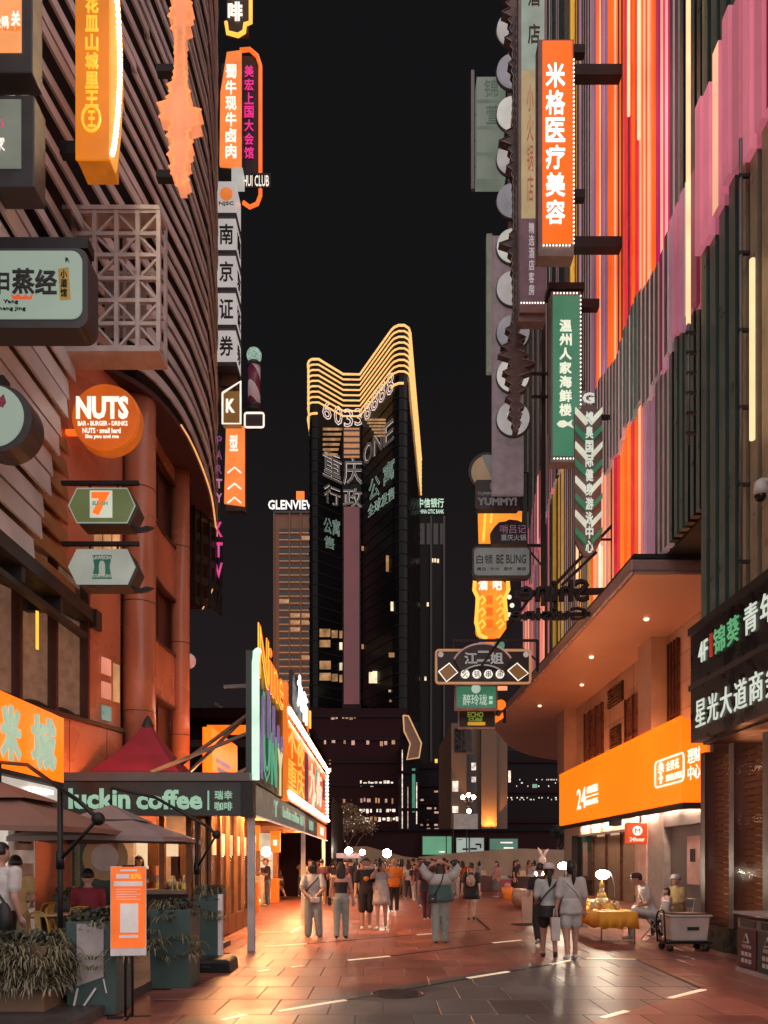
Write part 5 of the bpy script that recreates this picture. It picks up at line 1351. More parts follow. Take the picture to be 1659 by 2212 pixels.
s.box('panel', pm('dark panel', (.03, .012, .02), .5), 530, 569, 894, 923, 0, .2); s.line('frame_tube', M_lw, rrect(529, 570, 893, 924, 4, 2), .035, -.03, True)
s = Sign('vertical_neon_letters', 'column of magenta neon capital letters ending in KTV on the left', 464, 1262, 23.6)
s.box('spine', M_dark, 471, 474, 935, 1250, .05, .12)
for k, ch in enumerate('PARTY'): s.text(ch, 467, 480, 942 + k*31, 962 + k*31, lit('dim violet neon', (.22, .06, .16), .7) if k < 3 else lit('pink violet neon', (.62, .22, .4), .7), 0, bold=.03, name='letter')
for k, ch in enumerate('KTV'): s.text(ch, 464, 481, 1128 + k*44, 1160 + k*44, lit('pink violet neon', (.62, .22, .4), .7), 0, bold=.03, name='letter')
for k, ch in enumerate('KTV'): s.text(ch, 464, 481, 1128 + k*44, 1160 + k*44, M_lm, -.02, outline=.03, name='letter_outline')

# ---------------- right side
def arm(s, x0, y, x1, w=.22): s.bar('bracket', M_black, x0, y, x1, y, w, .2)
D = 23.2
s = Sign('vertical_sign', 'bright orange vertical sign with six white neon characters on the right', 1160, 552, D)
s.box('frame', pm('sign casing', (.22, .2, .19), .5), 1163, 1240, 84, 552, .02, .45); s.box('face', lit('vivid orange face', (1.0, .12, .004), 1.25, var=.05), 1172, 1236, 90, 526, -.03, .015)
s.col('米格医疗美容', 1199, 42, 136, 490, M_lw, -.031, bold=.012); s.col('米格医疗美容', 1199, 42, 136, 490, lit('white neon edge', (1, .9, .85), 1.6), -.031, outline=.02, depth=.05)
bulbs = [(x, 531) for x in range(1174, 1236, 7)] + [(1239, y) for y in range(130, 530, 9)]
sb_ = MB(); sb_.ball((0, 0, 0), .028, 6); sb_me = sb_.mesh('bulb'); sb_me.materials.append(lit('small white bulb', (1, .85, .7), 2.2))
for x, y in bulbs: obj('bulb', sb_me, None, s.o, (s.X(x), -.02, s.Z(y)))
for y in (146, 519): arm(s, 1238, y, 1345, .32)
for y in (98, 412): arm(s, 1238, y, 1266, .25)
s = Sign('vertical_sign', 'green vertical sign with white characters and a fish on the right facade', 1188, 1000, 25.6)
s.box('frame', pm('sign casing', (.22, .2, .19), .5), 1190, 1256, 628, 998, .02, .45); s.box('face', lit('sea green face', (.055, .22, .125), .85, var=.08), 1194, 1252, 640, 985, -.03, .015)
s.col('温州人家海鲜楼', 1221, 27, 690, 902, lit('cream characters', (.85, .85, .66), .95), -.031, bold=.035)
s.poly('fish', lit('cream characters', (.85, .85, .66), .95), [(1202, 917), (1208, 911), (1218, 910), (1226, 915), (1236, 908), (1233, 917), (1238, 926), (1226, 920), (1216, 925), (1207, 923)], -.06, -.03)
for x in range(1197, 1252, 7): obj('bulb', sb_me, None, s.o, (s.X(x), -.02, s.Z(634))); obj('bulb', sb_me, None, s.o, (s.X(x), -.02, s.Z(991)))
for y in range(640, 985, 9): obj('bulb', sb_me, None, s.o, (s.X(1254), -.02, s.Z(y)))
s.box('cap', M_black, 1184, 1262, 612, 626, -.05, .6); arm(s, 1255, 651, 1296, .28)
# tall hotel sign
s = Sign('vertical_sign', 'tall hotel sign in pale green, cream and dark violet sections on the right', 1122, 675, 27.0)
s.box('spine', pm('sign casing', (.22, .2, .19), .5), 1121, 1180, -70, 690, .1, .5)
s.box('pale_section', lit('celadon face', (.36, .44, .36), .62), 1127, 1176, -70, 150, 0, .09); s.box('cream_section', lit('cream face', (.52, .38, .19), .68, var=.25, scale=.7), 1127, 1160, 152, 470, 0, .09); s.box('violet_section', pm('violet board', (.09, .06, .075), .5, es=.1, ec=(.6, .4, .5)), 1124, 1178, 472, 660, 0, .09)  # violet section carries a slight glow in its colour as fill
s.text('酒', 1140, 1166, -24, 14, M_inkd, -.005, bold=.02); s.text('店', 1140, 1166, 52, 96, M_inkd, -.005, bold=.02)
s.col('小火锅店', 1145, 14, 180, 440, lit('faded red', (.5, .14, .06), .5), -.005); s.col('精选酒店客房', 1148, 12, 480, 640, lit('pale marks', (.6, .52, .5), .6), -.005, bold=.02)
for x in range(1126, 1178, 6): obj('bulb', sb_me, None, s.o, (s.X(x), -.02, s.Z(655)))
s.box('base', pm('sign casing', (.22, .2, .19), .5), 1122, 1178, 660, 676, -.03, .5)
# discs on their board
s = Sign('disc_column', 'column of round white lights mounted on a pale violet board', 1065, 1062, 30.0, 'sign')
s.box('board', pm('violet grey board', (.24, .2, .22), .5, es=.12, ec=(.6, .5, .55)), 1065, 1133, 500, 1062, .2, .4)  # slight fill glow put into the board colour
s.box('upper_post', M_grey, 1100, 1112, -60, 500, .2, .4)
for k, y in enumerate((60, 150, 242, 338, 430, 528, 620, 715, 808, 902)):
    d = s.disc('light_disc', lit('milky disc %d' % (k % 3), ((.55, .5, .48), (.33, .31, .34), (.8, .76, .68))[k % 3], .6, var=.15), 1109, y, 35, 0, .12); s.disc('disc_rim', M_frame, 1110, y + 1, 38, .121, .2)
    if k in (7, 9): s.line('disc_drawing', M_lw, [(1097, y - 8), (1105, y + 6), (1114, y - 4), (1122, y + 8), (1112, y + 14)], .03, -.03)
s.box('side_board', pm('sage board', (.16, .18, .13), .5, es=.1, ec=(.7, .8, .6)), 1052, 1064, 500, 800, .1, .3)
# grey wave
s = Sign('wave_sculpture', 'dark grey sound-wave sculpture hanging in front of the round lights', 1078, 936, 28.0, 'sculpture')
hg = [(30,10),(26,8),(20,8),(28,6),(14,8),(12,6),(22,5),(10,6),(6,6),(14,6),(8,5),(4,4),(4,4),(4,4),(5,5),(6,5),(8,6),(22,8),(34,8),(14,10),(10,8),(18,8),(8,8),(5,6),(4,4),(4,4),(4,4),(4,4),(4,4),(12,8),(34,10),(14,14),(8,10),(8,8),(5,5),(4,4),(4,4),(4,4),(5,6),(8,10),(20,12),(14,24),(30,20),(36,30),(14,46),(26,38),(20,18),(12,26),(20,14),(10,22),(14,16),(6,14),(4,8)]
M_wg = pm('grey wave steel', (.13, .10, .095), .45, .4)
wave(s, 1112, -30, 932, hg, (M_wg, pm('grey wave edge', (.3, .25, .23), .4, .5)), .3)
for y in (640, 800, 850): s.bar('bracket', M_black, 1150, y, 1186, y, .08, .2)
s.bar('truss', M_black, 1178, 620, 1178, 1300, .16, .4)
# stacked pale boxes
s = Sign('stacked_box_sign', 'four faint pale green boxes stacked beside a post above the dark street', 1018, 405, 31.0)
s.box('post', M_grey, 1018, 1025, 148, 405, .05, .2)
for k in range(4):
    y0 = 166 + k * 57; s.box('light_box', lit('faded celadon', (.24, .28, .22), .5, var=.12), 1030, 1092, y0, y0 + 49, 0, .6)
s.text('锦', 1046, 1076, 172, 210, lit('dim green ink', (.1, .15, .11), .5), -.005); s.text('萱', 1050, 1080, 228, 268, lit('dim green ink', (.1, .15, .11), .5), -.005)
# chevron gym sign
s = Sign('chevron_sign', 'gym sign of stacked white and green chevrons with vertical characters', 1243, 1200, 24.4)
s.text('G', 1258, 1284, 848, 872, M_lwg, 0, bold=.05)
s.poly('backing', pm('taupe backing', (.2, .16, .15), .5), [(1262, 872), (1282, 872), (1300, 890), (1300, 1165), (1282, 1200), (1262, 1200), (1243, 1165), (1243, 890)], .06, .2)
M_chw = lit('cream chevron', (.85, .82, .64), .75); M_chg = lit('emerald chevron', (.04, .2, .1), .7)
for k in range(8):
    y = 880 + k * 37
    for sx in (-1, 1): s.poly('chevron', M_chw if k % 2 == 0 else M_chg, [(1272 + sx*29, y), (1272 + sx*29, y + 12), (1272 + sx*6, y + 38), (1272 + sx*6, y + 24)], -.04, .05)
s.col('博奥国际健身游泳中心', 1272, 17, 890, 1198, M_lwg, -.06, bold=.03)
arm(s, 1298, 894, 1332, .12); s.bar('brace', M_black, 1290, 1165, 1200, 1260, .1, .3); s.bar('brace', M_black, 1296, 1160, 1336, 1118, .09, .3); s.bar('brace', M_black, 1296, 1157, 1345, 1157, .06, .3)
s.line('edge_light', lit('white edge', (1, .85, .75), 1.2), [(1300, 900), (1300, 1300)], .03, .25)
# bird head board
s = Sign('figure_sign', 'dim round sign above a dark board reading YUMMY', 1012, 1100, 31.0)
s.disc('rim', M_frame, 1054, 1018, 42, .02, .3, 28); s.poly('round_face', lit('faded peach', (.42, .26, .15), .5), [(1054 + 36*math.cos(t), 1020 + 36*math.sin(t)) for t in [math.radians(90 + k * 12) for k in range(23)]], -.02, .015)
s.poly('grey_half', lit('faded grey', (.2, .18, .17), .5), [(1052 + 35*math.cos(math.radians(a)), 1018 + 35*math.sin(math.radians(a))) for a in range(-110, 20, 10)] + [(1075, 1042), (1060, 1030)], -.035, -.021)
s.disc('dark_dot', M_inkd, 1073, 1019, 4, -.05, -.036, 10); s.poly('board', M_frame, rrect(1026, 1122, 1038, 1102, 6), -.06, .3)
for k in range(4): s.poly('pill', lit('dim pink pill', (.22, .14, .13), .5), rrect(1058 + k*15, 1068 + k*15, 1044, 1060, 4, 3), -.075, -.061)
s.text('YUMMY! YUMMY!', 1030, 1112, 1064, 1072, lit('dim letters', (.2, .17, .16), .5), -.062, bold=.03); s.text('YUMMY!', 1030, 1116, 1076, 1094, lit('dim letters', (.2, .17, .16), .5), -.062, outline=.05)
s.bar('bracket', M_black, 1080, 1016, 1142, 1016, .06, .2); s.bar('bracket', M_black, 1142, 1016, 1142, 1100, .06, .2)
# lit orange box and cloud sign
s = Sign('box_sign', 'blazing orange light box squeezed under the YUMMY board', 1034, 1180, 33.0)
s.poly('face', lit('blazing orange', (1, .30, .03), 1.15, var=.4, scale=.8), [(1034, 1104), (1128, 1104), (1126, 1150), (1060, 1180), (1036, 1186)], 0, .3); s.line('tube', M_ly, [(1048, 1108), (1044, 1170)], .06, -.05); s.line('tube', M_ly, [(1062, 1108), (1060, 1130)], .05, -.05)
s = Sign('cloud_sign', 'dark cloud-shaped sign with dim outlined characters right of the orange box', 1060, 1175, 31.5)
cl = [(1062, 1175), (1060, 1150), (1068, 1138), (1078, 1128), (1092, 1126), (1100, 1122), (1118, 1124), (1132, 1130), (1140, 1140), (1140, 1175)]
s.poly('board', pm('dark cloud board', (.04, .03, .04), .5), cl, 0, .25); s.text('哨吕记', 1080, 1136, 1134, 1152, lit('dim mauve', (.3, .14, .2), .5), -.01); s.text('重庆火锅', 1082, 1136, 1155, 1168, lit('dim grey', (.3, .28, .27), .5), -.01)
s.bar('bracket', M_black, 1030, 1172, 1180, 1172, .1, .3)
# pale rectangular sign
s = Sign('rounded_sign', 'grey rounded rectangular sign reading BE BLING on the right', 1022, 1248, 29.4)
s.poly('frame', M_frame, rrect(1020, 1147, 1180, 1249, 9), .0, .3); s.poly('face', lit('dim grey face', (.20, .20, .185), .55), rrect(1024, 1143, 1184, 1243, 8), -.03, -.002)
M_gk = pm('teal black print', (.01, .03, .03), .5)
s.text('白领', 1029, 1064, 1199, 1219, M_gk, -.031, bold=.01); s.text('BE BLING', 1072, 1136, 1199, 1218, M_gk, -.031, bold=.01); s.text('美白 · 补水 · 医疗 · 美容', 1030, 1136, 1226, 1233, M_gk, -.031)
s.bar('bracket', M_black, 1147, 1190, 1180, 1230, .06, .1)
# yellow bar sign
s = Sign('bar_neon_sign', 'blazing yellow neon sign reading bar in two white characters', 1022, 1382, 33.0)
s.poly('panel', lit('amber neon panel', (1, .30, .02), 1.0, var=.4, scale=.7), rrect(1028, 1094, 1254, 1376, 12), .02, .2)
s.line('outline_tube', M_ly, [(1026, 1250), (1024, 1275), (1032, 1292), (1028, 1345), (1036, 1372), (1052, 1380)], .09, -.04); s.line('outline_tube', M_ly, [(1096, 1250), (1098, 1275), (1090, 1292), (1094, 1340)], .09, -.04)
s.text('酒', 1033, 1053, 1252, 1276, M_lw, -.03, bold=.04, depth=.08); s.text('吧', 1064, 1084, 1252, 1276, M_lw, -.03, bold=.04, depth=.08)
for k, y in enumerate((1296, 1322, 1348)):
    s.line('curl', M_ly, [(1034, y), (1042, y - 8), (1048, y + 2), (1040, y + 10)], .05, -.05); s.line('curl', M_ly, [(1072, y), (1082, y - 9), (1088, y), (1078, y + 10)], .05, -.05); s.box('red_block', M_lo, 1050, 1064, y - 9, y + 9, -.06, 0)
s.box('stem', M_lo, 1048, 1070, 1378, 1405, 0, .2); s.box('foot', lit('violet foot', (.5, .3, .4), .6), 1036, 1052, 1378, 1394, 0, .2)
for x, y in ((1100, 1290), (1106, 1308), (1100, 1328)): s.disc('dot', M_lw, x, y, 5, -.03, 0, 10)
# black backwards lettering seen from behind
s = Sign('backward_letter_sign', 'two rows of black cut-out letters seen from behind against the lit fins', 1105, 1340, 24.0)
for t, y0, y1, xa, xb in (('Shine', 1252, 1302, 1118, 1272), ('Cuisine', 1312, 1342, 1100, 1270)):
    l = s.text(t, xa, xb, y0, y1, M_black, 0, bold=.035, depth=.12); l.scale.x *= -1; l.location.x = s.X(xb)
s.bar('rail', M_black, 1110, 1282, 1330, 1275, .17, .05); s.bar('rail', M_black, 1110, 1332, 1275, 1326, .13, .05); s.bar('upright', M_black, 1200, 1280, 1200, 1330, .12, .05); s.bar('brace', M_black, 1215, 1262, 1290, 1190, .09, .1)
s.bar('tie', M_black, 1150, 1282, 1060, 1380, .07, .4, 6)
# hot-pot sign
s = Sign('arched_sign', 'dark arched hotpot sign with copper frame and four white dots', 943, 1478, 29.0)
s.poly('plate', pm('black sign plate', (.018, .016, .018), .4), rrect(941, 1146, 1404, 1477, 6), .02, .25)
M_cop = lit('copper tube', (.75, .34, .16), .6)
s.line('frame_tube', M_cop, rrect(942, 1145, 1405, 1476, 6, 3), .05, -.03, True)
arc = [(1042 + 68*math.cos(math.radians(a)), 1450 + 58*math.sin(math.radians(a))) for a in range(-155, -24, 8)]
arc2 = [(1042 + 52*math.cos(math.radians(a)), 1474 + 36*math.sin(math.radians(a))) for a in range(-30, -151, -10)]
s.poly('arch', pm('charcoal arch', (.03, .028, .03), .4), arc + arc2, -.12, -.02); s.line('arch_tube', lit('pink edge', (.6, .35, .33), .5), arc, .035, -.13); s.line('arch_tube', lit('grey edge', (.45, .42, .42), .5), arc2, .03, -.13)
for ch, x, y in (('江', 1016, 1424), ('二', 1043, 1420), ('姐', 1072, 1424)): s.text(ch, x - 14, x + 14, y - 13, y + 13, M_inkd, -.125, bold=.04); s.text(ch, x - 14, x + 14, y - 13, y + 13, lit('pale outline', (.5, .46, .44), .6), -.125, outline=.03, depth=.04, name='letter_outline')
for sx, pts in ((-1, [(947, 1452), (970, 1434), (988, 1454), (964, 1474)]), (1, [(1096, 1450), (1116, 1434), (1140, 1456), (1118, 1472)])): s.poly('tile', lit('copper tile', (.30, .13, .035), .55), pts, -.1, -.02); s.line('tile_edge', M_lw, pts, .025, -.11, True)
for k, ch in enumerate('火锅串串'):
    x = 1004 + k * 25; s.disc('white_dot', lit('cream dot', (.95, .85, .7), 1.0), x, 1458, 9.5, -.14, -.12, 16); s.text(ch, x - 6, x + 6, 1451, 1465, M_inkd, -.141)
for x in (952, 1136): s.disc('stud', lit('pale stud', (.6, .5, .48), .6), x, 1414, 6, -.04, 0, 12)
s.bar('beam', M_black, 978, 1382, 1162, 1382, .09, .1); s.bar('beam', M_black, 1162, 1382, 1162, 1450, .09, .1); s.bar('hanger', M_black, 980, 1382, 980, 1406, .05, .1); s.bar('brace', M_black, 1115, 1386, 1160, 1425, .06, .1)
s.disc('green_dot', lit('green crest', (.1, .35, .2), .6), 1079, 1392, 12, .1, .2, 16)
# green and black signs underneath
s = Sign('hanging_board', 'green board with pale characters hung under the arched hotpot sign', 984, 1534, 30.0)
s.box('frame', pm('rose frame', (.35, .22, .22), .5), 982, 1075, 1480, 1534, .01, .2); s.box('face', lit('jade face', (.05, .20, .115), .75), 986, 1071, 1483, 1529, -.02, .008)
s.text('醉玲珑', 1000, 1052, 1500, 1524, lit('pale jade characters', (.5, .62, .5), .8), -.021, bold=.01); s.disc('crest', lit('pale jade characters', (.5, .62, .5), .8), 1028, 1488, 10, -.035, -.02, 18); s.box('seal', M_lg, 1056, 1064, 1504, 1511, -.03, -.02); s.box('seal', M_lg, 1056, 1064, 1514, 1521, -.03, -.02)
s = Sign('hanging_board', 'black board reading ECHO CUBE in green and yellow, lowest in the column', 990, 1578, 31.0)
s.box('frame', pm('pale thin frame', (.3, .27, .24), .5), 990, 1070, 1534, 1574, .01, .2); s.box('face', pm('black face', (.02, .02, .018), .4), 992, 1068, 1536, 1570, -.02, .008)
s.text('ECHO', 1010, 1044, 1538, 1550, lit('olive letters', (.22, .28, .03), .7), -.021, bold=.03); s.text('CUBE', 1012, 1042, 1551, 1559, lit('olive letters', (.22, .28, .03), .7), -.021, outline=.05); s.box('yellow_bar', lit('mustard bar', (.7, .34, .03), .8), 1010, 1048, 1560, 1567, -.035, -.02)
s = Sign('arrow_sign', 'glowing orange arrow sign tucked behind the green board', 1050, 1560, 33.5)
s.poly('arrow', lit('orange arrow', (1, .16, .01), 1.3), [(1052, 1540), (1078, 1548), (1086, 1538), (1088, 1550), (1070, 1562), (1054, 1552)], 0, .15); s.disc('dot', lit('orange arrow', (1, .16, .01), 1.3), 1082, 1522, 11, 0, .15, 16); s.box('bar', lit('peach bar', (1, .4, .18), 1.0), 1075, 1096, 1482, 1490, 0, .15); s.box('stem', M_black, 1088, 1094, 1470, 1560, .16, .3)
# ================================================================== TERRACE AND STREET FURNITURE
deck = bx('terrace', pm('dark terrace paving', (.06, .05, .05), .5, bump=.1), None, -6.6, -2.95, 7.0, 14.8, 0.001, .12); tag(deck, kind='structure')
def plant_blades(m, c, n, rng, reach, up, w=.011, droop=.8, seg=5):
    for k in range(n):
        a = rng.uniform(0, 2*PI); r = reach * rng.uniform(.45, 1.1); h = up * rng.uniform(.5, 1.15); dr = droop * rng.uniform(.5, 1.2)
        d = Vector((math.cos(a), math.sin(a), 0)); s_ = Vector((-d.y, d.x, 0)); base = c + d * rng.uniform(0, .08); ww = w * rng.uniform(.6, 1.2)
        vs = []; fs = []
        for i in range(seg + 1):
            t = i / seg; p = base + d * (r * t) + Vector((0, 0, h * (1.9*t - 1.5*t*t) - dr * r * .55 * t**3)); q = ww * (1 - t**2) + .002
            vs += [p - s_ * q, p + s_ * q]
        for i in range(seg): fs.append((2*i, 2*i+1, 2*i+3, 2*i+2))
        m.add(vs, fs)
M_spd = pm('striped spider plant', (.15, .14, .075), .5, var=.6, scale=14); M_spl = pm('pale spider plant', (.20, .18, .115), .5, var=.4, scale=12); M_ivy = pm('dark ivy', (.028, .034, .022), .55, var=.4, scale=9)
def planter(name, label, x0, x1, y0, y1, h, body, plant_fn, panel=None):
    o = thing(name, label, 'planter', ((x0+x1)/2, (y0+y1)/2, 0)); w, d = (x1-x0)/2, (y1-y0)/2
    m = MB(); t = .03
    m.loft([[(-w*.96,-d*.96,.012),(w*.96,-d*.96,.012),(w*.96,d*.96,.012),(-w*.96,d*.96,.012)], [(-w,-d,h),(w,-d,h),(w,d,h),(-w,d,h)], [(-w+t,-d+t,h),(w-t,-d+t,h),(w-t,d-t,h),(-w+t,d-t,h)], [(-w+t,-d+t,h-.08),(w-t,-d+t,h-.08),(w-t,d-t,h-.08),(-w+t,d-t,h-.08)]], smooth=False)
    m.build('box', body, o, bevel=.008)
    bx('soil', pm('soil', (.03, .02, .015), .9), o, -w+t, w-t, -d+t, d-t, h-.09, h-.07)
    if panel: panel(o, w, d, h)
    plant_fn(o, w, d, h)
    return o
def spider(seed, n, reach, up, trail=0):
    def f(o, w, d, h):
        rng = random.Random(seed)
        m, m2, m3 = MB(), MB(), MB()
        k = max(2, int(w * d * 40))
        for i in range(k):
            c = Vector((rng.uniform(-w, w) * .8, rng.uniform(-d, d) * .8, h - .05))
            plant_blades(m, c, n, rng, reach, up); plant_blades(m2, c, n // 2, rng, reach * 1.05, up * .9, .009)
        for i in range(trail):          # trailing runners with plantlets over the edge
            s_ = rng.choice((0, 0, 0, 1, 2)); e = (rng.uniform(-w, w), -d - .04) if s_ == 0 else ((w + .04) if s_ == 1 else (-w - .04), rng.uniform(-d, d))
            c = Vector((e[0] + rng.gauss(0, .04), e[1] + rng.gauss(0, .05), h - rng.uniform(.0, .62) * h)); plant_blades(m if i % 2 else m2, c, 20, rng, .17, .12, .008, .9, 4)
        for i in range(500):
            c = Vector((max(-w, min(w, rng.gauss(0, w*.5))), max(-d, min(d, rng.gauss(0, d*.5))), h + rng.uniform(-.1, .12))); a = Vector((rng.uniform(-1,1), rng.uniform(-1,1), rng.uniform(-.6,.6))).normalized() * .035; b = a.orthogonal().normalized() * .025
            m3.add([c-a, c+b, c+a, c-b], [(0,1,2,3)])
        m.build('foliage', M_spd, o); m2.build('pale_foliage', M_spl, o); tag(m3.build('underleaf', M_ivy, o), kind='stuff')
    return f
def white_panel(o, w, d, h):
    MB().add([(-w*.55, -d-.008, .32), (w*.5, -d-.008, .42), (w*.5, -d-.008, h-.02), (-w*.55, -d-.008, h-.02)], [(0,1,2,3)]).build('white_sheet', pm('scuffed white sheet', (.42, .38, .37), .5, var=.25), o)
    m = MB(); m.bar((-w*.7, -d-.01, .05), (-w*.5, -d-.01, .3), .02); m.bar((-w*.3, -d-.01, .1), (w*.2, -d-.01, .3), .02); m.bar((w*.5, -d-.01, .4), (w*.62, -d-.01, .25), .012); m.build('print_lines', M_white, o)
planter('planter_box', 'tall teal planter with a scuffed white sheet behind the orange poster stand', -3.36, -2.82, 8.1, 8.65, 1.0, M_teal, spider(1, 34, .24, .26, 8), white_panel)
planter('planter_box', 'low planter buried in striped spider plants at the bottom left corner', -4.45, -3.42, 7.75, 8.25, .78, pm('brown crate', (.16, .10, .06), .6), spider(2, 36, .3, .32, 190))
planter('planter_box', 'square teal planter of spider plants right of the orange poster stand', -2.98, -2.46, 9.75, 10.3, 1.02, M_teal, spider(3, 40, .3, .28, 12))
planter('planter_box', 'narrow teal planter with a white edge beside the kiosk doors', -2.92, -2.58, 11.9, 12.4, 1.12, M_teal, spider(4, 34, .24, .3, 6), lambda o, w, d, h: bx('white_edge', M_white, o, w + .005, w + .07, -d, -d + .1, .02, h))
planter('planter_box', 'teal planter of grassy leaves against the printed plates', -6.0, -5.2, 13.9, 14.4, 1.02, M_teal, spider(5, 22, .34, .34, 8))
# ------------------------------------------------------------------ cantilever parasols
M_canv = pm('taupe parasol canvas', (.26, .21, .205), .75, var=.1, bump=.05); M_canb = pm('brown parasol canvas', (.22, .125, .095), .75, var=.1)
def parasol(label, c, half, zt, ze, mast, hub, ztop, zstrut, canvas):
    o = thing('cantilever_parasol', label, 'parasol', (mast[0], mast[1], .12)); L0 = Vector((mast[0], mast[1], .12))
    cc = Vector((c[0], c[1], 0)) - Vector((mast[0], mast[1], 0)); m = MB()
    for a in range(4):
        t0, t1 = math.radians(45 + a*90), math.radians(135 + a*90)
        p0 = cc + Vector((math.cos(t0), math.sin(t0), 0)) * half * 1.414; p1 = cc + Vector((math.cos(t1), math.sin(t1), 0)) * half * 1.414
        top = cc + Vector((0, 0, zt - .12)); e0 = p0 + Vector((0, 0, ze - .12)); e1 = p1 + Vector((0, 0, ze - .12)); mid = (e0 + e1) / 2 + Vector((0, 0, .03))
        q0 = (top*.62 + e0*.38); q1 = (top*.62 + e1*.38); qm = (q0 + q1)/2 - Vector((0, 0, .02))
        m.add([top, q0, qm, q1, e0, mid, e1], [(0,1,2),(0,2,3),(1,4,5,2),(2,5,6,3)])
        m.add([e0, mid, e1, e1 - Vector((0,0,.07)), mid - Vector((0,0,.07)), e0 - Vector((0,0,.07))], [(0,1,4,5),(1,2,3,4)])
    ob = m.build('canopy', canvas, o); md = ob.modifiers.new('thickness', 'SOLIDIFY'); md.thickness = .008
    m = MB(); vt = cc + Vector((0, 0, zt + .07 - .12))
    for a in range(4):
        t0, t1 = math.radians(45 + a*90), math.radians(135 + a*90); r = half * .62
        m.add([vt, cc + Vector((r*math.cos(t0), r*math.sin(t0), zt - .22 - .12 + .03)), cc + Vector((r*math.cos(t1), r*math.sin(t1), zt - .22 - .12 + .03))], [(0,1,2)])
    ob = m.build('vent_cap', canvas, o); md = ob.modifiers.new('thickness', 'SOLIDIFY'); md.thickness = .008
    for a in range(4):
        t0 = math.radians(45 + a*90); m = MB(); m.tube([cc + Vector((0, 0, zt - .16)), cc + Vector((half*1.41*math.cos(t0), half*1.41*math.sin(t0), ze - .14))], .012, 6); m.build('rib', M_dark, o)
    m = MB(); m.tube([(0, 0, 0), (0, 0, ztop - .12)], .032, 12); m.build('mast', M_black, o)
    hb = Vector(hub) - L0; tp = Vector((0, 0, ztop - .12)); up = cc + Vector((0, 0, zt + .22))
    m = MB(); m.tube([up, up.lerp(tp, .5) + Vector((0, 0, .12)), tp, tp.lerp(hb, .5) + Vector((0, 0, .03)), hb], .026, 10); m.build('arm', M_black, o)
    m = MB(); m.tube([up, cc + Vector((0, 0, zt - .1))], .02, 8); m.build('hanger', M_black, o)
    m = MB(); m.ball(hb, .075, 12); m.build('hub', M_black, o)
    m = MB(); m.tube([hb, (0, 0, zstrut - .12)], .02, 8); m.build('strut', M_black, o)
    m = MB(); m.tube([(0, 0, zstrut - .22), (0, 0, zstrut - .02)], .05, 10); m.build('collar', M_black, o)
    bx('base_plate', M_black, o, -.35, .35, -.35, .35, .002, .05)
parasol('brown parasol with a black mast and curved arm at the left edge', (-5.3, 10.6), 1.42, 2.66, 2.06, (SX(130, 8.75), 8.75), P(212, 1769, 8.4), SZ(1704, 8.75), SZ(1858, 8.75), M_canb)
parasol('taupe parasol with its mast in front of the kiosk doors', (-4.37, 12.3), 1.16, 2.47, 1.99, (SX(425, 13.1), 13.1), P(468, 1803, 12.8), SZ(1773, 13.1), SZ(1876, 13.1), M_canv)
# ------------------------------------------------------------------ orange poster stand
ps = thing('poster_stand', 'orange poster on a black two-legged stand in front of the planters', 'poster stand', (SX(277, 7.95), 7.95, 0), math.radians(9))
pw = .172
bx('board', M_white, ps, -pw-.006, pw+.006, .004, .03, .66, 1.585)
bx('print', pm('orange poster print', (.85, .17, .03), .4, es=.42, ec=(1, .17, .012)), ps, -pw, pw, 0, .0035, .74, 1.58)
M_pw = pm('white print', (.8, .76, .72), .5, es=.12)
bx('white_square', M_pw, ps, -.08, .1, -.004, -.001, .9, 1.2)
bx('white_banner', M_pw, ps, -pw+.03, pw-.03, -.004, -.001, 1.38, 1.43)
for k in range(5): bx('text_line', M_pw, ps, -pw+.05, pw-.05 - .04*(k % 2), -.003, -.001, 1.345 - k*.026, 1.351 - k*.026)
letter(ps, '2元', .02, 1.455, .11, .055, M_gold2, y=-.001, depth=.004, bold=.03); bx('heading', M_pw, ps, -.12, .01, -.003, -.001, 1.46, 1.505); bx('heading_small', M_pw, ps, -.08, .09, -.003, -.001, 1.535, 1.553); bx('caption', M_pw, ps, -.09, .1, -.003, -.001, .845, .875)
bx('clip', M_black, ps, -.06, .06, .0, .04, 1.58, 1.60)
for x in (-.035, .035): m = MB(); m.tube([(x, .045, .001), (x, .045, 1.55)], .013, 8); m.build('leg', M_black, ps)
m = MB(); m.bar((-.22, .045, .012), (.22, .045, .012), .03); m.bar((0, -.16, .012), (0, .25, .012), .03); m.build('foot', M_black, ps)
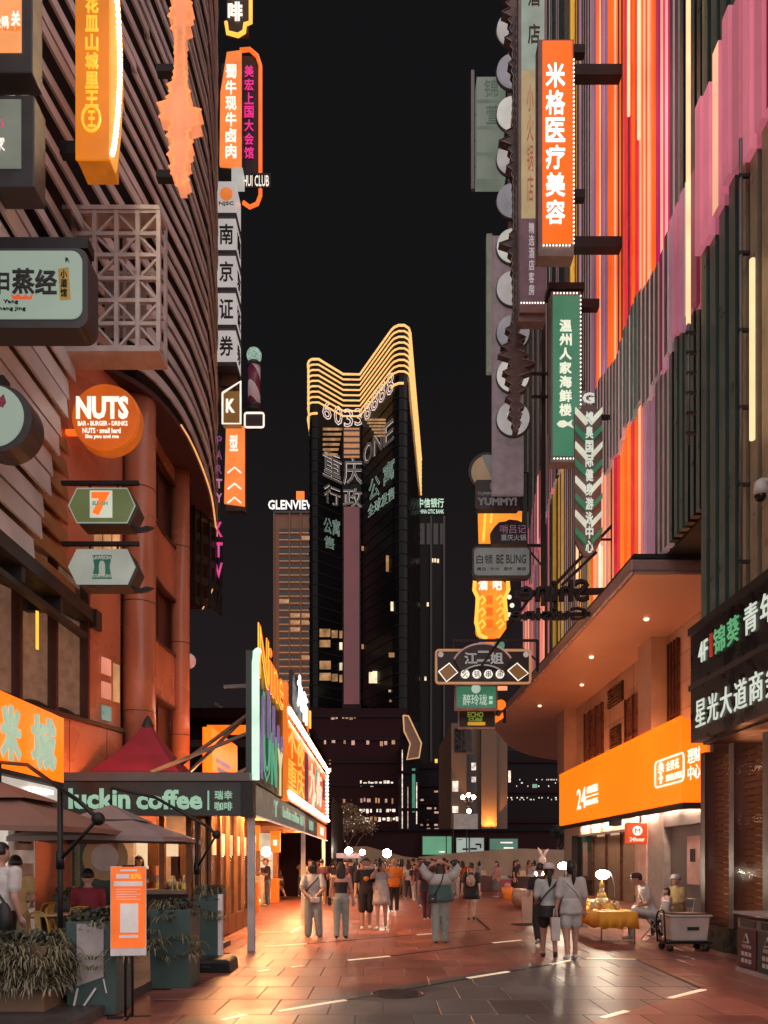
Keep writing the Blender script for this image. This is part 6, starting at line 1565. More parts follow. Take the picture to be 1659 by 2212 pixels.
# ------------------------------------------------------------------ bistro tables and yellow chairs
M_yel = pm('mustard painted steel', (.50, .30, .045), .4, var=.1); M_top = pm('pale table top', (.5, .4, .28), .35)
def bistro(label, x, y, r=.36):
    o = thing('bistro_table', label, 'table', (x, y, .12)); m = MB(); m.lathe([(r, .715), (r + .01, .73), (r, .745)], n=28); m.build('table_top', M_top, o)
    m = MB(); m.lathe([(r + .012, .70), (r + .012, .714)], n=28); m.build('rim', M_black, o)
    m = MB(); m.tube([(0, 0, .03), (0, 0, .71)], .04, 10); m.build('pedestal', M_black, o); m = MB(); m.lathe([(.24, .001), (.24, .02), (.05, .04)], n=20); m.build('base', M_black, o)
bistro('round pale cafe table nearest the left edge', SX(95, 11.3), 11.3); bistro('round pale cafe table behind the seated man', SX(218, 13.1), 13.1)
def chair(label, x, y, rz):
    o = thing('cafe_chair', label, 'chair', (x, y, .12), rz, 'yellow cafe chairs')
    m = MB(); m.loft([[(-.19,-.19,.43),(.19,-.19,.43),(.17,.19,.43),(-.17,.19,.43)], [(-.2,-.2,.455),(.2,-.2,.455),(.18,.2,.455),(-.18,.2,.455)]], smooth=False); m.build('seat', M_yel, o, bevel=.01)
    for sx, sy in ((-1,-1),(1,-1),(1,1),(-1,1)): m = MB(); m.tube([(sx*.17, sy*.17, .43), (sx*.21, sy*.22, .001)], [.018, .012], 6); m.build('leg', M_yel, o)
    pth = [(-.18, .18, .45), (-.19, .23, .68), (-.12, .25, .82), (.12, .25, .82), (.19, .23, .68), (.18, .18, .45)]; m = MB(); m.tube(smooth_path(pth, 3), .014, 6); m.build('back_frame', M_yel, o)
    MB().add([(-.05,.2,.45),(.05,.2,.45),(.06,.255,.82),(-.06,.255,.82),(-.05,.208,.45),(.05,.208,.45),(.06,.263,.82),(-.06,.263,.82)], [(0,1,2,3),(4,5,6,7),(0,4,7,3),(1,5,6,2)]).build('back_splat', M_yel, o)
chair('yellow steel cafe chair between the left table and the planters', SX(105, 10.4), 10.55, math.radians(150)); chair('yellow steel cafe chair behind the left table', SX(85, 12.2), 12.3, math.radians(-10)); chair('yellow steel cafe chair just left of the seated man', SX(150, 11.4), 11.3, math.radians(100)); chair('yellow steel cafe chair the man in crimson sits on', SX(190, 11.7), 11.7, math.radians(180))
chair('yellow steel cafe chair half hidden behind the orange poster', SX(255, 12.4), 12.4, math.radians(-80))
wb = thing('weight_block', 'flat black rubber weight block at the edge of the terrace', 'block', (SX(455, 11.4), 11.4, .012)); m = MB(); m.loft([[(-.36,-.3,0),(.36,-.3,0),(.36,.3,0),(-.36,.3,0)], [(-.36,-.3,.14),(.34,-.3,.17),(.34,.3,.17),(-.36,.3,.14)], [(-.3,-.25,.19),(.28,-.25,.2),(.28,.25,.2),(-.3,.25,.19)]], smooth=False); m.build('rubber_body', M_black, wb, bevel=.02); bx('handle', M_dark, wb, -.06, .06, -.31, -.29, .08, .11)
# ------------------------------------------------------------------ street seller's tables on the right
M_cloth = pm('marigold cloth', (.80, .36, .03), .7, var=.1)
def draped(label, x0, x1, y0, y1, h, drop, mat, seed):
    o = thing('market_table', label, 'table', (x0, y0, .02)); w, d = x1-x0, y1-y0; rng = random.Random(seed); m = MB(); ring_t, ring_b = [], []
    n = 12
    for (ax, ay, bx_, by_) in ((0,0,w,0),(w,0,w,d),(w,d,0,d),(0,d,0,0)):
        for k in range(n):
            t = k/n; px, py = ax+(bx_-ax)*t, ay+(by_-ay)*t; nx, ny = (0,-1) if ay==by_==0 else ((1,0) if ax==bx_==w else ((0,1) if ay==by_ else (-1,0)))
            wv = .025*math.sin(k*2.1+seed)+.02; ring_t.append((px, py, h)); ring_b.append((px+nx*wv, py+ny*wv, h-drop*rng.uniform(.85,1.05)))
    m.loft([ring_b, ring_t], cap=False); m.add(ring_t, [tuple(range(len(ring_t)))]); ob = m.build('cloth', mat, o); ob.modifiers.new('t','SOLIDIFY').thickness = .006
    for px, py in ((.04,.04),(w-.04,.04),(w-.04,d-.04),(.04,d-.04)): m = MB(); m.tube([(px,py,0),(px,py,h-.012)], .014, 6); m.build('leg', M_steel, o)
    MB().bar((.04,.04,.05),(w-.04,.04,.05),.02).build('stretcher', M_steel, o)
    return o
draped('market table under a marigold cloth, lit by a clip lamp', 4.22, 4.95, 15.0, 17.4, .62, .34, M_cloth, 1)
M_goods = [pm('gilt figurine', (.7, .42, .10), .35, .3, es=.1, ec=(1,.6,.2)), pm('ivory figurine', (.75, .6, .38), .4), pm('amber figurine', (.6, .26, .04), .35)]
rng = random.Random(5); vs_me = []
for k in range(3):
    m = MB(); m.lathe([(.035,0),(.045,.02),(.03,.05),(.022,.07),(.034,.09),(.028,.115),(.006,.135)], n=10); vs_me.append(m.mesh('figurine')); vs_me[k].materials.append(M_goods[k])
for k in range(44):
    o = thing('figurine', 'small golden figurine on the marigold market table', 'figurine', (4.3 + rng.uniform(0, .58), 15.5 + rng.uniform(0, 1.8), .643), rng.uniform(0, 6), 'golden figurines on the market table'); bd = obj('body', vs_me[k % 3], None, o); q = rng.uniform(.7, 1.25); o.scale = (q, q, q)
tp = thing('figurine_pyramid', 'tall tiered golden pile of trinkets on the marigold table', 'pile', (4.62, 16.3, .643))
for k, (r, z) in enumerate(((.2, 0), (.15, .11), (.1, .22), (.055, .32))): m = MB(); m.lathe([(r, 0), (r*1.05, .02), (r*.8, .1)], (0,0,z), 14); m.build('tier', M_goods[k % 2], tp)
m = MB(); m.lathe([(.05, 0), (.06, .06), (.02, .12), (.012, .2)], (0,0,.42), 10); m.build('finial', M_goods[0], tp)
def cliplamp(label, base, head, e):
    o = thing('clip_lamp', label, 'lamp', base); h = Vector(head) - Vector(base); m = MB(); m.tube(smooth_path([(0,0,0),(h.x*.15+.06,0,h.z*.55),(h.x*.5+.05,0,h.z*1.02),(h.x,0,h.z+.05)], 5), .011, 6); m.build('neck', M_dark, o)
    m = MB(); m.lathe([(.03,.10),(.06,.07),(.07,.06)], tuple(h), 12); m.build('shade', M_dark, o); MB().ball(h - Vector((0,0,.03)), .12, 12, sc=(1.25,1,.8)).build('bulb', lit('lamp bulb %g' % e, (1,.84,.62), e), o); bx('clamp', M_dark, o, -.04, .04, -.04, .04, .001, .06)
cliplamp('bent clip lamp blazing above the marigold table', (4.9, 16.4, .643), P(1302, 1886, 16.4), 150)
cliplamp('stand lamp blazing over the second market table', (4.75, 20.3, .643), P(1218, 1868, 20.3), 150)
cliplamp('small glaring lamp of the farthest market table', (4.9, 26.2, .643), P(1165, 1885, 26), 120)
draped('second market table covered in dark cloth beyond the marigold one', 4.4, 5.2, 19.4, 21.4, .62, .5, pm('dark cloth', (.03,.02,.025), .8), 2)
draped('farthest market table with pale cloth on the right pavement', 4.6, 5.4, 25.4, 27.4, .62, .5, pm('pale cloth', (.4,.3,.25), .8), 3)
for k in range(10):
    o = thing('boxed_goods', 'small pale boxed item on the second market table', 'box', (4.5 + (k % 3)*.22, 19.6 + (k // 3)*.42, .643), .3*k, 'boxed goods on the second table'); bx('box', M_goods[1] if k % 2 else pm('blue grey carton', (.25,.28,.3), .5), o, -.07, .07, -.05, .05, 0, .14); bx('lid', M_white, o, -.072, .072, -.052, .052, .1405, .155)
# folding chair
def folding(label, x, y, rz):
    o = thing('folding_chair', label, 'chair', (x, y, .018), rz); m = MB(); m.tube([(-.2,.22,0),(-.2,-.1,.42),(-.2,-.2,.45)], .012, 6); m.tube([(.2,.22,0),(.2,-.1,.42),(.2,-.2,.45)], .012, 6); m.tube([(-.2,.22,.012),(.2,.22,.012)], .011, 6); m.build('rear_legs', M_steel, o)
    m = MB(); m.tube([(-.19,-.22,0),(-.19,.16,.45),(-.19,.24,.8),(.19,.24,.8),(.19,.16,.45),(.19,-.22,0)], .012, 6); m.tube([(-.19,-.22,.012),(.19,-.22,.012)], .011, 6); m.build('front_legs', M_steel, o)
    bx('seat', pm('blue grey seat', (.2,.22,.24), .6), o, -.18, .18, -.2, .14, .43, .455); bx('backrest', pm('blue grey seat', (.2,.22,.24), .6), o, -.185, .185, .225, .24, .62, .8)
folding('folding steel chair under the seated man in the cap', 5.5, 15.6, math.radians(-90)); folding('folding steel chair under the woman in the white cap', 6.35, 16.5, math.radians(-70))
# trolley with white tub
tb = thing('trolley', 'black hand trolley with hoop handle and small castors', 'trolley', (5.42, 13.9, .018))
bx('platform', M_black, tb, -.4, .42, -.25, .25, .14, .18); m = MB(); m.tube(smooth_path([(-.4,-.2,.16),(-.42,-.2,.55),(-.4,-.1,.72),(-.4,.1,.72),(-.42,.2,.55),(-.4,.2,.16)], 4), .016, 6); m.build('hoop_handle', M_black, tb)
for x, y in ((-.32,-.2),(.32,-.2),(.32,.2),(-.32,.2)):
    m = MB(); m.tube([(x, y-.02, .06), (x, y+.02, .06)], .06, 12); w_ = m.build('castor', M_dark, tb); bx('fork', M_steel, w_, x-.015, x+.015, y-.025, y+.025, .1, .139)
tub = thing('storage_tub', 'white plastic tub with a grey lid standing on the trolley', 'tub', (5.45, 13.9, .2))
m = MB(); m.loft([[(-.32,-.21,0),(.32,-.21,0),(.32,.21,0),(-.32,.21,0)], [(-.36,-.24,.44),(.36,-.24,.44),(.36,.24,.44),(-.36,.24,.44)]], smooth=False); m.build('body', pm('milky plastic', (.55,.47,.44), .45), tub, bevel=.03); bx('rim', pm('milky rim', (.6,.52,.48), .45), tub, -.39, .39, -.265, .265, .441, .475, .01); bx('lid', M_dark, tub, -.34, .34, -.22, .22, .476, .5); bx('print', M_gk, tub, -.05, .16, -.236, -.228, .2, .26)
# recycling bin station along the near wall
rb_ = wall_right('recycling_station', 'two-panel recycling station with plum and green doors at the right edge', 'bin', 5.22, 11.35, .0)
bx('cabinet', pm('grey bin cabinet', (.22,.2,.2), .4), rb_, 0, 1.9, .01, .5, .02, .8); bx('top', pm('bin top', (.4,.36,.36), .4), rb_, -.05, 1.95, -.04, .55, .86, .9); bx('plinth', pm('pale bin plinth', (.5,.42,.4), .5), rb_, -.02, 1.92, -.02, .52, .012, .08)
for k, (c_, nm) in enumerate((((.07,.012,.025),'plum door'), ((.02,.06,.05),'green door'), ((.07,.012,.025),'plum door'))):
    x = .04 + k*.62; d_ = bx('door', pm(nm, c_, .4), rb_, x, x+.56, -.012, .009, .1, .66); bx('chute', M_black, rb_, x+.06, x+.5, -.005, .0095, .69, .79)
    m = MB(); m.tube([(x+.2,-.02,.47),(x+.28,-.02,.59),(x+.36,-.02,.47),(x+.2,-.02,.47)], .013, 6); m.build('arrow_mark', M_white, d_)
    letter(d_, ('可回收物', '其他垃圾', '可回收物')[k], x+.14, .38, .28, .055, M_white, y=-.013, depth=.004); 
    for q in range(6): bx('icon', M_white, d_, x+.12+(q%3)*.11, x+.2+(q%3)*.11, -.016, -.013, .27-(q//3)*.1, .33-(q//3)*.1)
# ------------------------------------------------------------------ distant plaza clutter
def ringlight(x, y, r, D, label):
    o = thing('ring_light', label, 'lamp', (SX(x, D), D, 0)); z = SZ(y, D); R_ = .8*r/F*D; m = MB(); m.tube([(0,0,.02),(0,0,z-R_)], .02, 6); m.build('stand', M_dark, o)
    m = MB(); pts = [(R_*math.cos(k*PI/12), 0, z+R_*math.sin(k*PI/12)) for k in range(25)]; m.tube(pts, R_*.3, 8); m.build('ring', lit('ring light glow', (1,.86,.66), 110), o); m = MB(); m.ball((0, .02, z), R_*.95, 14, 0, (1, .15, 1)); m.build('glare_disc', lit('ring light diffuser', (1,.8,.58), 4), o); m = MB()  # flattened ball added to shape the glare filling the ring
    for a in (0, 120, 240): t = math.radians(a); m.tube([(0,0,.35),(.3*math.cos(t),.3*math.sin(t),.01)], .014, 6)
    m.build('tripod', M_dark, o)
ringlight(753, 1838, 7.5, 37, 'leftmost ring light glowing above the crowd'); ringlight(783, 1841, 5.5, 40, 'smallest ring light in the middle of the three'); ringlight(836, 1843, 8.5, 35, 'rightmost ring light glowing above the crowd')
bo = thing('rabbit_balloon', 'white balloon with two long ears held above the right of the plaza', 'balloon', P(1172, 1870, 33)); m = MB(); m.ball((0,0,.25), .17, 12, sc=(1,.8,1.1)); m.tube([(0,0,.35),(-.1,0,.6),(-.2,0,.78)], [.06,.07,.02], 8); m.tube([(.03,0,.35),(.14,0,.6),(.26,0,.72)], [.06,.07,.02], 8); m.build('balloon_body', pm('white foil', (.7,.62,.58), .25, es=.15), bo); m = MB(); m.tube([(0,0,.1),(0,0,-.9)], .006, 5); m.build('string', M_dark, bo)
bu = thing('bucket', 'orange plastic bucket beside the woman in black', 'bucket', (SX(1096, 32.5), 32.5, .005)); m = MB(); m.lathe([(.17,0),(.24,.5),(.22,.5),(.16,.03)], n=16); m.build('shell', pm('orange plastic', (.7,.2,.02), .4, es=.1, ec=(1,.3,.03)), bu); m = MB(); m.lathe([(.2,.42),(.14,.6),(.03,.7)], n=12); m.build('contents', pm('pink goods', (.5,.2,.2), .6), bu)
def counter(label, x0, x1, D, h, mat, dep=.8):
    o = thing('market_counter', label, 'stall', (SX(x0, D), D, .005)); w = SX(x1, D) - SX(x0, D); bx('front', mat, o, 0, w, 0, dep, 0, h*.82); bx('counter_top', pm('counter top', (.4,.33,.3), .4), o, -.05, w+.05, -.06, dep, h*.83, h*.88); n = int(w/.35)
    for k in range(n): bx('tray', [M_steel, M_goods[1], pm('blue grey carton', (.25,.28,.3), .5)][k % 3], o, .05+k*.35, .33+k*.35, .0, .3, h*.885, h*.885+.12+.1*((k*7)%3))
    return o
counter('long dark market counter lined with trays on the right of the plaza', 1105, 1168, 36, 1.05, pm('dark stall front', (.05,.03,.035), .5)); counter('low stall with a pale top among the seated people', 1022, 1064, 40, 1.0, pm('mauve stall front', (.14,.08,.09), .5)); counter('pink covered stall beside the woman in the grey skirt', 1078, 1104, 34, .95, pm('pink stall front', (.4,.12,.16), .5, es=.06))
counter('small stall with trays among the crowd on the left', 640, 690, 41, 1.05, pm('dark stall front', (.05,.03,.035), .5))
tent2 = thing('pink_canopy_stall', 'small stall with a pink canopy between the ring lights', 'stall', (SX(748, 39), 39, 0)); bx('canopy', pm('pink canopy', (.6,.33,.33), .6, es=.15, ec=(1,.6,.55)), tent2, -.6, .7, -.4, .6, 1.75, 2.0); bx('table', M_white, tent2, -.55, .6, -.3, .4, .7, .75)
for x in (-.55, .6): bx('pole', M_steel, tent2, x, x+.04, 0, .04, 0, 1.75)
# ================================================================== PEOPLE
M_skin = pm('skin', (.46, .26, .19), .5, var=.06); M_hair = pm('black hair', (.012, .009, .008), .45, var=.3, scale=30); M_hairb = pm('brown black hair', (.03, .016, .012), .45, var=.3, scale=30)
def cm(name, col, rough=.75): return pm('cloth ' + name, col, rough, var=.16, scale=10, bump=.55, bscale=11)
CL = dict(grey=cm('pale grey', (.42,.43,.42)), teal=cm('sage teal', (.25,.30,.275)), dteal=cm('deep teal', (.05,.115,.105)), black=cm('black', (.014,.012,.015)), navy=cm('navy', (.02,.025,.05)), jeans=cm('jeans', (.07,.09,.12)),
  white=cm('white', (.55,.52,.5)), orange=cm('orange', (.62,.17,.012)), tan=cm('khaki', (.24,.17,.085)), brown=cm('brown', (.12,.05,.03)), pink=cm('dusty pink', (.45,.26,.27)), red=cm('crimson', (.22,.02,.04)), gdress=cm('grey dress', (.36,.35,.35)), plum=cm('plum', (.06,.02,.035)), yellow=cm('pale yellow', (.42,.31,.14)), rust=cm('rust', (.3,.07,.02)), skirt=cm('slate skirt', (.13,.15,.16)))
SH = dict(white=pm('white shoe', (.6,.57,.55), .5), black=pm('black shoe', (.012,.012,.013), .4))
def ellipsoid(m, c, r, n=12): return m.ball(c, 1.0, n, 0, r)
class Body:
    def __init__(s): s.m = MB(); s.prims = []
    def cap(s, a, b, ra, rb, tag):
        a, b = Vector(a), Vector(b); d = (b - a).normalized() if (b - a).length > 1e-6 else Vector((0,0,1)); n = 10
        t = Vector((0,0,1)) if abs(d.z) < .9 else Vector((1,0,0)); r = d.cross(t).normalized(); u = d.cross(r); rings = []
        for p, rad, ks in ((a, ra, (-.99, -.7, -.3, 0)), (b, rb, (0, .3, .7, .99))):
            for k in ks:
                q = math.sqrt(max(0, 1 - k*k)) * rad
                rings.append([p + d*(k*rad) + (r*math.cos(2*PI*i/n) + u*math.sin(2*PI*i/n))*q for i in range(n)])
        s.m.loft(rings); s.prims.append(('cap', a, b, ra, rb, tag))
    def ell(s, c, r, tag): s.m.ball(c, 1.0, 14, 0, r); s.prims.append(('ell', Vector(c), Vector(r), None, None, tag))
    def torso(s, rings, tags):
        R_ = []; n = 18
        for (cx, cy, z, rx, ry) in rings: R_.append([(cx + rx*math.cos(2*PI*i/n), cy + ry*math.sin(2*PI*i/n), z) for i in range(n)])
        s.m.loft(R_); s.prims.append(('tor', rings, tags, None, None, None))
def classify(body, cen):
    best = np.full(len(cen), 1e9); lab = np.zeros(len(cen), int)
    for pr in body.prims:
        if pr[0] == 'cap':
            a, b = np.array(pr[1]), np.array(pr[2]); ab = b - a; t = np.clip(((cen - a) @ ab) / max(ab @ ab, 1e-9), 0, 1)
            d = np.linalg.norm(cen - (a + t[:, None]*ab), axis=1) - (pr[3] + (pr[4] - pr[3])*t); tg = np.full(len(cen), pr[5])
        elif pr[0] == 'ell':
            r = np.array(pr[2]); q = (cen - np.array(pr[1])) / r; d = (np.linalg.norm(q, axis=1) - 1) * r.min(); tg = np.full(len(cen), pr[5])
        else:
            rings = np.array(pr[1]); z = rings[:, 2]; zz = np.clip(cen[:, 2], z[0], z[-1])
            cx = np.interp(zz, z, rings[:, 0]); cy = np.interp(zz, z, rings[:, 1]); rx = np.interp(zz, z, rings[:, 3]); ry = np.interp(zz, z, rings[:, 4])
            d = (np.sqrt(((cen[:, 0]-cx)/rx)**2 + ((cen[:, 1]-cy)/ry)**2) - 1) * np.minimum(rx, ry) + np.abs(cen[:, 2]-zz)
            tg = np.zeros(len(cen), int)
            for (zl, tv) in pr[2]: tg[cen[:, 2] >= zl] = tv
        k = d < best; best[k] = d[k]; lab[k] = tg[k]
    return lab
SKIN, TOP, BOT, SHOE = 0, 1, 2, 3
def body_mesh(p, fine):
    """p: pose; returns one continuous mesh with material slots skin, top, bottom, shoe.  Faces -y."""
    H = p.get('H', 1.64); B = Body(); g = p.get('girth', 1.0); W = p.get('shoulder', .104) * H
    hz = p.get('hipz', .52 * H); lean = p.get('lean', 0.0); dz = hz - .52*H
    def T(x, y, z): return Vector((x*H, y*H - lean*(z - .52)*H, z*H + dz))
    short = p.get('bottom', 'long'); sl = p.get('sleeve', .5); loose = p.get('loose', 1.0); shirt_z = p.get('hem', .53); nude = p.get('strapless', 0)
    rings = [(0, T(0,0,z).y, T(0,0,z).z, rx*H*g, ry*H*g) for z, rx, ry in ((.485,.085,.062),(.53,.098,.074),(.57,.094,.070),(.62,.082,.060),(.69,.090,.064),(.755,.100,.064),(.80,.095,.054),(.825,.066,.042),(.845,.036,.034))]
    toptag = [( -9, BOT), (T(0,0,shirt_z).z, TOP), (T(0,0,.838).z, SKIN)]
    if nude: toptag = [(-9, BOT), (T(0,0,shirt_z).z, TOP), (T(0,0,.745).z, SKIN)]
    B.torso(rings, toptag)
    B.cap(T(0,.004,.83), T(0,-.006,.89), .031*H, .029*H, SKIN)
    hd = T(p.get('hx', 0), -.012 - p.get('nod', 0)*.03, .928 - p.get('nod', 0)*.01); p['_head'] = hd; p['_H'] = H
    B.ell(hd, (.049*H, .058*H, .066*H), SKIN); B.ell(hd + Vector((0, -.016*H, -.034*H)), (.034*H, .038*H, .034*H), SKIN)
    B.ell(hd + Vector((0, -.058*H, -.008*H)), (.008*H, .012*H, .014*H), SKIN)
    for sx in (-1, 1): B.ell(hd + Vector((sx*.05*H, .002*H, -.006*H)), (.006*H, .012*H, .018*H), SKIN)
    for sx in (-1, 1):
        el, wr = p['arms'][0 if sx < 0 else 1]
        sh = T(0,0,.803) + Vector((sx*W, 0, 0)); e = T(el[0]*sx, el[1], el[2]); w = T(wr[0]*sx, wr[1], wr[2])
        B.cap(T(0,0,.80) + Vector((sx*.06*H,0,0)), sh, .040*H*g, .034*H*g, TOP if not nude else SKIN)
        B.cap(sh, e, .029*H*g, .0235*H*g, SKIN); B.cap(e, w, .0235*H*g, .016*H*g, SKIN)
        if sl > 0:
            q = sh.lerp(e, min(1, sl)); B.cap(sh, q, .037*H*g*loose, .034*H*g*loose, TOP)
            if sl > 1: B.cap(e, e.lerp(w, min(1, sl - 1)), .034*H*g*loose, .028*H*g*loose, TOP)
        hd_dir = (w - e).normalized(); hdp = w + hd_dir*.028*H
        if fine:
            side = hd_dir.cross(Vector((0,1,0))); side = side.normalized() if side.length > .1 else Vector((1,0,0)); nrm = hd_dir.cross(side)
            B.cap(w, w + hd_dir*.04*H, .015*H, .019*H, SKIN); curl = p.get('curl', .5)
            for k in range(4):
                r0 = w + hd_dir*.05*H + side*((k-1.5)*.0105*H); L_ = (.036, .042, .040, .031)[k]*H; k1 = r0 + hd_dir*L_*.55 + nrm*L_*.12*curl; k2 = k1 + hd_dir*L_*.4 + nrm*L_*.45*curl
                B.cap(r0, k1, .0062*H, .0056*H, SKIN); B.cap(k1, k2, .0056*H, .0048*H, SKIN)
            th0 = w + hd_dir*.018*H + side*(-.015*H); th1 = th0 + hd_dir*.022*H - side*.016*H; B.cap(th0, th1, .0075*H, .0065*H, SKIN); B.cap(th1, th1 + hd_dir*.02*H, .0065*H, .0055*H, SKIN)
        else: B.ell(hdp, (.016*H, .016*H, .034*H), SKIN)
    for i, sx in enumerate((-1, 1)):
        kn, an, toe = p['legs'][i]
        hp = T(0,0,.515) + Vector((sx*.05*H, 0, 0)); k = Vector((kn[0]*sx*H, kn[1]*H, kn[2]*H)); a = Vector((an[0]*sx*H, an[1]*H, an[2]*H))
        tt = BOT if short != 'none' else SKIN
        B.cap(hp, k, .056*H*g, .037*H*g, tt if short in ('long', 'shorts', 'knee') else SKIN)
        if short == 'shorts':
            q = hp.lerp(k, .62); B.cap(hp, q, .060*H*g, .056*H*g, BOT); B.cap(q, k, .044*H*g, .036*H*g, SKIN)
            B.prims = [pr for pr in B.prims if not (pr[0] == 'cap' and pr[1] == hp and pr[2] == k)]
        if short == 'knee': B.cap(hp, k, .062*H*g, .052*H*g, BOT)
        if short == 'long': B.cap(k, a, .044*H*p.get('wide', 1), .036*H*p.get('wide', 1), BOT); B.cap(hp, k, .060*H*g, .046*H*p.get('wide', 1), BOT)
        else: B.cap(k, a, .034*H*g, .021*H, SKIN)
        t = a + Vector((toe[0]*sx, toe[1], toe[2]))*H
        heel = a + Vector((0, .018*H, -.018*H)); B.cap(heel, t, .023*H, .019*H, SHOE); B.cap(a, heel, .022*H, .022*H, SHOE)
    src = bpy.data.objects.new('scratch', B.m.mesh('scratch')); TS.collection.objects.link(src)
    md = src.modifiers.new('r', 'REMESH'); md.mode = 'VOXEL'; md.voxel_size = .0115 if fine else .021; md.use_smooth_shade = True
    ms = src.modifiers.new('s', 'SMOOTH'); ms.iterations = 3 if fine else 2; ms.factor = .45
    vl = TS.view_layers[0]; vl.update(); dg = vl.depsgraph
    me = bpy.data.meshes.new_from_object(src.evaluated_get(dg), depsgraph=dg); bpy.data.objects.remove(src)
    n = len(me.polygons); cen = np.empty(n*3); me.polygons.foreach_get('center', cen); lab = classify(B, cen.reshape(-1, 3))
    while len(me.materials) < 4: me.materials.append(M_skin)
    me.polygons.foreach_set('material_index', lab.astype(np.int32)); me.polygons.foreach_set('use_smooth', np.ones(n, bool)); me.update()
    return me
def hair_mesh(p, style):
    H = p['_H']; hd = p['_head']; m = MB(); n = 20; rings = []
    for i in range(13):
        t = -PI/2 + PI*i/12; ring_ = []
        for j in range(n):
            a = 2*PI*j/n; d = Vector((math.cos(t)*math.cos(a), math.cos(t)*math.sin(a), math.sin(t)))
            face = d.y < .12 and d.z < .42 + (.25 if d.y > -.2 else 0); k = .86 if face or (d.z < -.25 and style == 'short') else 1.13
            ring_.append(hd + Vector((d.x*.051*H*k, d.y*.060*H*k + .004*H, d.z*.068*H*k + .004*H)))
        rings.append(ring_)
    m.loft(rings)
    if style in ('long', 'bob', 'mid'):
        L_ = {'long': .23, 'mid': .15, 'bob': .085}[style]*H; R_ = []
        for k in range(6):
            t = k/5; z = hd.z + .03*H - L_*t*1.25; w = .055*H*(1 + .22*math.sin(t*PI) - .3*t*t); dpt = .030*H*(1 - .3*t); y = hd.y + .034*H + .006*H*t
            R_.append([(hd.x + w*math.cos(2*PI*j/14), y + dpt*math.sin(2*PI*j/14)*(1.2 if math.sin(2*PI*j/14) > 0 else .8), z) for j in range(14)])
        m.loft(R_)
    if style == 'tail':
        m.tube([hd + Vector((0,.055*H,.01*H)), hd + Vector((0,.085*H,-.03*H)), hd + Vector((0,.08*H,-.11*H)), hd + Vector((0,.07*H,-.17*H))], [.018*H,.024*H,.02*H,.006*H], 8)
    if style == 'bun': m.ball(hd + Vector((0,.03*H,.07*H)), .028*H, 10)
    return m.mesh('hair')
def cap_parts(o, p, mat):
    H = p['_H']; hd = p['_head']; m = MB(); R_ = []
    for r, z in ((1.16,.018),(1.17,.03),(1.08,.058),(.72,.078),(.1,.084)): R_.append([hd + Vector((.052*H*r*math.cos(2*PI*j/18), .061*H*r*math.sin(2*PI*j/18), z*H)) for j in range(18)])
    m.loft(R_); m.build('cap', mat, o)
    m = MB(); v = []
    for j in range(9): t = PI + PI*j/8; v.append(hd + Vector((.05*H*math.cos(t), -.03*H + .09*H*math.sin(t), .018*H)))
    m.add(v + [q + Vector((0,0,.006*H)) for q in v], [tuple(range(9)), tuple(reversed(range(9,18)))] + [(k,k+1,k+10,k+9) for k in range(8)]); m.build('cap_peak', mat, o)
def face_parts(o, p):
    H = p['_H']; hd = p['_head']; m = MB()
    for sx in (-1, 1): m.ball(hd + Vector((sx*.019*H, -.0535*H, .004*H)), .0055*H, 6, 0, (1.3,.6,.7)); m.bar(hd + Vector((sx*.010*H, -.0575*H, .016*H)), hd + Vector((sx*.030*H, -.052*H, .0165*H)), .004*H)
    m.build('eyes', M_hair, o); m = MB(); m.ball(hd + Vector((0, -.0535*H, -.034*H)), .011*H, 8, 0, (1,.4,.32)); m.build('mouth', pm('lips', (.3,.1,.09), .4), o)
ARMS = {
 'down': ((.135,.005,.635),(.148,-.03,.505)), 'walkf': ((.130,-.05,.645),(.132,-.115,.55)), 'walkb': ((.138,.07,.645),(.150,.085,.52)), 'back': ((.145,.055,.64),(.035,.085,.535)), 'head': ((.195,-.005,.905),(.055,.045,.965)),
 'phone': ((.125,-.055,.68),(.045,-.135,.80)), 'photo': ((.140,-.075,.76),(.035,-.135,.915)), 'read': ((.125,-.045,.65),(.045,-.15,.68)), 'carry': ((.130,-.01,.645),(.125,-.10,.60)), 'lap': ((.125,-.04,.645),(.05,-.15,.60)), 'bagb': ((.14,.03,.64),(.155,.0,.52))}
LEGS = {
 'stand': (((.055,-.004,.285),(.058,.0,.052),(.012,-.085,-.028)), ((.055,-.004,.285),(.058,.0,.052),(.012,-.085,-.028))),
 'apart': (((.068,-.004,.285),(.085,.0,.052),(.02,-.08,-.028)), ((.058,-.004,.285),(.062,.01,.052),(.02,-.08,-.028))),
 'walk': (((.052,-.075,.295),(.052,-.115,.058),(.005,-.08,-.02)), ((.052,.03,.285),(.052,.135,.105),(.005,-.07,-.062))),
 'walk2': (((.052,.03,.285),(.052,.12,.085),(.005,-.075,-.05)), ((.052,-.06,.29),(.052,-.085,.055),(.005,-.08,-.022))),
 'step': (((.055,-.03,.285),(.056,-.04,.052),(.008,-.085,-.027)), ((.055,.01,.285),(.056,.055,.062),(.008,-.08,-.035))),
 'sit': (((.06,-.235,.285),(.06,-.235,.052),(.006,-.085,-.028)), ((.07,-.235,.285),(.08,-.2,.052),(.012,-.085,-.028))),
 'sitx': (((.055,-.23,.30),(.02,-.25,.055),(.006,-.085,-.028)), ((.03,-.22,.36),(-.10,-.27,.22),(-.02,-.075,-.03)))}
